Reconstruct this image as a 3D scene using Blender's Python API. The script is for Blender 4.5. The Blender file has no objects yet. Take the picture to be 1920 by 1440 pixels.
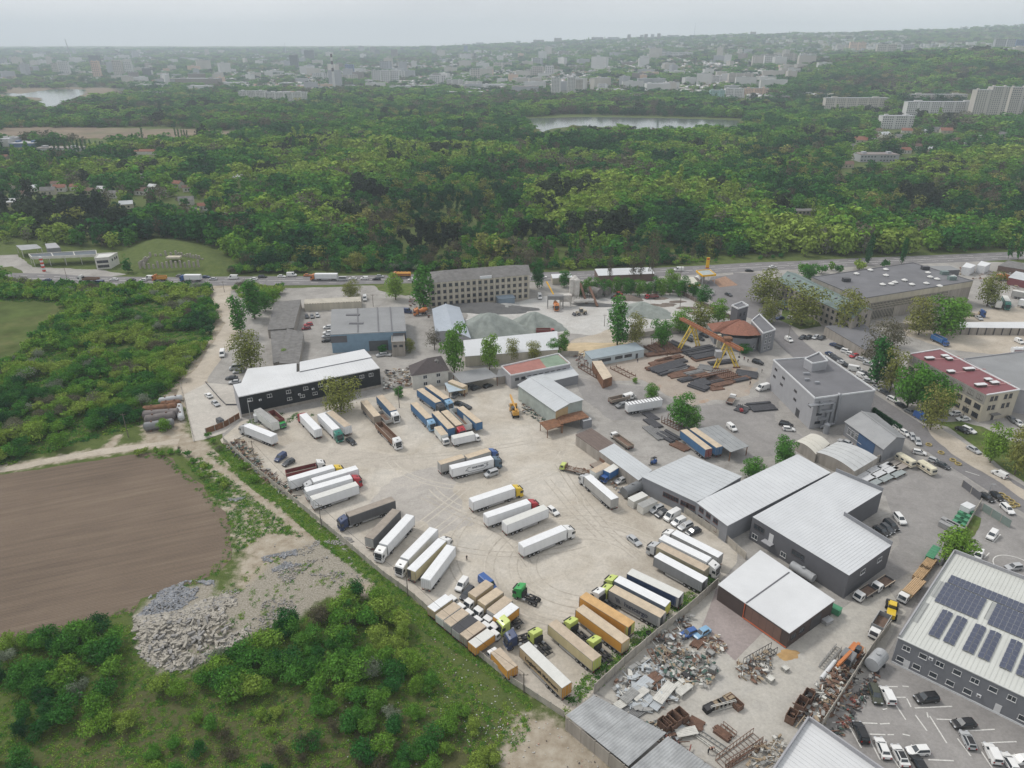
import bpy,math,random
import numpy as np
from mathutils import Vector,Matrix
R=math.radians
rng=np.random.default_rng(7)
random.seed(7)
S=bpy.context.scene
COL=S.collection
# -- camera, sky, sun, exposure
F,HY,H=1340.0,88.0,118.0
PITCH=math.atan((720-HY)/F)
cam_d=bpy.data.cameras.new('camera')
cam=bpy.data.objects.new('camera',cam_d);COL.objects.link(cam)
cam.location=(0,0,H)
cam.rotation_euler=(math.pi/2-PITCH,0,0)
cam_d.sensor_width=36.0
cam_d.lens=F/1920*36.0
cam_d.clip_start=1.0
cam_d.clip_end=60000.0
S.camera=cam
SUN_EL,SUN_AZ=52.0,-60.0
world=bpy.data.worlds.new('World');S.world=world;world.use_nodes=True
wn,wl=world.node_tree.nodes,world.node_tree.links
bg=wn['Background']
sky=wn.new('ShaderNodeTexSky');sky.sky_type='NISHITA';sky.sun_disc=False
sky.sun_elevation=R(SUN_EL);sky.sun_rotation=R(SUN_AZ);sky.dust_density=4.0;sky.air_density=1.0
tc=wn.new('ShaderNodeTexCoord');mp=wn.new('ShaderNodeMapping');mp.inputs['Scale'].default_value=(1.6,1.6,7.0)
cn=wn.new('ShaderNodeTexNoise');cn.inputs['Scale'].default_value=1.7;cn.inputs['Detail'].default_value=5.0
cr=wn.new('ShaderNodeValToRGB')
cr.color_ramp.elements[0].position=0.32;cr.color_ramp.elements[0].color=(5.9,6.0,6.15,1)
cr.color_ramp.elements[1].position=0.72;cr.color_ramp.elements[1].color=(7.3,7.35,7.4,1)
mx=wn.new('ShaderNodeMix');mx.data_type='RGBA';mx.inputs['Factor'].default_value=0.9
wl.new(tc.outputs['Generated'],mp.inputs['Vector']);wl.new(mp.outputs[0],cn.inputs['Vector'])
wl.new(cn.outputs['Fac'],cr.inputs['Fac']);wl.new(sky.outputs[0],mx.inputs[6]);wl.new(cr.outputs[0],mx.inputs[7])
wl.new(mx.outputs[2],bg.inputs['Color']);bg.inputs['Strength'].default_value=0.1
sd=bpy.data.lights.new('sun','SUN');sd.energy=1.5;sd.angle=R(11);sd.color=(1.0,0.96,0.9)
sun=bpy.data.objects.new('sun',sd);COL.objects.link(sun)
_e,_a=R(SUN_EL),R(SUN_AZ)
sv=Vector((math.sin(_a)*math.cos(_e),math.cos(_a)*math.cos(_e),math.sin(_e)))
sun.rotation_euler=sv.to_track_quat('Z','Y').to_euler();sun.location=(-100,100,400)
S.view_settings.view_transform='Standard';S.view_settings.look='None'
S.view_settings.exposure=0.43;S.view_settings.gamma=1.0;S.view_settings.use_curve_mapping=False
S.render.engine='CYCLES'
S.cycles.use_denoising=True
S.cycles.max_bounces=7;S.cycles.diffuse_bounces=2;S.cycles.glossy_bounces=2
S.cycles.transparent_max_bounces=6;S.cycles.transmission_bounces=2;S.cycles.volume_bounces=3
S.cycles.caustics_reflective=False;S.cycles.caustics_refractive=False
# -- pixel <-> place
_cp,_sp=math.cos(PITCH),math.sin(PITCH)
def ray(px,py):
 cx,cy=(px-960)/F,(720-py)/F
 return Vector((cx,_cp+cy*_sp,-_sp+cy*_cp))
def P(px,py,z=0.0):
 d=ray(px,py);t=(z-H)/d.z
 return Vector((d.x*t,d.y*t,z))
def Pn(a,z=0.0):
 a=np.asarray(a,float);cx,cy=(a[:,0]-960)/F,(720-a[:,1])/F
 dy,dz=_cp+cy*_sp,-_sp+cy*_cp
 t=(z-H)/dz
 return np.stack([cx*t,dy*t],1)
def W2P(x,y,z):
 x,y,z=np.asarray(x,float),np.asarray(y,float),np.asarray(z,float)-H
 dep=y*_cp-z*_sp;up=y*_sp+z*_cp
 return 960+F*x/dep,720-F*up/dep
 # -- terrain
def _rowh(px,Y,row):
 d=ray(px,row);return H+d.z*Y/d.y
TCOL=[(0,[(1500,None),(2700,None),(3500,134),(5000,113),(8000,92),(10500,87)]),(480,[(1500,None),(2700,None),(3500,134),(5000,113),(8000,92),(10500,87)]), (760,[(1500,None),(2500,None),(3300,137),(5000,110),(8000,90),(10500,86)]),(960,[(1500,None),(1900,None),(2600,158),(4000,118),(6000,93),(7000,83),(10500,92)]), (1200,[(1450,None),(1700,None),(2500,143),(4000,106),(6000,78),(7000,72),(10500,90)]),(1440,[(1400,None),(1500,None),(2200,150),(3000,120),(4000,97),(6000, 68), (6600,64),(10500,85)]),(1680,[(1150,None),(1300,None),(1600,182),(2300,114),(2700,110),(3500,99),(4500,84),(6000,60),(10500,85)]),(1920,[(1100,None),(1200, None), (1500,186),(2300,97),(2700,97),(3500,88),(4500,76),(6000,47),(10500,80)]),]
TY=np.concatenate([[-500,0,900],np.geomspace(1000,11000,60)])
TU=np.linspace(-1.1,1.1,45)
def _build_T():
 cu=np.array([(c[0]-960)/F*_cp for c in TCOL])
 prof=[]
 for px,kn in TCOL:
  ys,hs=[0.0],[0.0]
  for Y,row in kn:
   ys.append(Y);hs.append(0.0 if row is None else _rowh(px,Y,row))
  prof.append(np.interp(TY,ys,hs))
 prof=np.array(prof)
 G=np.array([np.interp(TU,cu,prof[:,j])for j in range(len(TY))]).T
 for _ in range(2):
  g=np.pad(G,((1,1),(1,1)),'edge')
  G2=(g[:-2,1:-1]+g[2:,1:-1]+g[1:-1,:-2]+g[1:-1,2:]+4*g[1:-1,1:-1])/8
  G[:,4:-1]=G2[:,4:-1]
 return G
TG=_build_T()
def hN(x,y):
 x,y=np.asarray(x,float),np.asarray(y,float)
 u=np.clip(x/np.maximum(y,60.0),-1.09,1.09);yy=np.clip(y,-499,10990)
 iu=(u-TU[0])/(TU[1]-TU[0]);i0=np.clip(iu.astype(int),0,len(TU)-2);fu=iu-i0
 jy=np.clip(np.searchsorted(TY,yy,side='right')-1,0,len(TY)-2);fy=(yy-TY[jy])/(TY[jy+1]-TY[jy])
 return(TG[i0,jy]*(1-fu)*(1-fy)+TG[i0+1,jy]*fu*(1-fy)+TG[i0,jy+1]*(1-fu)*fy+TG[i0+1,jy+1]*fu*fy)
def hS(x,y):
 u=min(1.09,max(-1.09,x/max(y,60.0)));yy=min(10990,max(-499,y))
 iu=(u+1.1)/.05;i=min(int(iu),len(TU)-2);fu=iu-i;j=min(bisect.bisect_right(TYL,yy)-1,len(TYL)-2);fy=(yy-TYL[j])/(TYL[j+1]-TYL[j])
 return(TGL[i][j]*(1-fu)+TGL[i+1][j]*fu)*(1-fy)+(TGL[i][j+1]*(1-fu)+TGL[i+1][j+1]*fu)*fy
import bisect
TYL,TGL=list(map(float,TY)),[list(map(float,r))for r in TG]
def PT(px,py):
 """the point of the terrain seen at a pixel"""
 d=ray(px,py);Y=80.0;last=80.0
 while Y<11500:
  t=Y/d.y;z=H+d.z*t
  if z<hS(d.x*t,Y):
   lo,hi=last,Y
   for _ in range(14):
    m=(lo+hi)/2;t=m/d.y
    if H+d.z*t<hS(d.x*t,m):hi=m
    else:lo=m
   t=hi/d.y;return Vector((d.x*t,hi,hS(d.x*t,hi)))
  last=Y;Y*=1.02
 t=9000/d.y;return Vector((d.x*t,9000,float(hN(d.x*t,9000))))
_perm=rng.random((256,256))
def vnoise(x,y,s=1.0,seed=0):
 x=np.asarray(x)/s+37.7*seed;y=np.asarray(y)/s+91.3*seed
 xi,yi=np.floor(x).astype(int),np.floor(y).astype(int);fx,fy=x-xi,y-yi
 fx,fy=fx*fx*(3-2*fx),fy*fy*(3-2*fy)
 g=lambda a,b:_perm[a%256,b%256]
 return(g(xi,yi)*(1-fx)+g(xi+1,yi)*fx)*(1-fy)+(g(xi,yi+1)*(1-fx)+g(xi+1,yi+1)*fx)*fy
def fbm(x,y,s,seed=0,o=4):
 v=0;a=0.5;t=0
 for k in range(o):
  v=v+a*vnoise(x,y,s/2**k,seed+k*3+1);t+=a;a*=.55
 return v/t
def inpoly(x,y,poly):
 poly=np.asarray(poly,float);n=len(poly);x=np.asarray(x);y=np.asarray(y)
 c=np.zeros(x.shape,bool);j=n-1
 for i in range(n):
  xi,yi,xj,yj=*poly[i],*poly[j]
  m=(yi>y)!=(yj>y)
  with np.errstate(divide='ignore',invalid='ignore'):
   c^=m&(x<(xj-xi)*(y-yi)/(yj-yi+1e-12)+xi)
  j=i
 return c
def pdist(x,y,pts,closed=False):
 """distance to a polyline"""
 pts=np.asarray(pts,float);best=np.full(np.shape(x),1e9)
 seg=list(zip(pts[:-1],pts[1:]))+([(pts[-1],pts[0])]if closed else[])
 for a,b in seg:
  d=b-a;L=(d**2).sum()+1e-9
  t=np.clip(((x-a[0])*d[0]+(y-a[1])*d[1])/L,0,1)
  best=np.minimum(best,np.hypot(x-a[0]-t*d[0],y-a[1]-t*d[1]))
 return best
 # -- materials
MATS={}
def new_mat(name):
 m=bpy.data.materials.new(name);m.use_nodes=True
 nt=m.node_tree;b=nt.nodes['Principled BSDF']
 return m,nt,b
def M(name,col=(.5,.5,.5),rough=.75,var=.12,scale=.6,metal=0.0,dirt=0.0,dirtcol=(.2,.17,.13),wave=0.0,wscale=1.0,wdir='X',bump=0.0,spec=.4,streak=False, coord='POS'):
 """coloured surface with two scales of mottling, patchy dirt and, if asked, fine corrugation relief"""
 if name in MATS:return MATS[name]
 m,nt,b=new_mat(name);N,L=nt.nodes,nt.links
 if coord=='POS':g=N.new('ShaderNodeNewGeometry');pos=g.outputs['Position']
 else:g=N.new('ShaderNodeTexCoord');pos=g.outputs['Object']
 n1=N.new('ShaderNodeTexNoise');n1.inputs['Scale'].default_value=scale;n1.inputs['Detail'].default_value=6;n1.inputs['Roughness'].default_value=.65
 if streak:
  mpn=N.new('ShaderNodeMapping');mpn.inputs['Scale'].default_value=(1,1,.12);L.new(pos,mpn.inputs[0]);L.new(mpn.outputs[0],n1.inputs['Vector'])
 else:L.new(pos,n1.inputs['Vector'])
 r=N.new('ShaderNodeMapRange');r.inputs['From Min'].default_value=.3;r.inputs['From Max'].default_value=.7
 r.inputs['To Min'].default_value=1-var*1.3;r.inputs['To Max'].default_value=1+var*.8
 L.new(n1.outputs['Fac'],r.inputs['Value'])
 mul=N.new('ShaderNodeVectorMath');mul.operation='SCALE';mul.inputs[0].default_value=col[:3]
 L.new(r.outputs[0],mul.inputs['Scale']);out=mul.outputs[0]
 if dirt>0:
  n2=N.new('ShaderNodeTexNoise');n2.inputs['Scale'].default_value=scale*.35;n2.inputs['Detail'].default_value=8;n2.inputs['Roughness'].default_value=.7
  L.new(pos,n2.inputs['Vector'])
  r2=N.new('ShaderNodeMapRange');r2.inputs['From Min'].default_value=.5;r2.inputs['From Max'].default_value=.75
  r2.inputs['To Max'].default_value=dirt;L.new(n2.outputs['Fac'],r2.inputs['Value'])
  mm=N.new('ShaderNodeMix');mm.data_type='RGBA';L.new(r2.outputs[0],mm.inputs['Factor'])
  L.new(out,mm.inputs[6]);mm.inputs[7].default_value=(*dirtcol,1);out=mm.outputs[2]
 L.new(out,b.inputs['Base Color'])
 b.inputs['Roughness'].default_value=rough;b.inputs['Metallic'].default_value=metal
 b.inputs['Specular IOR Level'].default_value=spec
 if wave>0 or bump>0:
  bp=N.new('ShaderNodeBump');bp.inputs['Distance'].default_value=.1
  if wave>0:
   w=N.new('ShaderNodeTexWave');w.bands_direction=wdir;w.inputs['Scale'].default_value=wscale;L.new(pos,w.inputs['Vector'])
   L.new(w.outputs['Fac'],bp.inputs['Height']);bp.inputs['Strength'].default_value=wave
  else:
   n3=N.new('ShaderNodeTexNoise');n3.inputs['Scale'].default_value=scale*8;n3.inputs['Detail'].default_value=5;L.new(pos,n3.inputs['Vector'])
   L.new(n3.outputs['Fac'],bp.inputs['Height']);bp.inputs['Strength'].default_value=bump
  L.new(bp.outputs[0],b.inputs['Normal'])
 MATS[name]=m;return m
def leaf_mat(name,stops,bright=1.0):
 m,nt,b=new_mat(name);N,L=nt.nodes,nt.links
 at=N.new('ShaderNodeAttribute');at.attribute_type='INSTANCER';at.attribute_name='tint'
 rp=N.new('ShaderNodeValToRGB');els=rp.color_ramp.elements
 while len(els)<len(stops):els.new(.5)
 for e,(p,c)in zip(els,stops):e.position=p;e.color=(*[v*bright for v in c],1)
 L.new(at.outputs['Fac'],rp.inputs['Fac'])
 g=N.new('ShaderNodeNewGeometry')
 mr=N.new('ShaderNodeMapRange');mr.inputs['To Min'].default_value=.55;mr.inputs['To Max'].default_value=1.45
 L.new(g.outputs['Random Per Island'],mr.inputs['Value'])
 mul=N.new('ShaderNodeVectorMath');mul.operation='SCALE';L.new(rp.outputs[0],mul.inputs[0]);L.new(mr.outputs[0],mul.inputs['Scale'])
 d=N.new('ShaderNodeBsdfDiffuse');t=N.new('ShaderNodeBsdfTranslucent');mixs=N.new('ShaderNodeMixShader');mixs.inputs[0].default_value=.28
 L.new(mul.outputs[0],d.inputs[0]);L.new(mul.outputs[0],t.inputs[0]);L.new(d.outputs[0],mixs.inputs[1]);L.new(t.outputs[0],mixs.inputs[2])
 L.new(mixs.outputs[0],nt.nodes['Material Output'].inputs['Surface']);nt.nodes.remove(b)
 return m
 # -- mesh building
def mesh_np(name,v,f4,mats,mi=None,smooth=False):
 """quads only, numpy in"""
 me=bpy.data.meshes.new(name);n=len(f4)
 me.vertices.add(len(v));me.vertices.foreach_set('co',np.asarray(v,np.float32).ravel())
 me.loops.add(n*4);me.loops.foreach_set('vertex_index',np.asarray(f4,np.int32).ravel())
 me.polygons.add(n);me.polygons.foreach_set('loop_start',np.arange(0,n*4,4,dtype=np.int32))
 me.polygons.foreach_set('loop_total',np.full(n,4,np.int32))
 if mi is not None:me.polygons.foreach_set('material_index',np.asarray(mi,np.int32))
 me.polygons.foreach_set('use_smooth',np.full(n,smooth))
 for m in mats:me.materials.append(m)
 me.update(calc_edges=True);return me
class MB:
 def __init__(s):s.v=[];s.f=[];s.m=[];s.T=None
 def add(s,pts,faces,m=0):
  k=len(s.v)
  s.v+=[tuple(s.T@Vector(p))if s.T else tuple(p)for p in pts]
  for f in faces:s.f.append(tuple(k+i for i in f));s.m.append(m)
  return s
 def box(s,x0,x1,y0,y1,z0,z1,m=0):
  return s.add([(x0,y0,z0),(x1,y0,z0),(x1,y1,z0),(x0,y1,z0),(x0,y0,z1),(x1,y0,z1),(x1,y1,z1),(x0,y1,z1)],[(0,3,2,1),(4,5,6,7),(0,1,5,4),(1,2,6,5),(2,3, 7, 6), (3,0,4,7)],m)
 def bar(s,a,b,w,h=None,m=0,up=(0,0,1)):
  """a bar of width w and height h between two points"""
  a,b=Vector(a),Vector(b);h=h or w;d=(b-a)
  if d.length<1e-6:return s
  d.normalize();up=Vector(up)
  if abs(d.dot(up))>.98:up=Vector((1,0,0))
  r=d.cross(up).normalized()*w/2;u=r.cross(d).normalized()*h/2
  p=[a-r-u,a+r-u,a+r+u,a-r+u,b-r-u,b+r-u,b+r+u,b-r+u]
  return s.add(p,[(0,1,2,3),(7,6,5,4),(0,4,5,1),(1,5,6,2),(2,6,7,3),(3,7,4,0)],m)
 def cyl(s,a,b,r0,r1=None,n=10,m=0,cap=True,mc=None):
  a,b=Vector(a),Vector(b);r1=r0 if r1 is None else r1;d=(b-a).normalized()
  q=Vector((0,0,1))if abs(d.z)<.9 else Vector((1,0,0));x=d.cross(q).normalized();y=d.cross(x)
  p=[]
  for c,r in((a,r0),(b,r1)):
   p+=[c+(x*math.cos(2*math.pi*i/n)+y*math.sin(2*math.pi*i/n))*r for i in range(n)]
  s.add(p,[(i,i+n,(i+1)%n+n,(i+1)%n)for i in range(n)],m)
  if cap:k=len(s.v)-2*n;s.f+=[tuple(k+i for i in range(n)),tuple(k+n+i for i in reversed(range(n)))];s.m+=[m if mc is None else mc]*2
  return s
 def prism(s,poly,z0,z1,m=0,mt=None,side=True,top=True):
  n=len(poly);p=[(a[0],a[1],z0)for a in poly]+[(a[0],a[1],z1)for a in poly]
  if side:s.add(p,[(i,(i+1)%n,(i+1)%n+n,i+n)for i in range(n)],m)
  if top:s.add([(a[0],a[1],z1)for a in poly],[tuple(range(n))],m if mt is None else mt)
  return s
 def loft(s,prof,layers,m=0,taper=None):
  """side profile (x,z) swept across y; layers = [(y, inset)]; taper(z) scales y"""
  n=len(prof);cx=sum(p[0]for p in prof)/n;cz=sum(p[1]for p in prof)/n;k=len(s.v);P_=[]
  for y,ins in layers:
   for x,z in prof:
    xx=cx+(x-cx)*(1-ins);zz=cz+(z-cz)*(1-ins)
    P_.append((xx,y*(taper(zz)if taper else 1),zz))
  fs=[]
  for l in range(len(layers)-1):
   for i in range(n):
    j=(i+1)%n;fs.append((l*n+i,l*n+j,(l+1)*n+j,(l+1)*n+i))
  fs.append(tuple(reversed(range(n))));fs.append(tuple((len(layers)-1)*n+i for i in range(n)))
  return s.add(P_,fs,m)
 def mesh(s,name,mats,smooth=False,fix=True):
  me=bpy.data.meshes.new(name);me.from_pydata(s.v,[],s.f)
  for m in mats:me.materials.append(m)
  if len(mats)>1:me.polygons.foreach_set('material_index',s.m)
  if smooth:me.polygons.foreach_set('use_smooth',[True]*len(s.f))
  me.update();return me
 def build(s,name,mats,parent=None,smooth=False,**k):
  if not isinstance(mats,(list,tuple)):mats=[mats]
  return ob(name,s.mesh(name,mats,smooth),parent,**k)
def ob(name,data,parent=None,loc=None,rz=None,label=None,cat=None,group=None,kind=None,rot=None,scale=None):
 o=bpy.data.objects.new(name,data);COL.objects.link(o)
 if parent:o.parent=parent
 if loc is not None:o.location=loc
 if rz is not None:o.rotation_euler=(0,0,rz)
 if rot is not None:o.rotation_euler=rot
 if scale is not None:o.scale=scale if hasattr(scale,'__len__')else(scale,)*3
 tag(o,label,cat,group,kind);return o
def tag(o,label=None,cat=None,group=None,kind=None):
 if label:o['label']=label
 if cat:o['category']=cat
 if group:o['group']=group
 if kind:o['kind']=kind
 return o
def empty(name,loc=(0,0,0),rz=0,label=None,cat=None,group=None):
 o=ob(name,None,loc=loc,rz=rz,label=label,cat=cat,group=group);o.empty_display_size=.5;return o
GZ=0.08
# -- ground
def px(*a):return[tuple(p)for p in a]
YARD=px((452,790),(440,800),(418,822),(430,838),(478,884),(530,925),(582,964),(640,1012),(720,1080),(762,1112),(826,1165),(890,1222),(960,1280),(1058,1345), (1116,1298),(1230,1195),(1345,1098),(1385,1040),(1300,972),(1205,903),(1100,836),(1080,812),(1090,806),(1050,796),(1000,775),(982,732),(935,705),(860,722), (770, 728),(714,742),(600,762))
IND=px((425,545),(520,540),(640,538),(800,530),(1000,528),(1250,516),(1330,512),(1460,505),(1700,488),(1840,490),(2150,500),(2250,1640),(1500,1560),(1180, 1440),(1058,1345),(960,1275),(720,1075),(480,880),(420,822),(385,700),(430,600))
ROADF=px((-500,520),(0,520),(150,526),(300,528),(420,527),(600,526),(760,523),(1000,519),(1150,514),(1300,507),(1420,500),(1500,497),(1650,490),(1800,484), (1960,478),(2400,470))
ROADR=px((1395,512),(1410,545),(1440,590),(1480,640),(1560,705),(1640,760),(1720,812),(1800,862),(1880,912),(2000,985),(2200,1120))
FIELD=px((-300,890),(0,886),(90,876),(170,862),(240,854),(290,852),(322,862),(345,885),(372,910),(400,935),(422,962),(436,995),(440,1022),(428,1050),(400, 1080),(370,1095),(310,1110),(262,1125),(245,1150),(200,1160),(150,1175),(60,1200),(0,1212),(-300,1260))
GREENF=px((-300,572),(0,566),(60,566),(118,568),(112,588),(92,600),(70,625),(45,652),(20,672),(0,680),(-300,720))
TRACK=px((415,540),(418,560),(432,585),(436,605),(425,630),(405,660),(385,690),(365,715),(350,745))
STONY=px((330,822),(362,838),(400,868),(450,905),(500,945),(560,992),(620,1045),(690,1098))
DIRT2=px((-300,905),(0,880),(80,866),(160,852),(240,840),(300,832),(335,828))
LAKE1=px((-60,170),(40,182),(82,184),(68,200),(110,200),(120,193),(140,190),(150,180),(158,176),(160,168),(100,167),(40,176))
LAKE2=px((970,224),(1000,222),(1090,220),(1150,220),(1250,222),(1330,224),(1388,226),(1384,238),(1340,237),(1300,243),(1255,241),(1210,244),(1160,240), (1080, 236),(1035,242),(1018,248),(1008,240),(1000,232))
HILLOCK=px((232,470),(262,452),(320,448),(380,456),(420,474),(448,496),(455,516),(250,514),(228,500))
def jitter(poly,step=1.2,amp=.8,seed=1):
 """closed world polygon with an uneven, worn edge"""
 out=[];n=len(poly)
 for i in range(n):
  a,b=np.array(poly[i][:2]),np.array(poly[(i+1)%n][:2]);L=np.linalg.norm(b-a);k=max(1,min(400,int(L/step)))
  for j in range(k):out.append(a+(b-a)*j/k)
 out=np.array(out)
 dx=(fbm(out[:,0],out[:,1],9,seed)-.5)*2*amp*2;dy=(fbm(out[:,0],out[:,1],9,seed+20)-.5)*2*amp*2
 out[:,0]+=dx;out[:,1]+=dy;return out
def sheet(name,poly_px,z,mat,amp=.8,seed=1,world_pts=None,label=None,step=1.2):
 w=Pn(poly_px)if world_pts is None else np.array(world_pts)
 w=jitter(w,step,amp,seed)if amp>0 else w
 b=MB();b.add([(p[0],p[1],z)for p in w],[tuple(range(len(w)))])
 me=b.mesh(name,[mat]);
 if me.polygons[0].normal.z<0:me.flip_normals()
 return ob(name,me,kind='structure',label=label)
def ribbon(name,line_px,width,z,mat,world=False,amp=0.0):
 p=np.array(line_px,float)if world else Pn(line_px)
 q=[p[0]]
 for i in range(len(p)-1):
  p0,p1,p2,p3=p[max(i-1,0)],p[i],p[i+1],p[min(i+2,len(p)-1)]
  k=max(2,int(np.linalg.norm(p2-p1)/4))
  for j in range(1,k+1):
   t=j/k;q.append(.5*((2*p1)+(-p0+p2)*t+(2*p0-5*p1+4*p2-p3)*t*t+(-p0+3*p1-3*p2+p3)*t**3))
 q=np.array(q);d=np.gradient(q,axis=0);d/=np.linalg.norm(d,axis=1)[:,None]+1e-9;nrm=np.stack([-d[:,1],d[:,0]],1)
 wv=np.full(len(q),width/2)
 j1=(fbm(q[:,0],q[:,1],6,5)-.5)*amp*4;j2=(fbm(q[:,0],q[:,1],6,9)-.5)*amp*4
 Lp,Rp=q+nrm*(wv+j1)[:,None],q-nrm*(wv+j2)[:,None]
 v=[(a[0],a[1],z)for a in Lp]+[(a[0],a[1],z)for a in Rp];n=len(q)
 b=MB();b.add(v,[(i,i+n,i+n+1,i+1)for i in range(n-1)])
 me=b.mesh(name,[mat])
 if me.polygons[0].normal.z<0:me.flip_normals()
 return ob(name,me,kind='structure'),q,nrm
wYARD,wIND,wFIELD,wGREEN,wLAKE1,wLAKE2=map(Pn,(YARD,IND,FIELD,GREENF,LAKE1,LAKE2))
wROADF,wROADR,wTRACK,wSTONY,wDIRT2,wHILL=map(Pn,(ROADF,ROADR,TRACK,STONY,DIRT2,HILLOCK))
RUBB=px((248,1148),(300,1112),(370,1092),(410,1090),(400,1118),(460,1100),(520,1040),(600,1010),(660,1050),(694,1092),(650,1104),(600,1130),(560,1165), (500, 1175),(455,1200),(400,1235),(350,1262),(300,1262),(262,1240),(255,1200))
wRUBB=Pn(RUBB)
def make_ground():
 rows=np.concatenate([[-600,-200,-60,0,20,40],np.geomspace(60,10900,430)])
 us=np.concatenate([np.linspace(-1.3,1.3,421)])
 Y,U=np.meshgrid(rows,us,indexing='ij')
 X=U*np.maximum(Y,0)+U*90*(Y<900)*np.clip((900-Y)/900,0,1)**2
 X[Y<=0]=U[Y<=0]*400
 Z=hN(X,np.maximum(Y,0));far=Y>1000
 Z=Z+np.where(far,(fbm(X,Y,240,3)-.5)*np.clip((Y-1000)/2500,0,1)*22*(Z>8),0)
 hill=inpoly(X,Y,wHILL);Z=Z+np.where(hill,np.clip(pdist(X,Y,wHILL,True)/14,0,1)**1.3*4.0,0)
 v=np.stack([X,Y,Z],-1).reshape(-1,3);ny,nx=Y.shape
 idx=np.arange(ny*nx).reshape(ny,nx)
 f=np.stack([idx[:-1,:-1],idx[:-1,1:],idx[1:,1:],idx[1:,:-1]],-1).reshape(-1,4)
 x,y=X.ravel(),Y.ravel()
 n1=fbm(x,y,30,2);n2=fbm(x,y,8,6)
 ins=np.zeros(len(x));near=(y>60)&(y<700)
 def soft(poly,w,closed=True):
  r=np.zeros(len(x));xx,yy=x[near],y[near]
  d=pdist(xx,yy,poly,closed);s=inpoly(xx,yy,poly)
  r[near]=np.clip(.5+np.where(s,d,-d)/w,0,1);return r
 def line(p,w):
  r=np.zeros(len(x));d=pdist(x[near],y[near],p);r[near]=np.clip(1.4-d/w,0,1);return r
 sand=np.maximum.reduce([soft(wYARD,5),line(wTRACK,11),line(wSTONY,5),line(wDIRT2,4)*.8,soft(Pn(px((262,790),(345,775),(362,835),(270,830))),6),soft(Pn(px((1060,1350),(1180,1440),(1180,1500),(900,1500),(960,1345),(1000,1330))),8),soft(Pn(px((400,940),(480,900),(600,1000),(700,1095),(640,1110),(520,1150),(420,1120), (445,1050))),14),soft(Pn(px((180,850),(215,815),(235,812),(200,858))),3)])
 dry=np.maximum.reduce([soft(Pn(px((90,1345),(300,1260),(460,1290),(650,1290),(900,1330),(1000,1400),(980,1500),(0,1500))),25),soft(Pn(px((0,360),(440, 360), (440,440),(250,450),(0,440))),30)*.0,np.clip((n1-.55)*3,0,1)*.6])
 rub=soft(wRUBB,6)
 road=np.zeros(len(x));city=np.zeros(len(x))
 pxx,pyy=W2P(x,np.maximum(y,30),v[:,2])
 city=np.clip((y-1700)/500,0,1)*np.clip(1.2-np.abs(v[:,2]-20)/90,0,1)
 me=mesh_np('ground',v,f,[mat_ground])
 for nme,arr in(('sand',sand),('dry',dry),('rubble',rub),('city',city)):
  a=me.attributes.new(nme,'FLOAT','POINT');a.data.foreach_set('value',arr.astype(np.float32))
 me.polygons.foreach_set('use_smooth',np.full(len(me.polygons),True))
 return ob('ground',me,kind='structure')
def ground_material():
 m,nt,b=new_mat('meadow_soil');N,L=nt.nodes,nt.links
 g=N.new('ShaderNodeNewGeometry');pos=g.outputs['Position']
 def noise(s,d=6,r=.65):
  n=N.new('ShaderNodeTexNoise');n.inputs['Scale'].default_value=s;n.inputs['Detail'].default_value=d;n.inputs['Roughness'].default_value=r
  L.new(pos,n.inputs['Vector']);return n.outputs['Fac']
 def ramp(fac,*st):
  r=N.new('ShaderNodeValToRGB');e=r.color_ramp.elements
  while len(e)<len(st):e.new(.5)
  for q,(p,c)in zip(e,st):q.position=p;q.color=(*c,1)
  L.new(fac,r.inputs['Fac']);return r.outputs[0]
 def mix(f,a,c):
  k=N.new('ShaderNodeMix');k.data_type='RGBA';L.new(f,k.inputs['Factor']);L.new(a,k.inputs[6]);L.new(c,k.inputs[7]);return k.outputs[2]
 def att(n,nz,amt=.6):
  a=N.new('ShaderNodeAttribute');a.attribute_name=n
  s=N.new('ShaderNodeMath');s.operation='MULTIPLY_ADD';L.new(nz,s.inputs[0]);s.inputs[1].default_value=amt*2;L.new(a.outputs['Fac'],s.inputs[2])
  r=N.new('ShaderNodeMapRange');r.inputs['From Min'].default_value=.4+amt;r.inputs['From Max'].default_value=.75+amt;L.new(s.outputs[0],r.inputs['Value']); return r.outputs[0]
 n05,n2,n9=noise(.05),noise(.35),noise(2.2,8,.75)
 grass=ramp(n2,(.3,(.045,.075,.016)),(.5,(.09,.13,.028)),(.72,(.145,.17,.05)))
 fine=ramp(n9,(.3,(.04,.055,.02)),(.7,(.13,.155,.06)))
 k=N.new('ShaderNodeMix');k.data_type='RGBA';k.inputs['Factor'].default_value=.5;L.new(grass,k.inputs[6]);L.new(fine,k.inputs[7]);grass=k.outputs[2]
 dryc=ramp(n9,(.25,(.04,.042,.02)),(.5,(.09,.095,.04)),(.8,(.155,.15,.075)))
 sandc=ramp(n2,(.3,(.25,.205,.15)),(.55,(.36,.315,.25)),(.75,(.43,.39,.325)))
 rubc=ramp(n9,(.3,(.14,.125,.09)),(.5,(.28,.255,.21)),(.7,(.42,.395,.35)))
 cityc=ramp(n05,(.35,(.04,.06,.03)),(.55,(.085,.095,.07)),(.75,(.14,.14,.12)))
 c=mix(att('dry',n2),grass,dryc);c=mix(att('sand',n2),c,sandc);c=mix(att('rubble',n2),c,rubc);c=mix(att('city',n05),c,cityc)
 L.new(c,b.inputs['Base Color']);b.inputs['Roughness'].default_value=.95;b.inputs['Specular IOR Level'].default_value=.1
 bp=N.new('ShaderNodeBump');bp.inputs['Strength'].default_value=.6;bp.inputs['Distance'].default_value=.3;L.new(n9,bp.inputs['Height']);L.new(bp.outputs[0], b.inputs['Normal'])
 return m
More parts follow.
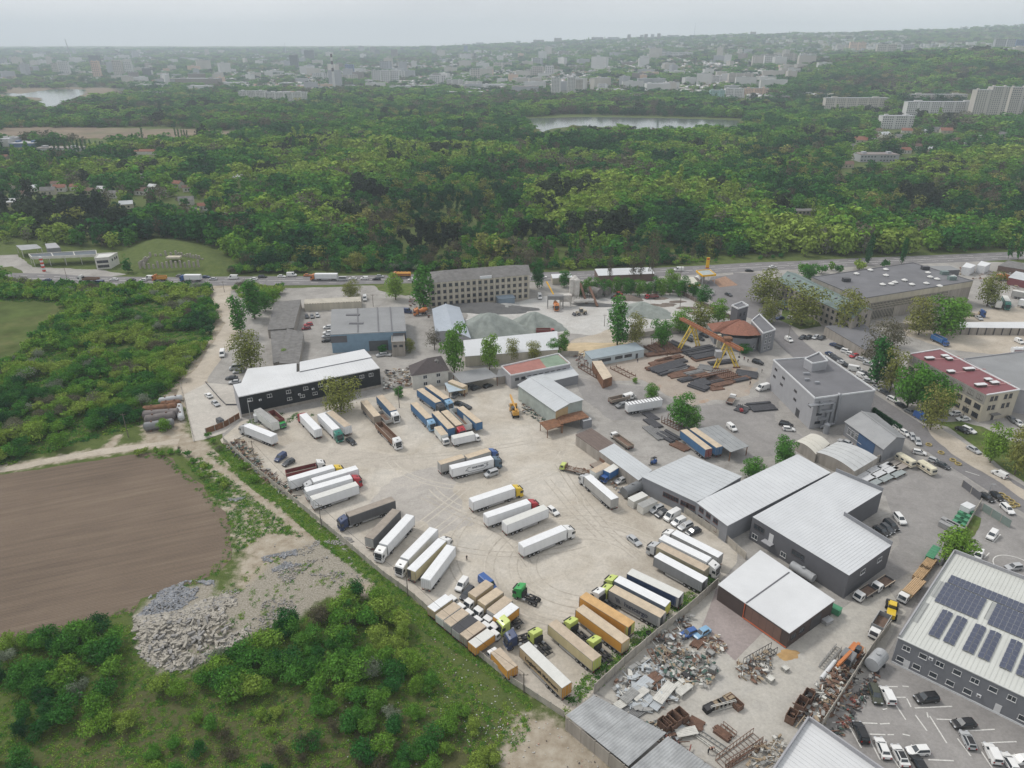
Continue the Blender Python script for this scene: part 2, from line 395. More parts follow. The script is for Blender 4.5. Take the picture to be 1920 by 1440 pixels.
mat_ground=ground_material()
def paving(name,cols,fine=1.6,cracks=0.0,tracks=None,joints=None,stain=(.1,.09,.08),stainamt=.25,rough=.92):
 """earthen or paved surface: broad tone patches, fine grit, dark oil stains, optional wheel tracks and slab joints"""
 m,nt,b=new_mat(name);N,L=nt.nodes,nt.links
 g=N.new('ShaderNodeNewGeometry');pos=g.outputs['Position']
 def noise(s,d=6,r=.65,vec=None,dist=0):
  n=N.new('ShaderNodeTexNoise');n.inputs['Scale'].default_value=s;n.inputs['Detail'].default_value=d;n.inputs['Roughness'].default_value=r
  n.inputs['Distortion'].default_value=dist
  L.new(vec or pos,n.inputs['Vector']);return n.outputs['Fac']
 base=N.new('ShaderNodeValToRGB');e=base.color_ramp.elements
 while len(e)<len(cols):e.new(.5)
 for i,(q,c)in enumerate(zip(e,cols)):q.position=.28+.46*i/(len(cols)-1);q.color=(*c,1)
 L.new(noise(.045,9,.68,dist=.6),base.inputs['Fac']);out=base.outputs[0]
 def mulrange(fac,f0,f1,t0,t1,out):
  r=N.new('ShaderNodeMapRange');r.inputs['From Min'].default_value=f0;r.inputs['From Max'].default_value=f1;r.inputs['To Min'].default_value=t0;r.inputs['To Max'].default_value=t1
  L.new(fac,r.inputs['Value']);v=N.new('ShaderNodeVectorMath');v.operation='SCALE';L.new(out,v.inputs[0]);L.new(r.outputs[0],v.inputs['Scale']);return v.outputs[0]
 fn=noise(fine,8,.75)
 out=mulrange(fn,.3,.7,.84,1.13,out)
 out=mulrange(noise(.21,9,.72,dist=.9),.34,.66,.87,1.09,out)
 if tracks:
  for(kind,cx,cy,sc,lo)in tracks:
   mpn=N.new('ShaderNodeMapping');mpn.inputs['Location'].default_value=(-cx,-cy,0);L.new(pos,mpn.inputs[0])
   w=N.new('ShaderNodeTexWave');w.wave_type='RINGS' if kind=='R' else 'BANDS'
   if kind=='R':w.rings_direction='Z'
   elif kind in 'XY':w.bands_direction=kind
   else:w.bands_direction='DIAGONAL'
   w.inputs['Scale'].default_value=sc;w.inputs['Distortion'].default_value=14;w.inputs['Detail'].default_value=5;w.inputs['Detail Scale'].default_value=.12; w.inputs['Detail Roughness'].default_value=.6
   L.new(mpn.outputs[0],w.inputs['Vector']);out=mulrange(w.outputs['Fac'],0,1,lo,1.04,out)
 s=noise(.16,9,.72)
 r=N.new('ShaderNodeMapRange');r.inputs['From Min'].default_value=.56;r.inputs['From Max'].default_value=.72;r.inputs['To Max'].default_value=stainamt; L.new(s,r.inputs['Value'])
 k=N.new('ShaderNodeMix');k.data_type='RGBA';L.new(r.outputs[0],k.inputs['Factor']);L.new(out,k.inputs[6]);k.inputs[7].default_value=(*stain,1);out=k.outputs[2]
 if joints or cracks:
  vo=N.new('ShaderNodeTexVoronoi');vo.feature='DISTANCE_TO_EDGE';vo.inputs['Scale'].default_value=joints or cracks;L.new(pos,vo.inputs['Vector'])
  out=mulrange(vo.outputs['Distance'],0,.006,.84,1,out)
 L.new(out,b.inputs['Base Color']);b.inputs['Roughness'].default_value=rough;b.inputs['Specular IOR Level'].default_value=.2
 bp=N.new('ShaderNodeBump');bp.inputs['Strength'].default_value=.35;bp.inputs['Distance'].default_value=.08;L.new(fn,bp.inputs['Height']);L.new(bp.outputs[0], b.inputs['Normal'])
 return m
cT=P(1080,1070)
m_yard=paving('dusty_yard',[(.36,.32,.265),(.44,.40,.34),(.50,.465,.41),(.42,.40,.365)],stain=(.31,.285,.255),stainamt=.75)
m_ind=paving('worn_concrete_ground',[(.22,.208,.192),(.29,.276,.257),(.35,.334,.312),(.28,.27,.256)],cracks=.045,stain=(.12,.10,.085),stainamt=.5)
m_asph=paving('asphalt',[(.215,.205,.198),(.265,.253,.243),(.31,.297,.285)],stain=(.17,.16,.155),stainamt=.4)
m_asphr=paving('road_asphalt',[(.17,.163,.165),(.21,.202,.204)],stain=(.15,.14,.14),stainamt=.4)
m_conc=paving('pale_concrete',[(.44,.41,.37),(.50,.475,.43)],stainamt=.12,cracks=.09)
m_patch=paving('old_asphalt_patch',[(.33,.31,.285),(.40,.375,.345),(.46,.425,.38)],stainamt=.8,stain=(.50,.455,.39))
m_quar=paving('quarry_dust',[(.40,.385,.36),(.47,.46,.44),(.42,.425,.41)],stain=(.33,.29,.24),stainamt=.5)
m_slab=paving('slab_road',[(.40,.365,.315),(.47,.43,.375)],stainamt=.2,stain=(.3,.26,.2))
m_sandp=paving('bare_sand',[(.35,.305,.245),(.43,.38,.315),(.49,.445,.38)],stainamt=.3,stain=(.22,.17,.12))
m_rust_gr=paving('rusty_soil',[(.27,.235,.195),(.34,.295,.25),(.39,.345,.30)],stain=(.35,.17,.07),stainamt=.6)
ground=make_ground()
def plough_mat():
 m,nt,b=new_mat('ploughed_soil');N,L=nt.nodes,nt.links
 g=N.new('ShaderNodeNewGeometry')
 mpn=N.new('ShaderNodeMapping');mpn.inputs['Rotation'].default_value=(0,0,R(-21));L.new(g.outputs['Position'],mpn.inputs[0])
 w=N.new('ShaderNodeTexWave');w.bands_direction='Y';w.inputs['Scale'].default_value=.55;w.inputs['Distortion'].default_value=1.6;w.inputs['Detail'].default_value=4;w.inputs['Detail Scale'].default_value=.35;L.new(mpn.outputs[0],w.inputs['Vector'])
 w2=N.new('ShaderNodeTexNoise');mp2=N.new('ShaderNodeMapping');mp2.inputs['Rotation'].default_value=(0,0,R(-21));L.new(g.outputs['Position'],mp2.inputs[0]); mp3=N.new('ShaderNodeMapping');mp3.inputs['Scale'].default_value=(.03,.55,1);L.new(mp2.outputs[0],mp3.inputs[0]);L.new(mp3.outputs[0],w2.inputs['Vector'])
 w2.inputs['Scale'].default_value=1;w2.inputs['Detail'].default_value=9;w2.inputs['Roughness'].default_value=.72
 n=N.new('ShaderNodeTexNoise');n.inputs['Scale'].default_value=.03;n.inputs['Detail'].default_value=7;L.new(g.outputs['Position'],n.inputs['Vector'])
 n3=N.new('ShaderNodeTexNoise');n3.inputs['Scale'].default_value=2.0;n3.inputs['Detail'].default_value=7;n3.inputs['Roughness'].default_value=.75;L.new(g.outputs['Position'],n3.inputs['Vector'])
 rp=N.new('ShaderNodeValToRGB');e=rp.color_ramp.elements;e.new(.5)
 for q,(p,c)in zip(e,((.33,(.118,.092,.072)),(.5,(.168,.130,.100)),(.66,(.22,.175,.132)))):q.position=p;q.color=(*c,1)
 ad=N.new('ShaderNodeMath');ad.operation='MULTIPLY_ADD';L.new(w2.outputs['Fac'],ad.inputs[0]);ad.inputs[1].default_value=.6
 ml=N.new('ShaderNodeMath');ml.operation='MULTIPLY';L.new(n.outputs['Fac'],ml.inputs[0]);ml.inputs[1].default_value=.4;L.new(ml.outputs[0],ad.inputs[2]); L.new(ad.outputs[0],rp.inputs['Fac'])
 r1=N.new('ShaderNodeMapRange');r1.inputs['To Min'].default_value=.86;r1.inputs['To Max'].default_value=1.08;L.new(w.outputs['Fac'],r1.inputs['Value'])
 r3=N.new('ShaderNodeMapRange');r3.inputs['From Min'].default_value=.3;r3.inputs['From Max'].default_value=.7;r3.inputs['To Min'].default_value=.85;r3.inputs['To Max'].default_value=1.12;L.new(n3.outputs['Fac'],r3.inputs['Value'])
 mm=N.new('ShaderNodeMath');mm.operation='MULTIPLY';L.new(r1.outputs[0],mm.inputs[0]);L.new(r3.outputs[0],mm.inputs[1])
 v=N.new('ShaderNodeVectorMath');v.operation='SCALE';L.new(rp.outputs[0],v.inputs[0]);L.new(mm.outputs[0],v.inputs['Scale'])
 L.new(v.outputs[0],b.inputs['Base Color']);b.inputs['Roughness'].default_value=1;b.inputs['Specular IOR Level'].default_value=.05
 bp=N.new('ShaderNodeBump');bp.inputs['Strength'].default_value=.5;bp.inputs['Distance'].default_value=.25;L.new(n3.outputs['Fac'],bp.inputs['Height']); L.new(bp.outputs[0],b.inputs['Normal'])
 return m
sheet('ploughed_field',FIELD,.02,plough_mat(),1.2,3)
m_green=M('young_crop',(.085,.115,.035),1,.3,.08,dirt=.7,dirtcol=(.2,.17,.09),spec=.05)
sheet('green_field',GREENF,.02,m_green,2,4)
sheet('industrial_ground',IND,.02,m_ind,.8,5)
sheet('lorry_yard',YARD,.045,m_yard,.8,6)
sheet('old_asphalt_patch',px((692,938),(745,895),(815,880),(860,900),(884,950),(892,975),(870,990),(838,1000),(820,1010),(790,985),(745,962)),.06,m_patch, 2.2, 7)
sheet('slab_road',px((520,842),(560,826),(640,842),(720,850),(800,862),(862,858),(790,884),(740,882),(640,872),(560,868)),.052,m_slab,.5,8)
sheet('concrete_forecourt',px((345,740),(388,718),(436,722),(448,760),(452,786),(420,812),(384,824),(362,828)),.06,m_conc,0)
sheet('quarry_yard',px((875,585),(1000,560),(1100,545),(1260,540),(1300,560),(1370,585),(1300,600),(1240,610),(1160,628),(1050,625),(880,640)),.045,m_quar, 1.2,9)
sheet('sand_heap_ground',px((1065,640),(1150,615),(1190,640),(1140,655),(1080,668)),.06,m_sandp,1.5,10)
sheet('steel_yard_ground',px((1110,690),(1210,655),(1290,660),(1420,690),(1400,740),(1300,760),(1200,715),(1140,715)),.045,m_rust_gr,1.5,11)
sheet('asphalt_yard',px((1070,700),(1110,715),(1200,725),(1300,765),(1420,745),(1445,700),(1470,730),(1450,790),(1520,830),(1400,870),(1310,830),(1250, 790), (1150,790),(1090,745)),.035,m_asph,1.2,12)
sheet('car_park',px((1560,880),(1640,870),(1700,850),(1790,880),(1900,960),(2250,1180),(2250,1640),(1660,1500),(1530,1345),(1600,1290),(1665,1235),(1700, 1160),(1760,1040),(1660,1100),(1600,1110),(1690,1020),(1660,930)),.035,m_asph,.3,13)
sheet('haulage_yard',px((1690,600),(1860,580),(2150,560),(2150,700),(1920,670),(1780,655),(1700,630)),.045,m_sandp,1,14)
sheet('petrol_forecourt',px((1310,548),(1335,520),(1400,512),(1420,560),(1450,600),(1415,600),(1350,575)),.05,m_asphr,.5,15)
sheet('left_forecourt',px((-200,480),(30,478),(60,500),(190,506),(235,515),(180,522),(60,518),(20,500),(-200,505)),.03,m_ind,1,16)
ribbon('dirt_track',TRACK,8,.05,m_sandp,amp=1.2)
ribbon('field_track',DIRT2,3.4,.035,m_sandp,amp=.6)
rd,qF,nF=ribbon('main_road',ROADF,17,.07,m_asphr)
rd2,qR,nR=ribbon('side_road',ROADR,12.5,.075,m_asphr)
m_line=M('road_paint',(.62,.61,.58),.7,.25,3)
def dashes(name,q,nrm,off,on=4,gap=6,w=.15,z=.085):
 b=MB();s=np.concatenate([[0],np.cumsum(np.linalg.norm(np.diff(q,axis=0),axis=1))]);t=0
 while t<s[-1]-on:
  pa=np.array([np.interp(t,s,q[:,k]+nrm[:,k]*off)for k in(0,1)]);pb=np.array([np.interp(t+on,s,q[:,k]+nrm[:,k]*off)for k in(0,1)])
  d=(pb-pa)/(np.linalg.norm(pb-pa)+1e-9);r=np.array([d[1],-d[0]])*w
  b.add([(*(pa-r),z),(*(pa+r),z),(*(pb+r),z),(*(pb-r),z)],[(0,1,2,3)]);t+=on+gap
 return b.build(name,m_line,kind='structure')
dashes('road_centre_marking',qF,nF,0,60,1,.18,.085);dashes('road_lane_marking',qF,nF,4.2);dashes('road_lane_marking',qF,nF,-4.2)
def water():
 m,nt,b=new_mat('lake_water');b.inputs['Base Color'].default_value=(.12,.14,.13,1);b.inputs['Roughness'].default_value=.12;b.inputs['Specular IOR Level'].default_value=.6
 g=nt.nodes.new('ShaderNodeNewGeometry');n=nt.nodes.new('ShaderNodeTexNoise');n.inputs['Scale'].default_value=.3;bp=nt.nodes.new('ShaderNodeBump');bp.inputs['Strength'].default_value=.15
 nt.links.new(g.outputs['Position'],n.inputs['Vector']);nt.links.new(n.outputs['Fac'],bp.inputs['Height']);nt.links.new(bp.outputs[0],b.inputs['Normal']); return m
m_water=water()
sheet('lake_water',LAKE1,.3,m_water,8,17,step=15)
sheet('lake_water',LAKE2,.3,m_water,5,18,step=10)
m_reed=M('dry_reeds',(.19,.145,.10),1,.3,.02,dirt=.7,dirtcol=(.10,.12,.05))
sheet('reed_bed',px((-100,164),(60,162),(210,165),(235,176),(180,188),(165,186),(40,188),(-100,186)),.12,m_reed,14,19,step=15)
sheet('dry_meadow',px((-100,232),(60,236),(180,240),(280,242),(400,242),(460,250),(330,262),(230,262),(90,258),(-100,250)),.1,m_reed,12,20,step=10)
def haze():
 m=bpy.data.materials.new('haze_air');m.use_nodes=True;nt=m.node_tree;nt.nodes.remove(nt.nodes['Principled BSDF'])
 v=nt.nodes.new('ShaderNodeVolumePrincipled');v.inputs['Color'].default_value=(.80,.89,1,1);v.inputs['Density'].default_value=HAZE;v.inputs['Anisotropy'].default_value=.0
 nt.links.new(v.outputs[0],nt.nodes['Material Output'].inputs['Volume'])
 b=MB();b.box(-16000,16000,-700,11200,-1.5,420)
 o=b.build('haze',m,kind='stuff');return o
HAZE=1.3e-4
haze()
# -- vegetation
G_ST=[(0,(.021,.074,.030)),(.25,(.038,.135,.032)),(.5,(.080,.215,.036)),(.75,(.155,.285,.042)),(1,(.24,.33,.066))]
leaf_g=leaf_mat('leaves',G_ST)
leaf_w=leaf_mat('willow_leaves',[(0,(.15,.18,.045)),(.5,(.22,.235,.065)),(1,(.29,.28,.10))])
leaf_dark=leaf_mat('pine_needles',[(0,(.020,.032,.022)),(1,(.045,.065,.035))])
leaf_grey=leaf_mat('grey_twigs',[(0,(.085,.08,.05)),(.5,(.125,.115,.075)),(1,(.16,.17,.11))])
leaf_silver=leaf_mat('silver_leaves',[(0,(.15,.185,.125)),(1,(.25,.29,.21))])
m_bark=M('bark',(.12,.10,.08),.95,.25,3,coord='OBJ')
m_twig=M('twigs',(.13,.105,.085),.95,.25,3,coord='OBJ')
def leaf_quads(cent,nrm,size,rg):
 """one small face per leaf clump"""
 n=len(cent);r=rg.normal(size=(n,3));t=np.cross(nrm,r);t/=np.linalg.norm(t,axis=1)[:,None]+1e-9
 b=np.cross(nrm,t);s=size*rg.uniform(.6,1.35,(n,1))
 bow=nrm*s*.25
 v=np.stack([cent-t*s+bow*0,cent-b*s*.75,cent+t*s-bow,cent+b*s*.75],1).reshape(-1,3)
 return v,np.arange(n*4).reshape(-1,4)
def crown_cloud(rg,n,lobes,leaf,flat=.9,fill=.32):
 cs=np.array([l[:3]for l in lobes],float);rs=np.array([l[3]for l in lobes],float)
 w=rs**2;k=rg.choice(len(lobes),n,p=w/w.sum())
 d=rg.normal(size=(n,3));d/=np.linalg.norm(d,axis=1)[:,None]
 d[:,2]=np.where(d[:,2]<-.35,-d[:,2]*.6,d[:,2]);d/=np.linalg.norm(d,axis=1)[:,None]
 rr=rs[k]*np.where(rg.random(n)<fill,rg.uniform(.3,.8,n),rg.uniform(.82,1.12,n))
 c=cs[k]+d*rr[:,None]*np.array([1,1,flat])
 nr=d*1.0+rg.normal(size=(n,3))*.26+np.array([0,0,.2]);nr/=np.linalg.norm(nr,axis=1)[:,None]
 return leaf_quads(c,nr,leaf,rg)
def trunk_quads(rg,h,r0,branches=5,spread=.35,seg=6):
 v,f=[],[]
 def tube(a,b,ra,rb):
  a,b=np.array(a,float),np.array(b,float);d=b-a;d/=np.linalg.norm(d);q=np.array([0,0,1.])if abs(d[2])<.9 else np.array([1.,0,0])
  x=np.cross(d,q);x/=np.linalg.norm(x);y=np.cross(d,x);k=len(v)
  for c,r in((a,ra),(b,rb)):
   for i in range(seg):th=2*math.pi*i/seg;v.append(c+(x*math.cos(th)+y*math.sin(th))*r)
  for i in range(seg):f.append((k+i,k+i+seg,k+(i+1)%seg+seg,k+(i+1)%seg))
 tube((0,0,-.2),(0,0,h*.45),r0,r0*.75);tube((0,0,h*.45),(rg.normal()*.04,rg.normal()*.04,h*.85),r0*.75,r0*.25)
 for i in range(branches):
  a=i*2.4+rg.random();z=h*rg.uniform(.3,.6)
  tube((0,0,z),(math.cos(a)*spread*h,math.sin(a)*spread*h,z+h*rg.uniform(.2,.35)),r0*.4,r0*.1)
 return np.array(v),np.array(f)
def broad(seed,n=420,leaf=.045,nl=9,w=.42,z0=.1,mat=None):
 rg=np.random.default_rng(seed);lob=[]
 for i in range(nl):
  a=i*2.39996+rg.random()*.6;z=z0+(1-z0)*(.06+.76*(i/(nl-1)));env=w*math.sqrt(max(.05,1-((z-.55)/.5)**2))
  rad=env*.62*rg.uniform(.5,1);rr=rg.uniform(.16,.235)*(w/.42)
  lob.append((math.cos(a)*rad,math.sin(a)*rad,min(z,.86),rr))
 lob.append((0,0,.5,w*.6));lob.append((0,0,.34,w*.5))
 return crown_cloud(rg,n,lob,leaf)
def poplar(seed,n=420,w=.11,leaf=.032):
 rg=np.random.default_rng(seed);lob=[(rg.normal()*.02,rg.normal()*.02,.14+.8*i/11,w*(.7+.45*math.sin(math.pi*(.15+.75*i/11))-.35*max(0,i/11-.7)))for i in range(12)]
 return crown_cloud(rg,n,lob,leaf,1.4)
def shrub(seed,n=300,leaf=.06,w=.62):
 rg=np.random.default_rng(seed);lob=[]
 for i in range(7):
  a=rg.random()*6.28;d=w*rg.uniform(.1,.75);lob.append((math.cos(a)*d,math.sin(a)*d,rg.uniform(.3,.72),rg.uniform(.2,.36)))
 v,f=crown_cloud(rg,n,lob,leaf,.95,.2)
 m=n//4;d=rg.normal(size=(m,3));d[:,2]=np.abs(d[:,2])+.4;d/=np.linalg.norm(d,axis=1)[:,None]
 l0=np.array(lob)[rg.choice(len(lob),m)]
 c=l0[:,:3]+d*(l0[:,3:4]*rg.uniform(1.0,1.5,(m,1)))
 v2,f2=leaf_quads(c,np.cross(d,rg.normal(size=(m,3))),leaf*.8,rg)
 return np.concatenate([v,v2]),np.concatenate([f,f2+len(v)])
def whole(name,cv,cf,lm,seed,h=1,r0=.022,br=4,spread=.28,bm=None):
 """crown and stem as one mesh, for far copies"""
 tv,tf=trunk_quads(np.random.default_rng(seed),h,r0,br,spread,4)
 v=np.concatenate([cv,tv]);f=np.concatenate([cf,tf+len(cv)]);mi=np.concatenate([np.zeros(len(cf),int),np.ones(len(tf),int)])
 return mesh_np(name,v,f,[lm,bm or m_bark],mi)
KIND={}
def reg(kind,gen,lm,nvar,n_hi,n_lo,leaf_hi,leaf_lo,r0=.022,br=5,spread=.28,**kw):
 L=[]
 for i in range(nvar):
  sd_=hash_(kind)+i*17
  cv,cf=gen(sd_,n=n_hi,leaf=leaf_hi,**kw);lv,lf=gen(sd_,n=n_lo,leaf=leaf_lo,**kw)
  tv,tf=trunk_quads(np.random.default_rng(sd_),1,r0,br,spread)
  L.append((mesh_np('crown',cv,cf,[lm]),mesh_np('trunk',tv,tf,[m_bark]),whole(kind,cv,cf,lm,sd_,1,r0,br,spread),whole(kind+'_far',lv,lf,lm,sd_,1,r0,3,spread)))
 KIND[kind]=L
def hash_(s):return sum(ord(c)*(i+3)for i,c in enumerate(s))%5000
reg('broadleaf_tree',broad,leaf_g,6,2600,260,.024,.07)
reg('poplar_tree',poplar,leaf_g,3,1500,150,.02,.05,r0=.014,br=3,spread=.06)
reg('willow_tree',broad,leaf_w,3,2600,240,.023,.066,w=.5,z0=.08)
reg('pine_tree',broad,leaf_dark,3,2000,240,.027,.075,w=.36,z0=.1,nl=12)
reg('bare_tree',broad,leaf_grey,3,1500,200,.018,.055,w=.42,z0=.2)
reg('shrub',shrub,leaf_g,6,1500,260,.038,.09,r0=.03,br=6,spread=.45)
reg('grey_shrub',shrub,leaf_grey,3,1000,180,.032,.08,r0=.03,br=7,spread=.5)
reg('silver_shrub',shrub,leaf_silver,2,1300,200,.034,.08,r0=.03,br=7,spread=.5)
def plant(kind,x,y,h,w=None,tint=.5,label=None,cat=None,group=None,parts=False,var=None,z=None,name=None):
 L=KIND[kind];k=L[(int(abs(x*7+y*3))if var is None else var)%len(L)]
 w=h if w is None else w;z=float(hN(x,y))if z is None else z;rz=(x*13.7+y*7.1)%6.28
 nm=name or kind
 if parts:
  t=empty(nm,(x,y,z),rz);t.scale=(w,w,h);tag(t,label,cat or 'tree',group)
  c=ob('crown',k[0],t);c['tint']=tint;b_=ob('trunk',k[1],t);return t
 o=ob(nm,k[2]if h*0+y<420 else k[3],loc=(x,y,z),rz=rz);o.scale=(w,w,h);o['tint']=tint
 tag(o,label,cat or('shrub' if 'shrub' in kind else 'tree'),group);return o
def gn_scatter(name,pts,kinds,scl,rot,tint,vari,label=None):
 """one object: every point of a cloud carries a copy of one of the listed meshes"""
 lib=bpy.data.collections.new(name+'_library')
 for i,me in enumerate(vari):
  o=bpy.data.objects.new('%s_%03d'%(name,i),me);lib.objects.link(o)
 me=bpy.data.meshes.new(name);me.vertices.add(len(pts));me.vertices.foreach_set('co',np.asarray(pts,np.float32).ravel())
 def at(n,t,a,f='value'):
  q=me.attributes.new(n,t,'POINT');q.data.foreach_set(f,np.ascontiguousarray(a).ravel())
 at('kind','INT',np.asarray(kinds,np.int32));at('scl','FLOAT_VECTOR',np.asarray(scl,np.float32),'vector');at('rotz','FLOAT_VECTOR',np.stack([np.zeros(len(pts)),np.zeros(len(pts)),rot],1).astype(np.float32),'vector');at('tint','FLOAT',np.asarray(tint,np.float32))
 ng=bpy.data.node_groups.new(name,'GeometryNodeTree');ng.interface.new_socket('Geometry',in_out='INPUT',socket_type='NodeSocketGeometry');ng.interface.new_socket('Geometry',in_out='OUTPUT',socket_type='NodeSocketGeometry')
 N,L=ng.nodes,ng.links;gi=N.new('NodeGroupInput');go=N.new('NodeGroupOutput');iop=N.new('GeometryNodeInstanceOnPoints');ci=N.new('GeometryNodeCollectionInfo')
 ci.inputs['Collection'].default_value=lib;ci.inputs['Separate Children'].default_value=True;ci.inputs['Reset Children'].default_value=True;iop.inputs['Pick Instance'].default_value=True
 def na(n,t):
  q=N.new('GeometryNodeInputNamedAttribute');q.data_type=t;q.inputs['Name'].default_value=n;return q.outputs[0]
 L.new(gi.outputs[0],iop.inputs['Points']);L.new(ci.outputs[0],iop.inputs['Instance']);L.new(na('kind','INT'),iop.inputs['Instance Index']);L.new(na('scl', 'FLOAT_VECTOR'),iop.inputs['Scale'])
 L.new(na('rotz','FLOAT_VECTOR'),iop.inputs['Rotation']);L.new(iop.outputs[0],go.inputs[0])
 o=ob(name,me,kind='stuff',label=label);md=o.modifiers.new('scatter','NODES');md.node_group=ng;return o
BLOCK=[]
def block_px(*a,z=0):BLOCK.append(Pn(px(*a)))
def wood_mask(x,y):
 m=np.ones(len(x),bool)
 for p in BLOCK+[wLAKE1,wLAKE2,wFIELD,wGREEN]:m&=~inpoly(x,y,p)
 m&=pdist(x,y,wROADF)>13
 m&=pdist(x,y,wROADR)>9;m&=pdist(x,y,wTRACK)>6
 for p in(LAKE1,LAKE2):
  m&=(pdist(x,y,Pn(p),True)>5)|(y<300)
 return m
 # -- buildings
W_=lambda n,c,**k:M(n,c,**k)
c_glass=M('window_glass',(.035,.045,.055),.12,.3,.8,spec=.8)
c_frame=M('white_window_frame',(.62,.62,.62),.5,.05)
c_dframe=M('dark_window_frame',(.07,.06,.06),.5,.05)
c_trim=M('white_trim',(.62,.63,.64),.5,.08,1)
_win={}
def win_mesh(w,h,mull,fm):
 k=(round(w,2),round(h,2),mull,fm.name)
 if k not in _win:
  b=MB();t=.09
  b.box(-w/2,w/2,0,.07,h/2-t,h/2);b.box(-w/2-.06,w/2+.06,0,.16,-h/2-.02,-h/2+t)
  b.box(-w/2,-w/2+t,0,.07,-h/2+t,h/2-t);b.box(w/2-t,w/2,0,.07,-h/2+t,h/2-t)
  for i in range(1,mull+1):x=-w/2+w*i/(mull+1);b.box(x-.04,x+.04,0,.06,-h/2+t,h/2-t)
  if mull>1 or h>1.5:b.box(-w/2+t,w/2-t,0,.055,h*.2-.03,h*.2+.03)
  g=MB();g.box(-w/2+.05,w/2-.05,-.02,.025,-h/2+.05,h/2-.05)
  _win[k]=(b.mesh('window',[fm]),g.mesh('pane',[c_glass]))
 return _win[k]
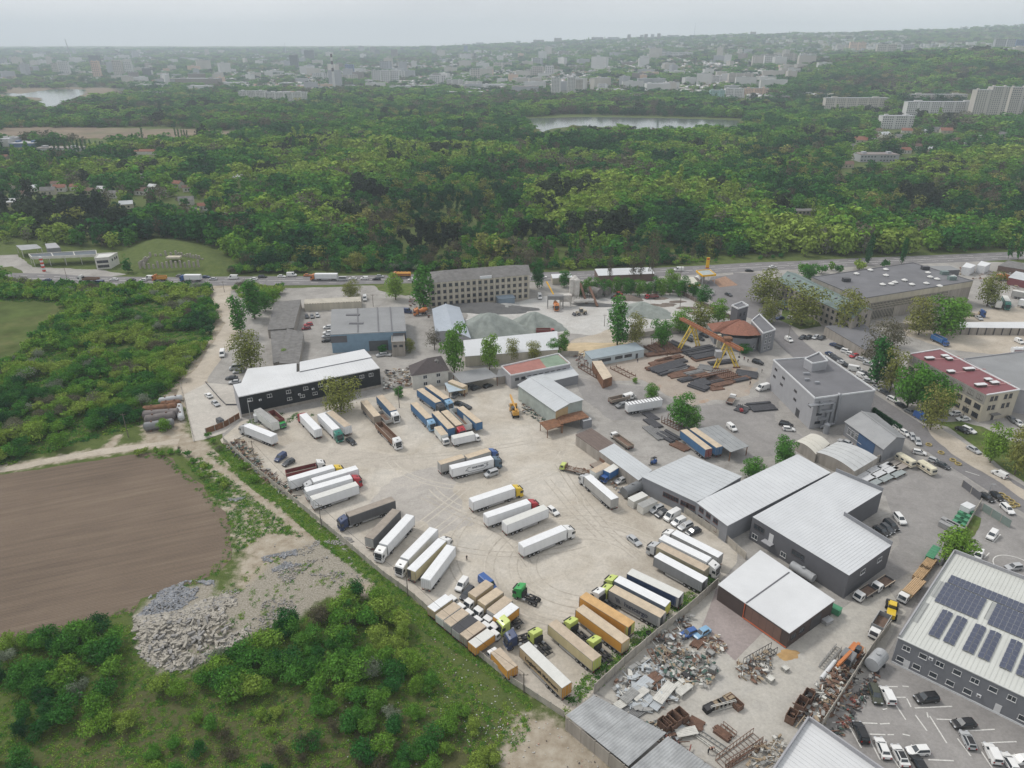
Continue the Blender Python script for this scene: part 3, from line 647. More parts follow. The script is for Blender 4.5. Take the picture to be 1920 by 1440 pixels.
class Bld:
 """a building whose roof corners (photo pixels at roof height z) fix its footprint"""
 def __init__(s,name,label,tops,z,wall,roof,cat='building',base=0.0,parapet=0,ptrim=None,kind='flat',rise=1.5,group=None,seams=0,seammat=None,rectify=False, world=None,eave=0.0,axis=0,closed=True):
  c=[P(a[0],a[1],z)for a in tops]if world is None else[Vector((a[0],a[1],z))for a in world]
  area=sum(c[i].x*c[(i+1)%len(c)].y-c[(i+1)%len(c)].x*c[i].y for i in range(len(c)))
  if area<0:c.reverse();s.rev=True
  else:s.rev=False
  s.c=c;s.z=z;s.n=len(c);o=sum(c,Vector())/len(c);s.o=Vector((o.x,o.y,0))
  s.root=empty(name,s.o,0,label,cat,group)
  s.wall,s.roofm=wall,roof
  q=[v-s.o for v in c];s.q=q;n=s.n
  BLOCK.append(np.array([((v-s.o)*1.0+s.o+(v-s.o).normalized()*3)[:2]for v in c]))
  b=MB();b.prism(q,base,z-(.02 if kind=='flat' else 0),0,top=False)
  if kind=='gable':
   i0=axis;e=[(i0)%4,(i0+1)%4,(i0+2)%4,(i0+3)%4]
   r0=(q[e[0]]+q[e[1]])/2+Vector((0,0,rise));r1=(q[e[2]]+q[e[3]])/2+Vector((0,0,rise));s.ridge=(r0,r1)
   b.add([q[e[0]],q[e[1]],r0],[(0,1,2)]);b.add([q[e[2]],q[e[3]],r1],[(0,1,2)])
   out=lambda a,c_:a+(a-c_).normalized()*(eave+.25)
   ax=(r1-r0).normalized()*(.3)
   rr0,rr1=r0-ax,r1+ax
   A,B_,C,D=out(q[e[0]],q[e[1]])-ax,out(q[e[1]],q[e[0]])-ax,out(q[e[2]],q[e[3]])+ax,out(q[e[3]],q[e[2]])+ax
   dz=Vector((0,0,.12));rb=MB()
   for(p1,p2,p3,p4)in((A,rr0,rr1,D),(rr0,B_,C,rr1)):
    rb.add([p1,p2,p3,p4,p1+dz,p2+dz,p3+dz,p4+dz],[(0,1,2,3),(7,6,5,4),(0,4,5,1),(1,5,6,2),(2,6,7,3),(3,7,4,0)])
   s.roof=rb.build('roof',roof,s.root)
   if seams:
    sb=MB();L=(D-A).length;k=int(L/seams)
    for i in range(1,k):
     t=i/k
     for p1,p2,p3,p4 in((A,rr0,rr1,D),(B_,rr0,rr1,C)):sb.bar(p1.lerp(p4,t)+dz,p2.lerp(p3,t)+dz,.05,.05)
    o_=sb.build('roof_seams',seammat or roof,s.root);o_['kind']='stuff'
   rc=MB();rc.bar(rr0+dz*1.6,rr1+dz*1.6,.5,.08);rc.build('ridge_cap',seammat or roof,s.root)
  elif kind=='hip':
   L=[(q[(i+1)%4]-q[i]).length for i in range(4)];i0=0 if L[0]<L[1]else 1
   e=[(i0+k)%4 for k in range(4)];W=min(L[0],L[1]);m0=(q[e[0]]+q[e[1]])/2;m1=(q[e[2]]+q[e[3]])/2;d=(m1-m0);dd=d.normalized()*min(W*.5,d.length*.5-.2)
   r0,r1=m0+dd+Vector((0,0,rise)),m1-dd+Vector((0,0,rise));ce=sum(q,Vector())/4
   E_=[v+(v-ce).normalized()*(.7+eave)for v in(q[k]for k in e)];s.ridge=(r0,r1)
   rb=MB();rb.add([*E_,r0,r1],[(0,1,4),(1,2,5,4),(2,3,5),(3,0,4,5),(3,2,1,0)]);s.roof=rb.build('roof',roof,s.root)
  elif kind=='shed':
   qq=[v+Vector((0,0,rise[k]))for k,v in enumerate(q if not s.rev else q)]
   b=MB();b.add([(v.x,v.y,base)for v in q]+qq,[(i,(i+1)%n,(i+1)%n+n,i+n)for i in range(n)])
   rb=MB();dz=Vector((0,0,.12));b2=qq+[v+dz for v in qq];rb.add(b2,[tuple(reversed(range(n))),tuple(n+i for i in range(n))]+[(i,(i+1)%n,(i+1)%n+n,i+n)for i in range(n)])
   s.roof=rb.build('roof',roof,s.root)
  else:
   rb=MB();ce=sum(q,Vector())/n
   qe=[v+(v-ce).normalized()*eave for v in q]if eave else q
   rb.add([Vector((v.x,v.y,z-.15))for v in qe]+[Vector((v.x,v.y,z))for v in qe],[tuple(reversed(range(n))),tuple(n+i for i in range(n))]+[(i,(i+1)%n,(i+1)%n+n, i+n)for i in range(n)])
   s.roof=rb.build('roof',roof,s.root)
   if seams and n==4:
    sb=MB();A,B_,C,D=(qe[(axis+k)%4]for k in range(4));k=max(2,int((B_-A).length/seams))
    for i in range(1,k):
     t=i/k;sb.bar(A.lerp(B_,t)+Vector((0,0,.03)),D.lerp(C,t)+Vector((0,0,.03)),.05,.04)
    o_=sb.build('roof_seams',seammat or roof,s.root);o_['kind']='stuff'
  if closed:s.wallo=b.build('wall',wall,s.root)
  if parapet:
   pb=MB();
   for i in range(n):
    a,d=q[i],q[(i+1)%n];dr=(d-a).normalized()*.12
    pb.bar(a-dr+Vector((0,0,parapet/2)),d+dr+Vector((0,0,parapet/2)),.3,parapet+.02)
   pb.build('parapet',ptrim or wall,s.root)
 def edge(s,i):
  i=i%s.n;return s.q[i],s.q[(i+1)%s.n]
 def facing(s,dx,dy):
  """index of the wall that faces the given world direction"""
  best,bi=-9,0
  for i in range(s.n):
   a,b=s.edge(i);d=(b-a).normalized();nx,ny=d.y,-d.x
   v=nx*dx+ny*dy
   if v>best+.02:best,bi=v,i
  return bi
 def win(s,i,u,z,w,h,mull=1,fm=None,skip=None,parent=None,name='window'):
  a,b=s.edge(i);d=(b-a);L=d.length;d.normalize();nr=Vector((d.y,-d.x,0))
  fr,pn=win_mesh(w,h,mull,fm or c_frame)
  p=a+d*(u*L);p.z=z;ang=math.atan2(nr.y,nr.x)-math.pi/2
  o=ob(name,fr,s.root,loc=p+nr*.003,rz=ang);ob('pane',pn,o);return o
 def wins(s,i,us,zs,w,h,mull=1,fm=None,far=False):
  if far:
   a,b=s.edge(i);d=(b-a);L=d.length;d.normalize();nr=Vector((d.y,-d.x,0));
   for z in zs:
    for u in us:s.win(i,u,z,w,h,mull,fm)
   return
  for z in zs:
   for u in us:s.win(i,u,z,w,h,mull,fm)
 def onwall(s,i,u,z,mb,name,mats):
  a,b=s.edge(i);d=(b-a);L=d.length;d.normalize();nr=Vector((d.y,-d.x,0));p=a+d*(u*L);p.z=z
  return ob(name,mb.mesh(name,mats),s.root,loc=p,rz=math.atan2(nr.y,nr.x)-math.pi/2)
 def stripe(s,i,z0,z1,mat,name='plinth',off=.04,u0=0,u1=1):
  a,b=s.edge(i);d=(b-a);L=d.length;d.normalize();nr=Vector((d.y,-d.x,0));A=a+d*L*u0+nr*off;B_=a+d*L*u1+nr*off
  m=MB();m.bar((A.x,A.y,(z0+z1)/2),(B_.x,B_.y,(z0+z1)/2),off*2,z1-z0);return m.build(name,mat,s.root)
def us(n,a=.05,b=.95):return[a+(b-a)*(i+.5)/n for i in range(n)]
def door_mb(w,h):b=MB();b.box(-w/2,w/2,-.01,.06,0,h);return b
m_doorw=M('white_door',(.6,.6,.6),.5,.05);m_doord=M('dark_door',(.05,.05,.055),.5,.05);m_gate=M('roller_gate',(.28,.3,.32),.6,.08,1,wave=.3,wscale=4,wdir='Z')
grey_sheet=M('grey_sheet_roof',(.47,.49,.505),.55,.07,.12,dirt=.5,dirtcol=(.33,.335,.33),streak=False)
grey_sheet2=M('pale_sheet_roof',(.54,.555,.57),.5,.06,.15,dirt=.25,dirtcol=(.34,.34,.34))
white_sheet=M('white_sheet_roof',(.58,.59,.60),.5,.07,.1,dirt=.3,dirtcol=(.5,.5,.48))
felt=M('grey_roofing_felt',(.15,.15,.16),.9,.15,.12,dirt=.35,dirtcol=(.22,.215,.22))
felt2=M('mid_grey_roofing_felt',(.24,.245,.25),.9,.12,.1,dirt=.4,dirtcol=(.18,.18,.18))
asbestos=M('old_corrugated_cement',(.17,.165,.16),.95,.25,.5,dirt=.5,dirtcol=(.10,.095,.085))
charcoal=M('charcoal_cladding',(.016,.019,.023),.45,.12,.5,wave=.5,wscale=2.5,wdir='X')
wall_dgrey=M('dark_grey_render',(.115,.115,.125),.8,.08,.4)
wall_mgrey=M('grey_render',(.22,.225,.24),.8,.07,.4)
wall_lgrey=M('light_grey_render',(.33,.33,.345),.8,.06,.4)
wall_conc=M('weathered_concrete',(.33,.30,.265),.9,.22,.5,dirt=.4,dirtcol=(.18,.165,.15),streak=True)
wall_cream=M('cream_stone_wall',(.46,.42,.34),.9,.15,.4,dirt=.35,dirtcol=(.30,.28,.25),streak=True)
wall_blue=M('pale_blue_cladding',(.20,.30,.39),.6,.1,.5,wave=.4,wscale=2,wdir='X')
wall_brown=M('brown_cladding',(.075,.055,.05),.7,.12,.5,wave=.4,wscale=2.2,wdir='Y')
wall_white=M('whitewashed_wall',(.55,.54,.50),.85,.12,.5,dirt=.3,dirtcol=(.35,.33,.3))
roof_red=M('dark_red_roof_sheet',(.19,.062,.07),.6,.08,.2)
roof_brown=M('brown_roof_sheet',(.15,.115,.10),.8,.12,.5)
roof_green=M('green_roof_sheet',(.15,.20,.19),.6,.1,.3)
roof_terra=M('terracotta_tiles',(.24,.105,.07),.85,.22,1.5,wave=.5,wscale=2.5,wdir='Z')
rust=M('rusty_sheet',(.20,.10,.055),.9,.35,.8,dirt=.5,dirtcol=(.09,.05,.035))
bluewall=M('blue_wall',(.05,.10,.20),.7,.1)
B1=Bld('office_building','long charcoal-clad two-storey building with white sheet roof beside the concrete forecourt',px((447,744),(712,690),(695,670), (437, 721)),8.0,charcoal,white_sheet,cat='office building',seams=1.2)
b=MB();q_=[P(*a,8.0)-B1.o for a in px((562,698),(697,671),(683,656),(562,680))];q_=q_[::-1]if False else q_
b.prism(q_[::-1]if True else q_,0.1,8.35,0,1);b.build('rear_wing',[wall_mgrey,white_sheet],B1.root)
q_=[P(*a,7.2)-B1.o for a in px((452,718),(556,699),(556,681),(464,691))];b=MB();b.prism(q_,0.1,7.2,0,1);b.build('rear_annex',[wall_mgrey,white_sheet],B1.root)
w=B1.facing(.1,-1)
L_=(B1.edge(w)[1]-B1.edge(w)[0]).length
for u in(.07,.20,.33,.45,.555,.68,.86,.93):B1.win(w,u,6.0,1.7,1.3,1)
for u in(.33,.42,.51):B1.win(w,u,3.2,1.7,1.1,1)
B1.stripe(w,0,1.1,wall_conc,'plinth')
B1.stripe(w,7.75,8.1,c_trim,'eave_trim')
for u in(.135,.40,.50,.60,.74):
 m=MB();m.box(-.45,.45,0,.35,-.3,.3);m.box(-.3,.1,.35,.37,-.2,.2,1);B1.onwall(w,u,5.2 if u!=.40 else 4.2,m,'air_conditioner',[c_trim,c_dframe])
w2=B1.facing(-1,0);B1.stripe(w2,0,7.9,wall_lgrey,'end_cladding')
Bld('long_shed','old shed with dark corrugated roof, furthest of the three by the poplars',px((515,567),(564,562),(551,614),(502,618)),4.2,wall_conc,asbestos, cat='shed',kind='flat',seams=2.5,eave=.4,axis=0)
Bld('long_shed','old narrow shed with dark corrugated roof behind the middle of the row',px((507,620),(537,615),(528,676),(512,680)),3.6,wall_conc,asbestos, cat='shed',eave=.4)
Bld('long_shed','old shed with dark corrugated roof just behind the white roofed building',px((538,616),(569,624),(560,682),(524,680)),4.2,wall_conc,asbestos, cat='shed',seams=2.5,eave=.4)
B3=Bld('warehouse','warehouse with pale blue front and grey roof in four ribbed sections',px((620,627),(761,620),(756,575),(622,580)),8.5,wall_blue,felt2, cat='warehouse',eave=.2)
w=B3.facing(0,-1)
b=MB();
for u in(.36,.635,.815):
 A,C=B3.q[0 if not B3.rev else 0],None
a0,a1=B3.edge(w);oth=B3.edge(w+2)
for u in(.36,.635,.815):
 b.bar(a0.lerp(a1,u)+Vector((0,0,.1)),oth[1].lerp(oth[0],u)+Vector((0,0,.1)),.5,.25)
b.build('roof_rib',felt,B3.root)
B3.stripe(w,8.2,8.65,c_trim,'eave_trim')
m=MB();m.box(-4,4,0,.1,0,4.6);B3.onwall(w,.62,0,m,'gate',[M('grey_gate',(.09,.1,.11),.6,.1)])
m=MB();m.box(-3.4,3.4,0,.06,0,3.0);B3.onwall(w,.10,4.6,m,'dark_panel',[wall_dgrey])
m=MB();m.box(-2.7,2.7,0,.06,0,3.4);B3.onwall(w,.91,4.3,m,'dark_panel',[wall_dgrey])
for x0,x1,y in((655,668,590),(664,672,606)):
 c=P((x0+x1)/2,y,8.7)-B3.o;b=MB();b.box(c.x-3,c.x+3,c.y-.8,c.y+.8,8.5,8.9);b.build('roof_vent',felt,B3.root)
Bt=Bld('stair_tower','small weathered concrete tower at the right end of the blue warehouse',px((734,642),(759,641),(757,627),(735,628)),6.5,wall_conc, felt2, cat='tower',parapet=.3)
Bt.wins(Bt.facing(0,-1),(.25,.7),(4.8,),1.5,1.0,1,c_dframe)
B4=Bld('concrete_shed','low pale shed with saw-tooth roof edge north of the blue warehouse',px((570,571),(677,566),(677,556),(571,561)),3.6,wall_cream, M('beige_roof',(.42,.39,.33),.9,.15,.3),cat='shed')
b=MB();a0,a1=B4.edge(B4.facing(0,-1))
for i in range(22):
 t0,t1=i/22,(i+.6)/22;b.bar(a0.lerp(a1,t0)+Vector((0,.3,.2)),a0.lerp(a1,t1)+Vector((0,.3,.2)),.6,.5)
b.build('roof_ribs',wall_cream,B4.root)['kind']='stuff'
B5=Bld('factory_office','four-storey cream factory block with hipped dark roof and rows of windows',px((803,531),(993,515),(989,497),(800,511)),13.0,wall_cream,asbestos,cat='factory building',kind='hip',rise=3.2)
w=B5.facing(0,-1)
B5.wins(w,us(17,.01,.99),(11.2,8.0,4.9,1.9),1.55,1.75,1,c_dframe)
b=MB();a0,a1=B5.edge(w)
for i in range(18):p=a0.lerp(a1,.01+.98*i/17);b.box(p.x-.35,p.x+.35,p.y-.35,p.y+.02,.1,12.9)
b.build('pilasters',M('pale_pilaster',(.52,.48,.41),.9,.15,.5,streak=True),B5.root)['kind']='stuff'
B5.wins(B5.facing(1,0),us(3),(11.2,8.0,4.9,1.9),1.5,1.7,1,c_dframe)
m=MB();m.box(-3,3,-.3,.2,0,1.4);B5.onwall(w,.56,12.9,m,'roof_sign',[c_trim])
m=MB();m.box(-4.5,4.5,0,5.5,0,.25);m.box(-4.2,4.2,.2,5,-3.0,0);B5.onwall(w,.74,3.2,m,'entrance_canopy',[M('blue_grey_sheet',(.24,.30,.36),.6,.1)])
B6=Bld('metal_shed','long pale blue-grey gabled metal shed running up to the gravel piles',px((817,622),(882,634),(861,577),(811,580)),5.0,wall_lgrey,M('pale_blue_grey_sheet',(.36,.40,.45),.5,.07,.2),cat='shed',kind='gable',rise=2.2,axis=0,seams=1.5)
Bld('metal_shed','wide low shed with pale ribbed roof below the gravel piles',px((872,668),(1046,655),(1044,621),(870,638)),4.6,wall_cream,grey_sheet2, cat='shed',seams=1.5,eave=.3,axis=0)
B7=Bld('house','two-storey white house with dark brown hipped roof and two dormers',px((773,704),(840,694),(826,668),(769,686)),6.0,wall_white,M('dark_brown_roof',(.075,.062,.062),.85,.15,.8),cat='house',kind='hip',rise=3.6)
w=B7.facing(0,-1);B7.wins(w,(.35,.72),(4.6,1.8),1.6,1.5,1);
for px_,py_ in((797,681),(818,679)):
 c=P(px_,py_,7.6)-B7.o;b=MB();b.T=Matrix.Translation(c);b.box(-.7,.7,-1,1,-.8,.5);b.add([(-.9,-1.1,.5),(.9,-1.1,.5),(0,-1.1,1.1),(-.9,1.1,.5),(.9,1.1,.5), (0, 1.1,1.1)],[(0,1,2),(0,2,5,3),(1,4,5,2)],1)
 b.build('dormer',[wall_white,asbestos],B7.root)
def canopy(name,label,tops,z,roof,posts=4,group=None,cat='canopy',depth=.15,seams=0,postmat=None):
 B=Bld(name,label,tops,z,rust,roof,cat=cat,closed=False,group=group,seams=seams,eave=.2)
 n=len(B.q)
 for i in range(n):
  a,c=B.edge(i);L=(c-a).length;k=max(1,int(L/8))
  for j in range(k):
   p=a.lerp(c,j/k);ce=Vector((0,0,0));p=p+(ce-p).normalized()*.3;b=MB();b.box(-.12,.12,-.12,.12,0,z-.16);o=b.build('post',postmat or rust,B.root);o.location=(p.x,p.y,0)
 return B
canopy('carport','grey-roofed open carport with cars under it behind the hipped house',px((867,719),(934,706),(910,689),(849,700)),4.0,felt2)
Bld('shed_wall','small pale lean-to shed between the carport and the red roofed workshop',px((930,708),(952,704),(948,690),(935,692)),3.2,wall_conc,felt2, cat='shed')
Bq=canopy('lean_to','pale blue sheet lean-to at the corner of the hipped house',px((842,735),(872,730),(862,715),(834,718)),3.2,M('pale_blue_sheet',(.38, .45, .50),.6,.1))
B9=Bld('workshop','workshop with faded red and green roof and white parapet',px((958,705),(1069,683),(1047,664),(940,688)),5.4,wall_lgrey,M('faded_red_roof', (.34,.155,.13),.85,.15,.3),parapet=.5,ptrim=c_trim)
qa=[P(*a,5.4)-B9.o for a in px((1026,691),(1067,683),(1046,665),(1010,671))];b=MB();b.add([v+Vector((0,0,.04))for v in qa],[(0,1,2,3)]);b.build('green_roof_part',M('faded_green_roof',(.20,.27,.20),.85,.15,.3),B9.root)
B9.wins(B9.facing(.2,-1),us(9),(3.6,),1.6,1.1,1,c_dframe)
Bld('workshop_annex','pale grey sheet-roofed annex in front of the red and green roof workshop',px((1000,722),(1084,703),(1068,684),(985,704)),3.8,wall_mgrey, grey_sheet,cat='building',eave=.3)
B10=Bld('warehouse','large grey sheet-roofed store with cream front end in the middle of the site',px((1042,771),(1092,750),(1018,703),(972,722)),6.2,M('pale_green_wall',(.36,.40,.37),.8,.15,.4,dirt=.4,dirtcol=(.25,.24,.2)),grey_sheet,cat='warehouse',kind='gable',rise=.9,axis=0,seams=1.4,eave=.2)
B10.stripe(B10.facing(.3,-1),.1,6.1,M('ochre_wall',(.45,.33,.18),.85,.15),'front_panel',.05,.0,.45)
canopy('rusty_canopy','rusty brown sheet canopy against the front of the grey store',px((1052,795),(1104,782),(1090,770),(1045,781)),3.6,rust,seams=1)
canopy('rusty_canopy','small sagging rusty canopy left of the larger rusty canopy',px((1026,806),(1056,797),(1047,783),(1012,792)),3.2,rust)
Bld('cabin','grey steel cabin at the right end of the rusty canopy',px((1094,790),(1110,786),(1103,780),(1088,784)),3.0,wall_mgrey,grey_sheet,cat='cabin')
B11=Bld('garage_row','low garage row with brown ribbed roof between the two yards',px((1080,815),(1124,846),(1152,832),(1109,803)),4.0,wall_conc,roof_brown, cat='garage',seams=1.1,axis=1,eave=.2)
B11b=Bld('garage_row','low garage row with grey ribbed roof, continuing the brown one',px((1124,846),(1197,900),(1222,881),(1152,832)),4.1,wall_conc,grey_sheet,cat='garage',seams=1.1,axis=1,eave=.2)
B12=Bld('workshop_hall','large grey workshop hall with pale roof and red-brown windows, upper of the joined pair',px((1204,893),(1307,941),(1390,893),(1292, 853)),5.6,wall_mgrey,grey_sheet,cat='hall',seams=1.6,axis=3,eave=.3)
B12b=Bld('workshop_hall','large grey workshop hall with pale roof, lower of the joined pair',px((1307,941),(1365,985),(1556,886),(1495,852)),5.6,wall_mgrey, grey_sheet2,cat='hall',seams=1.6,axis=3,eave=.3)
w=B12.facing(-.6,-1);brn=M('red_brown_frame',(.12,.05,.04),.6,.1)
B12.wins(w,us(3,.42,.68),(3.2,),2.0,1.5,1,brn);B12.wins(w,us(2,.74,.97),(3.2,),2.6,1.5,2,brn)
w=B12b.facing(-.6,-1);B12b.wins(w,us(3,.05,.75),(4.1,1.6),1.7,1.4,1,brn)
B13=Bld('grey_hall','big dark grey L-shaped hall with pale ribbed roof beside the yard',px((1411,969),(1592,1079),(1672,1022),(1582,966),(1655,921),(1567, 884)),7.0,wall_dgrey,grey_sheet2,cat='hall')
q=B13.q;zt=Vector((0,0,.05))
def roof_ribs(B,quad,n,z=.02,w=.05,mat=None):
 A,Bq_,C,D=[P(*a,B.z)-B.o for a in quad];b=MB()
 for i in range(1,n):t=i/n;b.bar(A.lerp(Bq_,t)+Vector((0,0,z)),D.lerp(C,t)+Vector((0,0,z)),w,.04)
 b.build('roof_seams',mat or B.roofm,B.root)['kind']='stuff'
roof_ribs(B13,px((1567,884),(1655,921),(1582,966),(1500,918)),18);roof_ribs(B13,px((1411,969),(1592,1079),(1672,1022),(1500,918)),34)
for a in(((1567,884),(1655,921)),((1582,966),(1672,1022))):
 p0,p1=P(*a[0],7.0)-B13.o,P(*a[1],7.0)-B13.o;b=MB();b.bar(p0+Vector((0,0,.5)),p1+Vector((0,0,.5)),.3,1.1);b.build('parapet',wall_mgrey,B13.root)
w=B13.facing(-.6,-1)
B13.win(w,.09,4.8,3.2,1.6,2,c_dframe);B13.win(w,.06,1.7,1.8,1.5,1);B13.win(w,.52,4.2,3.6,1.6,2,c_dframe);B13.win(w,.38,1.7,1.6,1.4,1)
m=door_mb(1.3,2.4);B13.onwall(w,.23,3.0,m,'door',[m_doorw]);m=MB();m.box(-1.4,1.4,0,1.6,-.2,0);B13.onwall(w,.22,3.0,m,'landing',[wall_lgrey])
w=B13.facing(1,-.6);B13.wins(w,(.35,.75),(4.8,),2.0,1.3,1)
w=B13.facing(1,-.3);
B14=Bld('brown_hall','brown-clad hall with bright white roof in two bays next to the scrapyard',px((1348,1096),(1480,1186),(1564,1125),(1426,1032)),4.6, wall_brown,white_sheet,cat='hall',eave=.2)
A,Bz=P(1399,1131,4.6)-B14.o,P(1480,1073,4.6)-B14.o;b=MB();b.bar(A+zt,Bz+zt,.3,.1);b.build('roof_gutter',wall_dgrey,B14.root)
w=B14.facing(1,-.6);B14.wins(w,(.12,.3),(2.4,),2.0,1.5,1,c_dframe);m=MB();m.box(-2,2,0,.05,0,3.4);B14.onwall(w,.62,0,m,'gate',[m_doord])
w=B14.facing(-.7,-1);orange=M('orange_pipe',(.55,.12,.04),.5,.1)
a0,a1=B14.edge(w);d=(a1-a0).normalized();nr=Vector((d.y,-d.x,0));b=MB();p=a0.lerp(a1,.4)+nr*.15;b.cyl((p.x,p.y,.4),(p.x,p.y,4.4),.1);e=a1+nr*.15;b.cyl((p.x, p.y,.4),(e.x,e.y,.4),.1);b.build('orange_pipe',orange,B14.root)
m_bpan=M('reddish_brown_panel',(.16,.095,.075),.7,.1)
for u in(.46,.56,.66,.76,.86):m=MB();m.box(-.9,.9,0,.04,0,3.6);B14.onwall(w,u,.4,m,'wall_panel',[m_bpan])
A_,dF,dS=Vector((80.4,111.9,0)),Vector((.742,-.670,0)),Vector((.697,.717,0))
LF,LS=50.0,38.5
B15=Bld('office_building','grey two-storey office with white-framed windows under a roof of solar panels',None,7.0,M('blue_grey_render',(.175,.18,.195), .8, .06,.4),M('cream_ribbed_roof',(.52,.53,.50),.6,.06,.15),cat='office building',world=[A_,A_+dF*LF,A_+dF*LF+dS*LS,A_+dS*LS],eave=.3)
w=B15.facing(-dS.x,-dS.y)
for k in range(15):
 s_=1.9+3.12*k;B15.win(w,s_/LF,5.2,1.5,1.25,0 if k%2 else 1)
 if k not in(5,6,11):B15.win(w,(s_-.5)/LF,1.9,1.5,1.3,0)
 if k in(1,4,8):m=MB();m.box(-.4,.4,0,.3,-.3,.3);m.cyl((0,.3,0),(0,.32,0),.22,m=1);B15.onwall(w,(s_+1.4)/LF,5.6 if k==1 else 2.3,m,'air_conditioner',[c_trim, c_dframe])
for s_ in(2.7,19.2):m=door_mb(1.1,2.3);B15.onwall(w,s_/LF,.1,m,'door',[m_doorw])
B15.stripe(w,0,.45,c_trim,'white_plinth',.05);B15.stripe(w,6.75,7.05,c_trim,'eave_trim')
ws=B15.facing(-dF.x,-dF.y);B15.stripe(ws,0,6.9,wall_lgrey,'side_cladding',.05)
b=MB();q0,q1=B15.edge(ws);b.bar(q0+Vector((0,0,.35)),q1+Vector((0,0,.35)),.3,.7)
q0,q1=B15.edge(ws-1);b.bar(q0+Vector((0,0,.45)),q1+Vector((0,0,.45)),.3,.9);b.build('parapet',wall_lgrey,B15.root)
def RP(a,s,z=0):return A_+dF*a+dS*s-B15.o+Vector((0,0,7.0+z))
b=MB()
for i in range(60):b.bar(RP(.5+i*.83,.2,.03),RP(.5+i*.83,LS-.3,.03),.06,.08)
b.build('roof_seams',M('cream_ribbed_roof'),B15.root)['kind']='stuff'
m_sol=M('solar_glass',(.055,.065,.105),.3,.12,1,spec=.5);m_solf=M('panel_frame',(.30,.31,.34),.4,.05)
b=MB();b.box(-.5,.5,-.82,.82,0,.05,1);b.box(-.47,.47,-.79,.79,.05,.06,0);me_pan=b.mesh('solar_panel',[m_sol,m_solf])
sol=empty('solar_array',A_+Vector((0,0,7.0)),0,'dark blue solar panels laid in strips and fields on the cream office roof','solar panels')
ang_s=math.atan2(dS.y,dS.x);ang_f=math.atan2(dF.y,dF.x)
def panel(a,s,tilt=0):
 p=dF*a+dS*s
 o=ob('solar_panel',me_pan,sol,loc=(p.x,p.y,.22+abs(tilt)*.5));o.rotation_euler=(tilt,0,ang_f)
 o.rotation_euler=(Matrix.Rotation(ang_f,3,'Z')@Matrix.Rotation(tilt,3,'Y')).to_euler();return o
sa,ss=[],[]
def roofAS(px_,py_):v=P(px_,py_,7.3)-A_;return v.dot(dF),v.dot(dS)
for(lx,ly),(rx_,ry)in(((1738,1187),(1759,1198)),((1765,1201),(1786,1212)),((1800,1218),(1823,1230)),((1829,1232),(1852,1243)),((1868,1252),(1893,1264)), ((1900,1267),(1924,1279))):
 a0,s0=roofAS(lx,ly);a1,s1=roofAS(rx_,ry);ca=(a0+a1)/2
 for r in range(6):
  for side,tl in((-.53,-.2),(.53,.2)):panel(ca+side,5.6+r*1.7,tl)
for(a0,na)in((6.2,8),(16.4,8),(26.6,8)):
 for i in range(na):
  for r in range(5):panel(a0-5+i*1.04+1.2,17.4+r*1.7)
for i in range(30):panel(2.6+i*1.04,26.2);panel(2.6+i*1.04,27.9)
b=MB()
for a in(11.0,21.2,.6):b.add([RP(a,7,.07),RP(a+.9,7,.07),RP(a+.9,15,.07),RP(a,15,.07)],[(0,1,2,3)]);b.add([RP(a+.2,18,.07),RP(a+1.3,18,.07),RP(a+1.3,25, .07), RP(a+.2,25,.07)],[(0,1,2,3)])
b.build('roof_light',M('translucent_sheet',(.33,.34,.33),.4,.1,1),B15.root)
B16=Bld('white_roofed_building','building with bright white ribbed roof and grey parapet at the bottom edge',px((1515,1349),(1400,1520),(1560,1640),(1700, 1480)),6.0,wall_lgrey,white_sheet,cat='building',parapet=.9,ptrim=wall_lgrey,seams=.9,axis=0)
m_corr=M('corrugated_cement_sheet',(.33,.34,.345),.9,.22,.35,dirt=.55,dirtcol=(.2,.2,.2))
def corr_roof(name,label,tops,z,off):
 c=[P(a[0],a[1],z)for a in tops];o=sum(c,Vector())/4;o.z=0
 root=empty(name,o,0,label,'shed');BLOCK.append(np.array([v[:2]for v in c]))
 A,Bz,C,D=[v-o for v in c]
 n=int((Bz-A).length/.26);
 sheets=4
 for sI in range(sheets):
  b=MB();k0,k1=sI*n//sheets,(sI+1)*n//sheets;pts=[]
  for k in range(k0,k1+1):
   t=k/n;dz=Vector((0,0,.07*(k%2)+.05*(sI%2)));pts+=[A.lerp(Bz,t)+dz,D.lerp(C,t)+dz+Vector((0,0,-.6))]
  b.add(pts,[(2*i,2*i+2,2*i+3,2*i+1)for i in range(k1-k0)]);b.build('roof_sheet',m_corr,root)
 for i in range(5):
  for(p,q_)in((A,Bz),(D,C)):
   v=p.lerp(q_,(i+.15)/4.4);b=MB();b.box(-.12,.12,-.12,.12,0,z-.3);b.build('post',wall_conc,root).location=(v.x,v.y,0)
 b=MB();v0,v1=D,C
 b.bar(Vector((A.x,A.y,(z-.5)/2)),Vector((Bz.x,Bz.y,(z-.5)/2)),.2,z-.5);b.build('back_wall',wall_conc,root)
 return root
corr_roof('corrugated_shed','open shed with grey corrugated cement roof at the lower end of the scrapyard wall',px((1061,1341),(1178,1437),(1250,1370), (1114, 1299)),3.8,0)
corr_roof('corrugated_shed','second stretch of corrugated shed roof running off the bottom of the picture',px((1179,1443),(1320,1560),(1400,1480),(1253, 1376)),4.1,0)
B18=Bld('grey_block','tall light grey windowless-looking block with ventilation pipes on its end wall',px((1450,676),(1528,748),(1641,733),(1548,669)), 11.5, wall_lgrey,felt,cat='factory building',parapet=.5,ptrim=c_trim)
w=B18.facing(-.9,-.5)
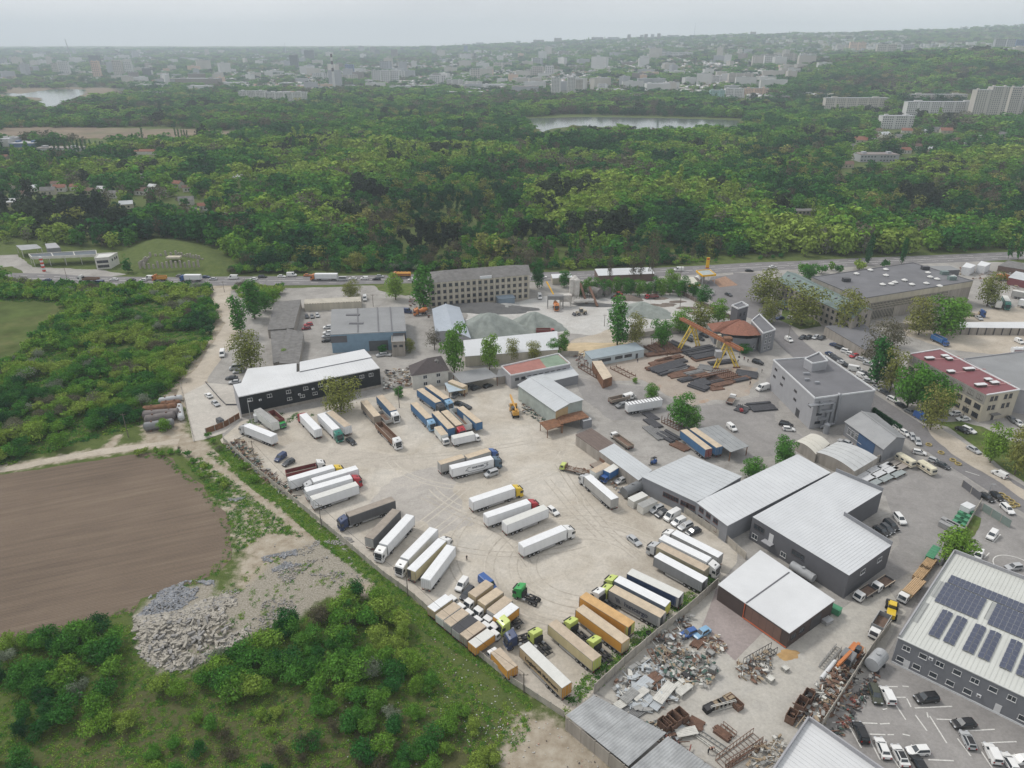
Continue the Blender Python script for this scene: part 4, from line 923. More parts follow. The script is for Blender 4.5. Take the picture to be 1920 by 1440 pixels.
for u,z in((.10,9.3),(.30,8.8),(.09,6.3),(.28,5.9),(.60,8.2),(.62,5.2),(.93,7.9)):B18.win(w,u,z,2.0,.8,2,c_dframe)
m=MB();m.box(-1.3,1.3,0,.06,0,3.0);B18.onwall(w,.72,0,m,'gate',[m_doord])
w=B18.facing(.2,-1)
for u,z in((.12,8.9),(.12,5.4),(.12,2.2),(.26,9.6)):B18.win(w,u,z,2.2 if u<.2 else 1.0,1.0,1,c_dframe)
m_duct=M('galvanised_duct',(.30,.31,.33),.45,.12,.6,metal=.3)
b=MB();b.cyl((0,.6,1.2),(0,.6,11.9),.55);b.cyl((0,.6,11.9),(0,-.6,11.9),.5);b.cyl((0,.6,1.2),(6,1.2,1.0),.5);b.box(1.5,2.6,0,1.0,1.5,9.5);b.box(2.6,7.5, .2, 1.1,6.2,7.1);b.box(3.2,4.2,0,1,1,6.3);b.box(6.8,7.6,.2,1.0,7,10.5);b.box(3,12,0,1.6,9.6,9.9);b.box(4.4,6.8,.1,1.4,3.5,4.4)
B18.onwall(w,.40,0,b,'ventilation_pipes',[m_duct])
b=MB();b.cyl((0,0,0),(0,0,3.4),1.0,n=14);b.cyl((0,0,3.4),(0,0,4.0),1.0,.2,n=14);o=b.build('dust_collector',m_duct,B18.root);o.location=P(1548,812)-B18.o
c=[P(*a,15.0)for a in px((1509,672),(1524,681),(1552,676),(1536,660))];b=MB();b.prism([(v-B18.o)[:2]for v in c][::-1],11.4,14.6,0,1);
for i in range(4):b.bar(c[i]-B18.o+Vector((0,0,-.1)),c[(i+1)%4]-B18.o+Vector((0,0,-.1)),.3,.5,2)
b.build('stair_housing',[wall_lgrey,felt,c_trim],B18.root)
for x,y,r_ in((1512,700,1.1),(1513,711,.8),(1532,717,.8)):c=P(x,y,12)-B18.o;b=MB();b.box(c.x-r_,c.x+r_,c.y-.5,c.y+.5,11.5,12.3);b.build('roof_vent',m_duct, B18.root)
B19=Bld('gabled_shed','grey gabled shed with blue front wall beside the side road',px((1657,842),(1697,822),(1640,777),(1586,791)),5.0,wall_mgrey,M('slate_grey_sheet',(.29,.295,.30),.6,.1,.2,dirt=.2),cat='shed',kind='gable',rise=2.4,axis=0,seams=1.2,eave=.3)
w=B19.facing(-.9,-.5);B19.stripe(w,.1,4.9,bluewall,'blue_front',.04,.38,.80);B19.wins(w,us(4,.08,.5),(2.6,),1.5,2.4,2)
def tunnel(name,label,tops,z,mat):
 c=[P(a[0],a[1],z)for a in tops];o=sum(c,Vector())/4;o.z=0;root=empty(name,o,0,label,'shed');BLOCK.append(np.array([v[:2]for v in c]));A,Bz,C,D=[v-o for v in c]
 b=MB();n=12;pts=[]
 for i in range(n+1):
  t=i/n;e=4*t*(1-t);pts+=[A.lerp(Bz,t)+Vector((0,0,e*1.0)),D.lerp(C,t)+Vector((0,0,e*1.0))]
 b.add(pts,[(2*i,2*i+2,2*i+3,2*i+1)for i in range(n)]);b.build('arched_roof',mat,root,smooth=True)
 b=MB();b.prism([v[:2]for v in(A,Bz,C,D)],0,z,top=False);b.add(pts[::2],[tuple(range(n+1))]);b.build('wall',wall_conc,root)
 b=MB();L=(D-A).length
 for k in range(1,int(L/2.2)):
  t=k*2.2/L
  for i in range(n):b.bar(pts[2*i].lerp(pts[2*i+1],t)+Vector((0,0,.04)),pts[2*i+2].lerp(pts[2*i+3],t)+Vector((0,0,.04)),.06,.06)
 b.build('roof_ribs',mat,root)['kind']='stuff';return root
tunnel('tunnel_shed','cream arched-roof shed, the left of two behind the workshop halls',px((1491,828),(1530,852),(1556,832),(1520,813)),3.0,M('cream_sheet', (.55,.53,.47),.6,.08,.3))
tunnel('tunnel_shed','pale grey arched-roof shed, the larger of two behind the workshop halls',px((1531,848),(1602,884),(1646,858),(1570,828)),3.4,M('pale_arch_sheet',(.46,.47,.47),.6,.1,.3))
B24=Bld('red_roofed_factory','three-storey pale factory with dark red flat roof and white vents',px((1707,664),(1850,741),(1912,731),(1763,655)),10.5,wall_cream,roof_red,cat='factory building',parapet=0)
w=B24.facing(-.9,-.5)
for k in range(9):
 for dd in(-.018,.018):
  for z in(8.7,5.2,1.9):B24.win(w,.06+k*.11+dd,z,1.35,1.8,1,c_dframe)
B24.stripe(w,6.8,10.4,M('grey_upper_band',(.27,.26,.24),.9,.15,.4,streak=True),'upper_band',.03)
w=B24.facing(.2,-1)
for u in(.2,.33,.62,.77):
 for z in(8.7,5.2):B24.win(w,u,z,1.35,1.8,1,c_dframe)
m=MB();m.box(-1.8,1.8,0,1.6,2.6,2.8);m.box(-.6,.6,0,.05,0,2.4,1);B24.onwall(w,.4,0,m,'porch',[asbestos,m_doord])
b=MB()
for i in(0,1,2,3):
 a0,a1=B24.edge(i)
 if i!=B24.facing(-.9,-.5):b.bar(a0+Vector((0,0,.15)),a1+Vector((0,0,.15)),.45,.35)
b.build('white_parapet',c_trim,B24.root)
for x,y,k in((1743,671,1.6),(1772,667,1.2),(1780,672,1.0),(1817,691,1.9),(1783,696,1.2),(1853,711,1.1),(1865,717,1.3),(1839,721,1.9)):
 c=P(x,y,11.2)-B24.o;b=MB();b.T=Matrix.Translation(Vector((c.x,c.y,10.5)))@Matrix.Rotation(R(8),4,'Z');b.box(-k,k,-.7,.7,0,.8);b.box(-k-.15,k+.15,-.85, .85, .8,1.0,1);b.box(k,k+5,-.3,.3,0,.12,2)
 b.build('roof_vent',[wall_brown,c_trim,M('pink_strip',(.36,.19,.19),.8,.1)],B24.root)
B24b=Bld('grey_hall','grey flat-roofed hall behind the red-roofed factory',px((1806,674),(1912,732),(2060,760),(2060,640),(1925,659)),8.6,wall_lgrey,felt2, cat='hall',parapet=.4,ptrim=wall_lgrey)
B25=Bld('assembly_hall','very large hall with flat grey roof dotted with white vents',px((1522,520),(1618,560),(1824,527),(1712,493)),12.0,wall_conc,felt, cat='hall',parapet=.3,ptrim=felt)
w=B25.facing(.2,-1)
B25.stripe(w,5.6,8.6,c_glass,'window_band',.05,.08,.78);B25.stripe(w,.8,4.8,c_glass,'lower_window_band',.05,.06,.30)
b=MB();a0,a1=B25.edge(w)
for i in range(58):
 p=a0.lerp(a1,.08+.7*i/57);b.box(p.x-.12,p.x+.12,p.y-.3,p.y,5.6,8.6)
 if i<19:p=a0.lerp(a1,.06+.24*i/18);b.box(p.x-.12,p.x+.12,p.y-.3,p.y,.8,4.8)
for z in(6.6,7.6):b.bar(a0.lerp(a1,.08)+Vector((0,-.15,z-12)),a0.lerp(a1,.78)+Vector((0,-.15,z-12)),.3,.12)
b.build('window_mullions',wall_cream,B25.root)['kind']='stuff'
B25.stripe(w,9.2,11.9,wall_cream,'parapet_band',.12)
m_dome=M('white_roof_vent',(.6,.6,.58),.6,.1)
for x,y in((1606,513),(1632,506),(1661,505),(1661,516),(1696,525),(1678,529),(1671,532),(1655,533),(1710,533),(1737,531),(1744,519),(1740,511),(1757,523), (1788,518),(1762,536)):
 c=P(x,y,12.5)-B25.o;b=MB();b.cyl((c.x,c.y,12),(c.x,c.y,12.6),.9,n=8);b.cyl((c.x,c.y,12.6),(c.x,c.y,13.2),1.5,.3,n=8);b.build('roof_vent',m_dome,B25.root)
for x,y in((1587,524),(1735,502),(1771,511),(1785,521)):c=P(x,y,13)-B25.o;b=MB();b.box(c.x-1.8,c.x+1.8,c.y-1.2,c.y+1.2,12,13.8);b.build('roof_unit',roof_green if x>1750 else m_doord,B25.root)
Bm=Bld('annex_block','three-storey stone wing with green sheet roof and dormer vents along the great hall',px((1457,527),(1600,596),(1636,582),(1492,513)), 9.6,wall_conc,roof_green,cat='office building',kind='gable',rise=3.0,axis=1)
w=Bm.facing(-.9,-.4);Bm.wins(w,us(16,.02,.98),(8.0,5.0,2.0),1.5,1.5,1,c_dframe)
Bm.wins(Bm.facing(0,1)if False else Bm.facing(-.2,-1),(.3,.7),(8.0,5.0),1.6,1.6,1,c_dframe)
r0,r1=Bm.ridge
for k in range(11):
 p=r1.lerp(r0,.06+k*.08)if(r1.x<r0.x)else r0.lerp(r1,.06+k*.08);d=(r1-r0).normalized();sd_=Vector((-abs(d.y),-abs(d.x)*0-.2,0)).normalized()
 b=MB();q=p+Vector((-1.3,-1.3,-1.0));b.cyl((q.x,q.y,q.z),(q.x-1,q.y-1,q.z),.75,n=8);b.build('dormer_vent',wall_dgrey,Bm.root)
Bld('low_shed','long low shed with dark flat roof and open front beside the parked cars',px((1547,611),(1622,655),(1660,640),(1620,608)),4.4,wall_conc, felt, cat='shed',eave=.3)
cC=P(1390,622,6.2);rt=empty('round_house',(cC.x,cC.y,0),0,'round grey building under a many-sided terracotta roof','building');BLOCK.append(np.array([(cC.x+13*math.cos(t),cC.y+13*math.sin(t))for t in np.linspace(0,6.28,12)]))
b=MB();b.cyl((0,0,0),(0,0,6.2),8.6,n=10,cap=False);b.build('wall',wall_mgrey,rt)
b=MB();b.cyl((0,0,6.0),(0,1.0,10.8),9.8,1.4,n=10);b.box(-11,2,1,9,0,6.2,1);b.add([(-12.5,0,6.2),(3,0,6.2),(3,10,6.2),(-12.5,10,6.2),(-7,4,9.4),(0,4,10.6)], [(0,1,5,4),(1,2,5),(2,3,4,5),(3,0,4)]);b.build('roof',[roof_terra,wall_mgrey],rt)
for k in range(7):
 a=math.pi*(1.12+k*.13);fr,pn=win_mesh(1.3,1.7,1,c_frame);o=ob('window',fr,rt,loc=(8.35*math.cos(a),8.35*math.sin(a),2.2),rz=a-math.pi/2);ob('pane',pn, o)
b=MB();b.box(-.7,.7,-.7,.7,0,6.5);b.build('chimney',wall_cream,rt).location=(-10.5,-4,0)
B27=Bld('grey_wing','grey three-storey wing with white parapet behind the terracotta roof',px((1409,602),(1431,626),(1454,619),(1424,590)),9.0,wall_mgrey, felt,cat='building',parapet=.5,ptrim=c_trim)
B27.wins(B27.facing(.2,-1),(.3,.65),(7.6,4.8,2.0),1.2,1.5,1);B27.wins(B27.facing(-.9,-.4),(.3,.65),(6.6,3.6),1.0,1.4,1)
B28=Bld('stair_tower','square grey tower with white parapet behind the round house',px((1372,574),(1384,580),(1403,574),(1391,567)),12.5,wall_dgrey,felt, cat='tower',parapet=.6,ptrim=c_trim)
B28.wins(B28.facing(.2,-1),(.3,.7),(9.5,6),1.2,1.6,1,c_dframe)
B31=Bld('site_office','long low pale blue site office left of the gantry crane',px((1110,673),(1208,655),(1190,642),(1097,659)),3.6,M('pale_blue_render', (.42, .47,.49),.8,.08),M('blue_grey_roof',(.27,.32,.35),.6,.08,.3),cat='office building',eave=.3)
w=B31.facing(.2,-1);B31.wins(w,us(2,.12,.36),(2.1,),3.0,1.3,3,c_dframe);B31.wins(w,us(2,.42,.78),(2.1,),3.6,1.3,3,c_dframe);m=door_mb(1.1,2.2);B31.onwall(w, .86,.1,m,'door',[m_doord])
Bld('steel_hangar','narrow brown steel hangar with cream roof by the pipe stacks',px((1131,712),(1148,706),(1128,676),(1110,677)),3.8,rust,M('cream_roof', (.52,.44,.34),.8,.12),cat='shed')
Bld('low_warehouse','long low brick shed with pale roof under the tall bare poplars',px((1122,517),(1227,513),(1222,501),(1115,504)),4.2,M('brick_brown', (.16, .11,.095),.9,.15,1),grey_sheet2,cat='shed')
Bld('low_warehouse','small white-roofed shed between factory block and road',px((1036,522),(1074,520),(1070,512),(1033,514)),3.6,wall_cream,white_sheet, cat='shed')
gB=Bld('petrol_shop','petrol station shop with cream roof and yellow fascia',px((1291,535),(1313,533),(1300,519),(1274,520)),4.2,wall_white,M('cream_flat_roof',(.50,.49,.42),.7,.08),cat='shop')
m_yel=M('yellow_fascia',(.75,.42,.02),.5,.05);m_red=M('red_fascia',(.5,.05,.03),.5,.05)
w=gB.facing(.2,-1);gB.stripe(w,3.3,4.3,m_yel,'yellow_fascia',.1);gB.wins(w,(.3,.7),(1.8,),2.2,1.8,1)
cn_=canopy('petrol_canopy','yellow-edged petrol pump canopy with grey top beside the main road',px((1318,517),(1342,515),(1330,506),(1306,508)),5.4,M('grey_canopy_top',(.33,.37,.36),.6,.1),cat='canopy',postmat=c_trim)
b=MB();
for i in range(4):a0,a1=cn_.edge(i);b.bar(a0*1.03+Vector((0,0,-.3)),a1*1.03+Vector((0,0,-.3)),.25,1.0)
b.build('yellow_fascia',m_yel,cn_.root)
tunnel('petrol_tunnel','white arched car-wash tunnel between petrol shop and canopy',px((1300,521),(1312,525),(1322,516),(1311,513)),3.0,c_trim)
sheetp=sheet('terrace',px((1334,526),(1360,518),(1384,535),(1350,539)),.1,M('brown_terrace',(.30,.19,.13),.9,.3,.8),0)
hd=empty('petrol_sign',P(1326,503),0,'tall yellow petrol price sign by the main road','sign');b=MB();b.box(-.9,.9,-.3,.3,.6,6.5);b.build('board',m_yel, hd); b=MB();b.box(-1,1,-.35,.35,0,.6);b.box(-.7,.7,-.32,.32,5.2,6.1,1);b.build('base',[m_red,m_red],hd)
cL=canopy('station_canopy','long white-edged blue-grey canopy of the disused filling station on the left',px((60,483),(181,478),(180,470),(54,477)),5.5, M('dark_blue_canopy_top',(.07,.09,.11),.6,.15,.2),postmat=wall_white)
b=MB()
for i in range(4):a0,a1=cL.edge(i);b.bar(a0+Vector((0,0,-.3)),a1+Vector((0,0,-.3)),.35,1.5)
for u in(.33,.66):a0,a1=cL.edge(cL.facing(0,-1));c0,c1=cL.edge(cL.facing(0,1));b.bar(a0.lerp(a1,u)+Vector((0,0,.1)),c1.lerp(c0,u)+Vector((0,0,.1)),.5,.3)
b.build('fascia',wall_white,cL.root)
Bs=Bld('station_kiosk','white two-storey station building at the right end of the long canopy',px((177,485),(204,483),(220,474),(184,476)),6.6,wall_white, M('white_felt',(.55,.55,.52),.8,.1,.4),cat='building',parapet=.4)
Bs.wins(Bs.facing(0,-1),(.3,.7),(4.5,1.8),3.0,1.6,3,c_dframe);Bs.wins(Bs.facing(1,0),(.3,.6,.8),(4.5,),1.4,1.4,0,c_dframe)
canopy('station_canopy','grey panelled canopy with an orange fascia at the far left station',px((40,469),(78,465),(68,458),(30,460)),5.0,M('ribbed_grey_canopy',(.28,.29,.3),.6,.2,.3),postmat=wall_white)
Bld('station_kiosk','grey cubic kiosk behind the far left canopy',px((88,466),(113,464),(104,455),(84,457)),5.0,wall_mgrey,wall_lgrey,cat='building')
st=empty('striped_pylon',P(83,509),0,'red and white striped station pylon','sign');b=MB()
for i in range(8):b.box(-.7,.7,-.5,.5,i*1.1,i*1.1+1.1,i%2)
b.build('pylon',[m_red,c_trim],st)
ru=empty('ruined_foundation',P(312,490),0,'overgrown ruined foundation walls on the green mound','ruin');b=MB();random.seed(3)
o_=P(312,490)
for a,c in(((262,497),(282,481)),((282,481),(330,478)),((330,478),(385,488)),((262,499),(380,496))):
 A,C=P(*a,4)-o_,P(*c,4)-o_
 k=int((C-A).length/2.4)
 for i in range(k):v=A.lerp(C,i/k);hh=random.uniform(.8,3);b.box(v.x-.4,v.x+.6,v.y-.4,v.y+.4,2.5,4+hh)
b.build('wall',wall_conc,ru)
b=MB();v=P(326,482,6)-o_;b.box(v.x-4,v.x+4,v.y-2,v.y+2,5.4,6.4);b.build('roof_slab',wall_cream,ru)
for x,y,lb in((1818,497,'white-roofed steel kiosk, left of two by the tree line'),(1846,494,'white-roofed steel kiosk, right of two by the tree line')):
 Bld('kiosk',lb,px((x-14,y+3),(x+2,y+6),(x+12,y),(x-6,y-5)),4.5,c_trim,c_trim,cat='kiosk')
Bld('low_shed','small dark grey shed tucked behind the great hall',px((1752,508),(1800,506),(1782,498),(1738,499)),5.0,wall_dgrey,felt2,cat='shed')
Bld('low_shed','old brown shed at the far right by the poplars',px((1872,498),(1960,512),(1960,500),(1890,488)),3.5,M('brick_brown'),asbestos,cat='shed')
Bld('low_shed','long red-sided shed behind the haulage yard',px((1890,520),(1990,540),(1990,528),(1905,508)),4.0,roof_red,grey_sheet,cat='shed')
Bc=Bld('garage_row','row of white-roofed concrete garages along the haulage yard',px((1788,614),(1990,616),(1990,603),(1792,604)),3.4,wall_conc,white_sheet, cat='garage')
b=MB();a0,a1=Bc.edge(Bc.facing(0,-1))
for i in range(14):p=a0.lerp(a1,i/13);b.box(p.x-.15,p.x+.15,p.y-.25,p.y,0,3.4)
b.build('pier',m_doord,Bc.root)['kind']='stuff'
for k,(x0,x1,y,w0,rf,lb)in enumerate(((252,293,290,6,roof_terra,'low building with red and white roof among the trees on the far left'),(1486,1542,404, 6, asbestos,'grey derelict block standing alone in the woods'),(1376,1399,361,7,M('blue_roof',(.06,.09,.22),.5,.1),'small house with a bright blue roof in the woods'), (348,372,402,4,asbestos,'low grey-roofed building in the village trees'),(405,428,412,4,grey_sheet,'small pale-roofed outbuilding in the village trees'), (455, 474,331,6,asbestos,'grey gabled house at the right end of the village'),(418,436,330,6,roof_terra,'red-roofed house near the right end of the village'), (385, 402,333,6,asbestos,'grey-roofed house with white gable in the village'))):
 c0,c1=P(x0,y),P(x1,y);L=(c1-c0).length
 Bx=Bld('house',lb,None,w0*.6,wall_white if k!=1 else wall_conc,rf,cat='house',kind='gable' if k!=1 else 'flat',rise=2.2,axis=1,world=[c0,c1,c1+Vector((0, 9, 0)),c0+Vector((0,9,0))])
 if k==1:Bx.wins(Bx.facing(0,-1),us(7),(2.2,),1.6,1.4,0,c_dframe)
 # -- vehicles
def paint(n,c,r=.28):return M('paint_'+n,c,r,.04,1.2,spec=.5,dirt=.12,dirtcol=(.3,.27,.22),coord='OBJ')
PC={k:paint(k,c)for k,c in dict(white=(.70,.70,.69),silver=(.42,.43,.44),grey=(.17,.175,.18),dark=(.045,.048,.055),black=(.012,.012,.014),blue=(.035,.10, .30), navy=(.02,.04,.11),lightblue=(.20,.36,.52),red=(.38,.025,.035),darkred=(.20,.02,.03),green=(.03,.30,.07),teal=(.02,.17,.13),lime=(.46,.54,.14),yellow=(.66, .46,.03),orange=(.48,.16,.04),beige=(.48,.42,.32),bluegrey=(.07,.12,.17),amber=(.52,.28,.05),cream=(.62,.58,.46),olive=(.05,.055,.035)).items()}
def curt(n,c):return M('curtain_'+n,c,.7,.05 if c[0]>.5 else .10,.8,dirt=.12 if c[0]>.5 else .3,dirtcol=tuple(v*.65 for v in c),wave=.25,wscale=1.1,wdir='X', streak=True,coord='OBJ')
BC={k:curt(k,c)for k,c in dict(white=(.70,.71,.72),offwhite=(.62,.63,.60),grey=(.22,.225,.23),dgrey=(.105,.105,.11),lgrey=(.38,.375,.36),blue=(.055,.14, .27), navy=(.035,.06,.13),brown=(.26,.22,.18),orange=(.55,.27,.05),tan=(.42,.33,.2),cream=(.50,.43,.25),red=(.20,.05,.05),olive=(.33,.30,.20),bluegrey=(.16,.19, .24), teal=(.18,.28,.27),lime=(.45,.50,.12),yellow=(.60,.58,.05),rust=(.20,.11,.07),brightblue=(.04,.14,.34)).items()}
RC={k:M('tarp_'+k,c,.8,.05 if c[0]>.55 else .14,.7,dirt=.15 if c[0]>.55 else .5,dirtcol=tuple(v*.7 for v in c),coord='OBJ')for k,c in dict(white=(.70,.71, .72),offwhite=(.60,.60,.57),beige=(.52,.43,.32),sand=(.46,.38,.29),grey=(.33,.33,.32),brown=(.30,.26,.22),orange=(.55,.35,.16),black=(.06,.06,.065)).items()}
m_tyre=M('tyre_rubber',(.018,.018,.018),.9,.1,3,coord='OBJ');m_rim=M('steel_rim',(.30,.30,.31),.4,.08,coord='OBJ');m_chas=M('black_chassis',(.03,.03,.032), .8, .2,coord='OBJ')
m_lamp=M('head_lamp_glass',(.55,.57,.6),.15,.02,coord='OBJ');m_tail=M('tail_lamp_glass',(.30,.015,.015),.25,.02,coord='OBJ');m_alu=M('aluminium',(.45,.46, .47),.35,.1,metal=.4,coord='OBJ')
_wh={}
def wheel_mesh(r,w):
 k=(r,w)
 if k not in _wh:
  b=MB();b.cyl((0,-w/2,0),(0,w/2,0),r,n=14,m=0);b.cyl((0,-w/2-.012,0),(0,w/2+.012,0),r*.58,n=10,m=1);_wh[k]=b.mesh('wheel',[m_tyre,m_rim])
 return _wh[k]
_mc={}
def cached(key,fn):
 if key not in _mc:_mc[key]=fn()
 return _mc[key]
 # -- cars: L length, W width, heights, and the x of bonnet, screen base, roof ends
CT=dict(hatch=dict(L=4.1,W=1.74,H=1.48,belt=.92,hood=1.05,ws=.62,rf=-.15,rb=1.75,tl=2.0,tb=.98),saloon=dict(L=4.65,W=1.8,H=1.44,belt=.92,hood=1.2,ws=.85, rf=0, rb=1.35,tl=1.75,tb=1.0),wagon=dict(L=4.75,W=1.82,H=1.5,belt=.94,hood=1.2,ws=.85,rf=0,rb=2.05,tl=2.3,tb=1.0),suv=dict(L=4.65,W=1.9,H=1.72,belt=1.08,hood=1.05, ws=.75,rf=.05,rb=2.0,tl=2.25,tb=1.15),smallvan=dict(L=4.4,W=1.82,H=1.82,belt=1.1,hood=1.0,ws=.5,rf=-.25,rb=2.1,tl=2.18,tb=1.15),van=dict(L=5.5,W=2.0,H=2.35, belt=1.3,hood=.75,ws=.35,rf=-.35,rb=2.65,tl=2.72,tb=1.3))
def car_meshes(typ,col,roofcol=None):
 t=CT[typ];L,W,Hh_=t['L']/2,t['W']/2,t['H'];be,hood=t['belt'],t['hood']
 pm=PC[col];xh=L-.05;xws=L-t['hood']-.05
 b=MB();prof=[(-L,.35),(-L+.02,be-.25),(-L+.12,t['tb']-.03),(-t['tl']+.05,be),(xws,be),(L-.35,be-.14),(L-.04,be-.32),(L,.5),(L-.08,.26),(-L+.1,.26)]
 b.loft(prof,[(-W,.06),(-W+.10,0),(W-.10,0),(W,.06)])
 x0,x1=-t['tl'],xws;r0,r1=-t['rb'],xws-(.75 if typ not in('van','smallvan')else .6);wb,wt=W-.06,W-.26 if typ not in('van','smallvan')else W-.14
 c=[(x0,-wb,be-.02),(x1,-wb,be-.02),(x1,wb,be-.02),(x0,wb,be-.02),(r0,-wt,Hh_),(r1,-wt,Hh_),(r1,wt,Hh_),(r0,wt,Hh_)]
 b.add(c,[(0,1,5,4),(1,2,6,5),(2,3,7,6),(3,0,4,7),(4,5,6,7)])
 b.add([(r0+.08,-wt+.08,Hh_+.03),(r1-.12,-wt+.08,Hh_+.03),(r1-.12,wt-.08,Hh_+.03),(r0+.08,wt-.08,Hh_+.03),(r0,-wt,Hh_),(r1,-wt,Hh_),(r1,wt,Hh_),(r0,wt, Hh_)], [(0,1,2,3),(4,5,1,0),(5,6,2,1),(6,7,3,2),(7,4,0,3)])
 b.box(-L-.02,-L+.1,-W+.1,W-.1,.28,.5,1);b.box(L-.1,L+.02,-W+.1,W-.1,.26,.48,1)
 for s_ in(-1,1):b.box(x1-.25,x1-.05,s_*W-.02*s_-.08,s_*W-.02*s_+.08,be,be+.14,0)
 body=b.mesh('body',[pm,m_chas])
 C_=[Vector(v)for v in c]
 def pane(ids,a,d,off,nm,u0=None,u1=None):
  p=[C_[i]for i in ids];ce=sum(p,Vector())/4;n=(p[1]-p[0]).cross(p[3]-p[0]).normalized()
  g=MB();bl=lambda u,v:(p[0].lerp(p[1],u)).lerp(p[3].lerp(p[2],u),v)
  q=[bl(a,d),bl(1-a,d),bl(1-a,1-d),bl(a,1-d)];g.add([v+n*off for v in q],[(0,1,2,3)]);return g.mesh(nm,[c_glass])
 gl=[('windscreen',pane((1,2,6,5),.07,.05,.015,'windscreen')),('rear_window',pane((3,0,4,7),.1,.14,.015,'rear_window'))]
 if typ in('van','smallvan')and col!='silver':
  g=MB()
  for ids,sg in(((0,1,5,4),-1),((2,3,7,6),1)):
   p=[C_[i]for i in ids];
   if sg<0:bl=lambda u,v,p=p:p[0].lerp(p[1],u).lerp(p[3].lerp(p[2],u),v);q=[bl(.74,.06),bl(.95,.06),bl(.93,.9),bl(.74,.9)]
   else:bl=lambda u,v,p=p:p[0].lerp(p[1],u).lerp(p[3].lerp(p[2],u),v);q=[bl(.05,.06),bl(.26,.06),bl(.26,.9),bl(.07,.9)]
   g.add([v+Vector((0,sg*.015,0))for v in q],[(0,1,2,3)])
  gl.append(('side_window',g.mesh('side_window',[c_glass])))
 else:
  gl.append(('side_window',pane((0,1,5,4),.06,.08,.015,'side_window')));gl.append(('side_window',pane((2,3,7,6),.06,.08,.015,'side_window')))
 if roofcol:g=MB();g.box(r0+.1,r1-.12,-wt+.1,wt-.1,Hh_+.032,Hh_+.04);gl.append(('roof_panel',g.mesh('roof_panel',[PC[roofcol]])))
 b=MB();b.box(L-.12,L-.01,-.3,.3,be-.40,be-.24);hl=b
 h=MB();h.box(-.09,.05,-.2,.2,-.08,.08);hm=h.mesh('headlight',[m_lamp]);tm_=MB();tm_.box(-.05,.06,-.14,.14,-.14,.14);tlm=tm_.mesh('tail_light',[m_tail])
 return body,gl,hm,tlm,L,W,be
def car_whole(typ,col):
 body,gl,hm,tlm,L,W,be=cached(('car',typ,col,None),lambda:car_meshes(typ,col))
 import bmesh
 bm=bmesh.new();mats=[PC[col],m_chas,c_glass,m_tyre,m_rim]
 bm.from_mesh(body)
 k=len(bm.faces)
 for _,g in gl:
  n=len(bm.faces);bm.from_mesh(g);bm.faces.ensure_lookup_table()
  for f in bm.faces[n:]:f.material_index=2
 wm=wheel_mesh(.33,.22)
 for sx in(-1,1):
  for sy in(-1,1):
   n=len(bm.faces);nv=len(bm.verts);bm.from_mesh(wm);bm.faces.ensure_lookup_table();bm.verts.ensure_lookup_table()
   for v in bm.verts[nv:]:v.co+=Vector((sx*L*.62,sy*(W-.12),.33))
   for f in bm.faces[n:]:f.material_index+=3
 me=bpy.data.meshes.new('car_far');bm.to_mesh(me);bm.free()
 for m in mats:me.materials.append(m)
 return me
def heading(x,y,hx,hy,z=.7):
 a,b=P(x,y,z),P(x+hx,y+hy,z);return math.atan2(b.y-a.y,b.x-a.x),a
NCAR=0
def car(x,y,hx,hy,typ,col,label,group=None,roof=None,z0=GZ):
 """x, y: middle of the car in the photo; hx, hy: direction its nose points"""
 rz,c=heading(x,y,hx,hy);k=typ
 nm={'van':'parked_van','smallvan':'parked_van'}.get(typ,'parked_car');cat='van' if 'van' in typ else 'car'
 if c.y>265:
  o=ob(nm,cached(('far',typ,col),lambda:car_whole(typ,col)),loc=(c.x,c.y,z0),rz=rz);tag(o,label,cat,group);return o
 body,gl,hm,tlm,L,W,be=cached(('car',typ,col,roof),lambda:car_meshes(typ,col,roof))
 t=empty(nm,(c.x,c.y,z0),rz,label,cat,group);ob('body',body,t)
 for n,g in gl:ob(n,g,t)
 wm=wheel_mesh(.33,.22)
 for sx in(-1,1):
  for sy in(-1,1):ob('wheel',wm,t,loc=(sx*L*.62,sy*(W-.10),.33))
 if c.y<215:
  for sy in(-1,1):ob('headlight',hm,t,loc=(L-.03,sy*(W-.32),be-.27));ob('tail_light',tlm,t,loc=(-L+.04,sy*(W-.24),be-.22))
 return t
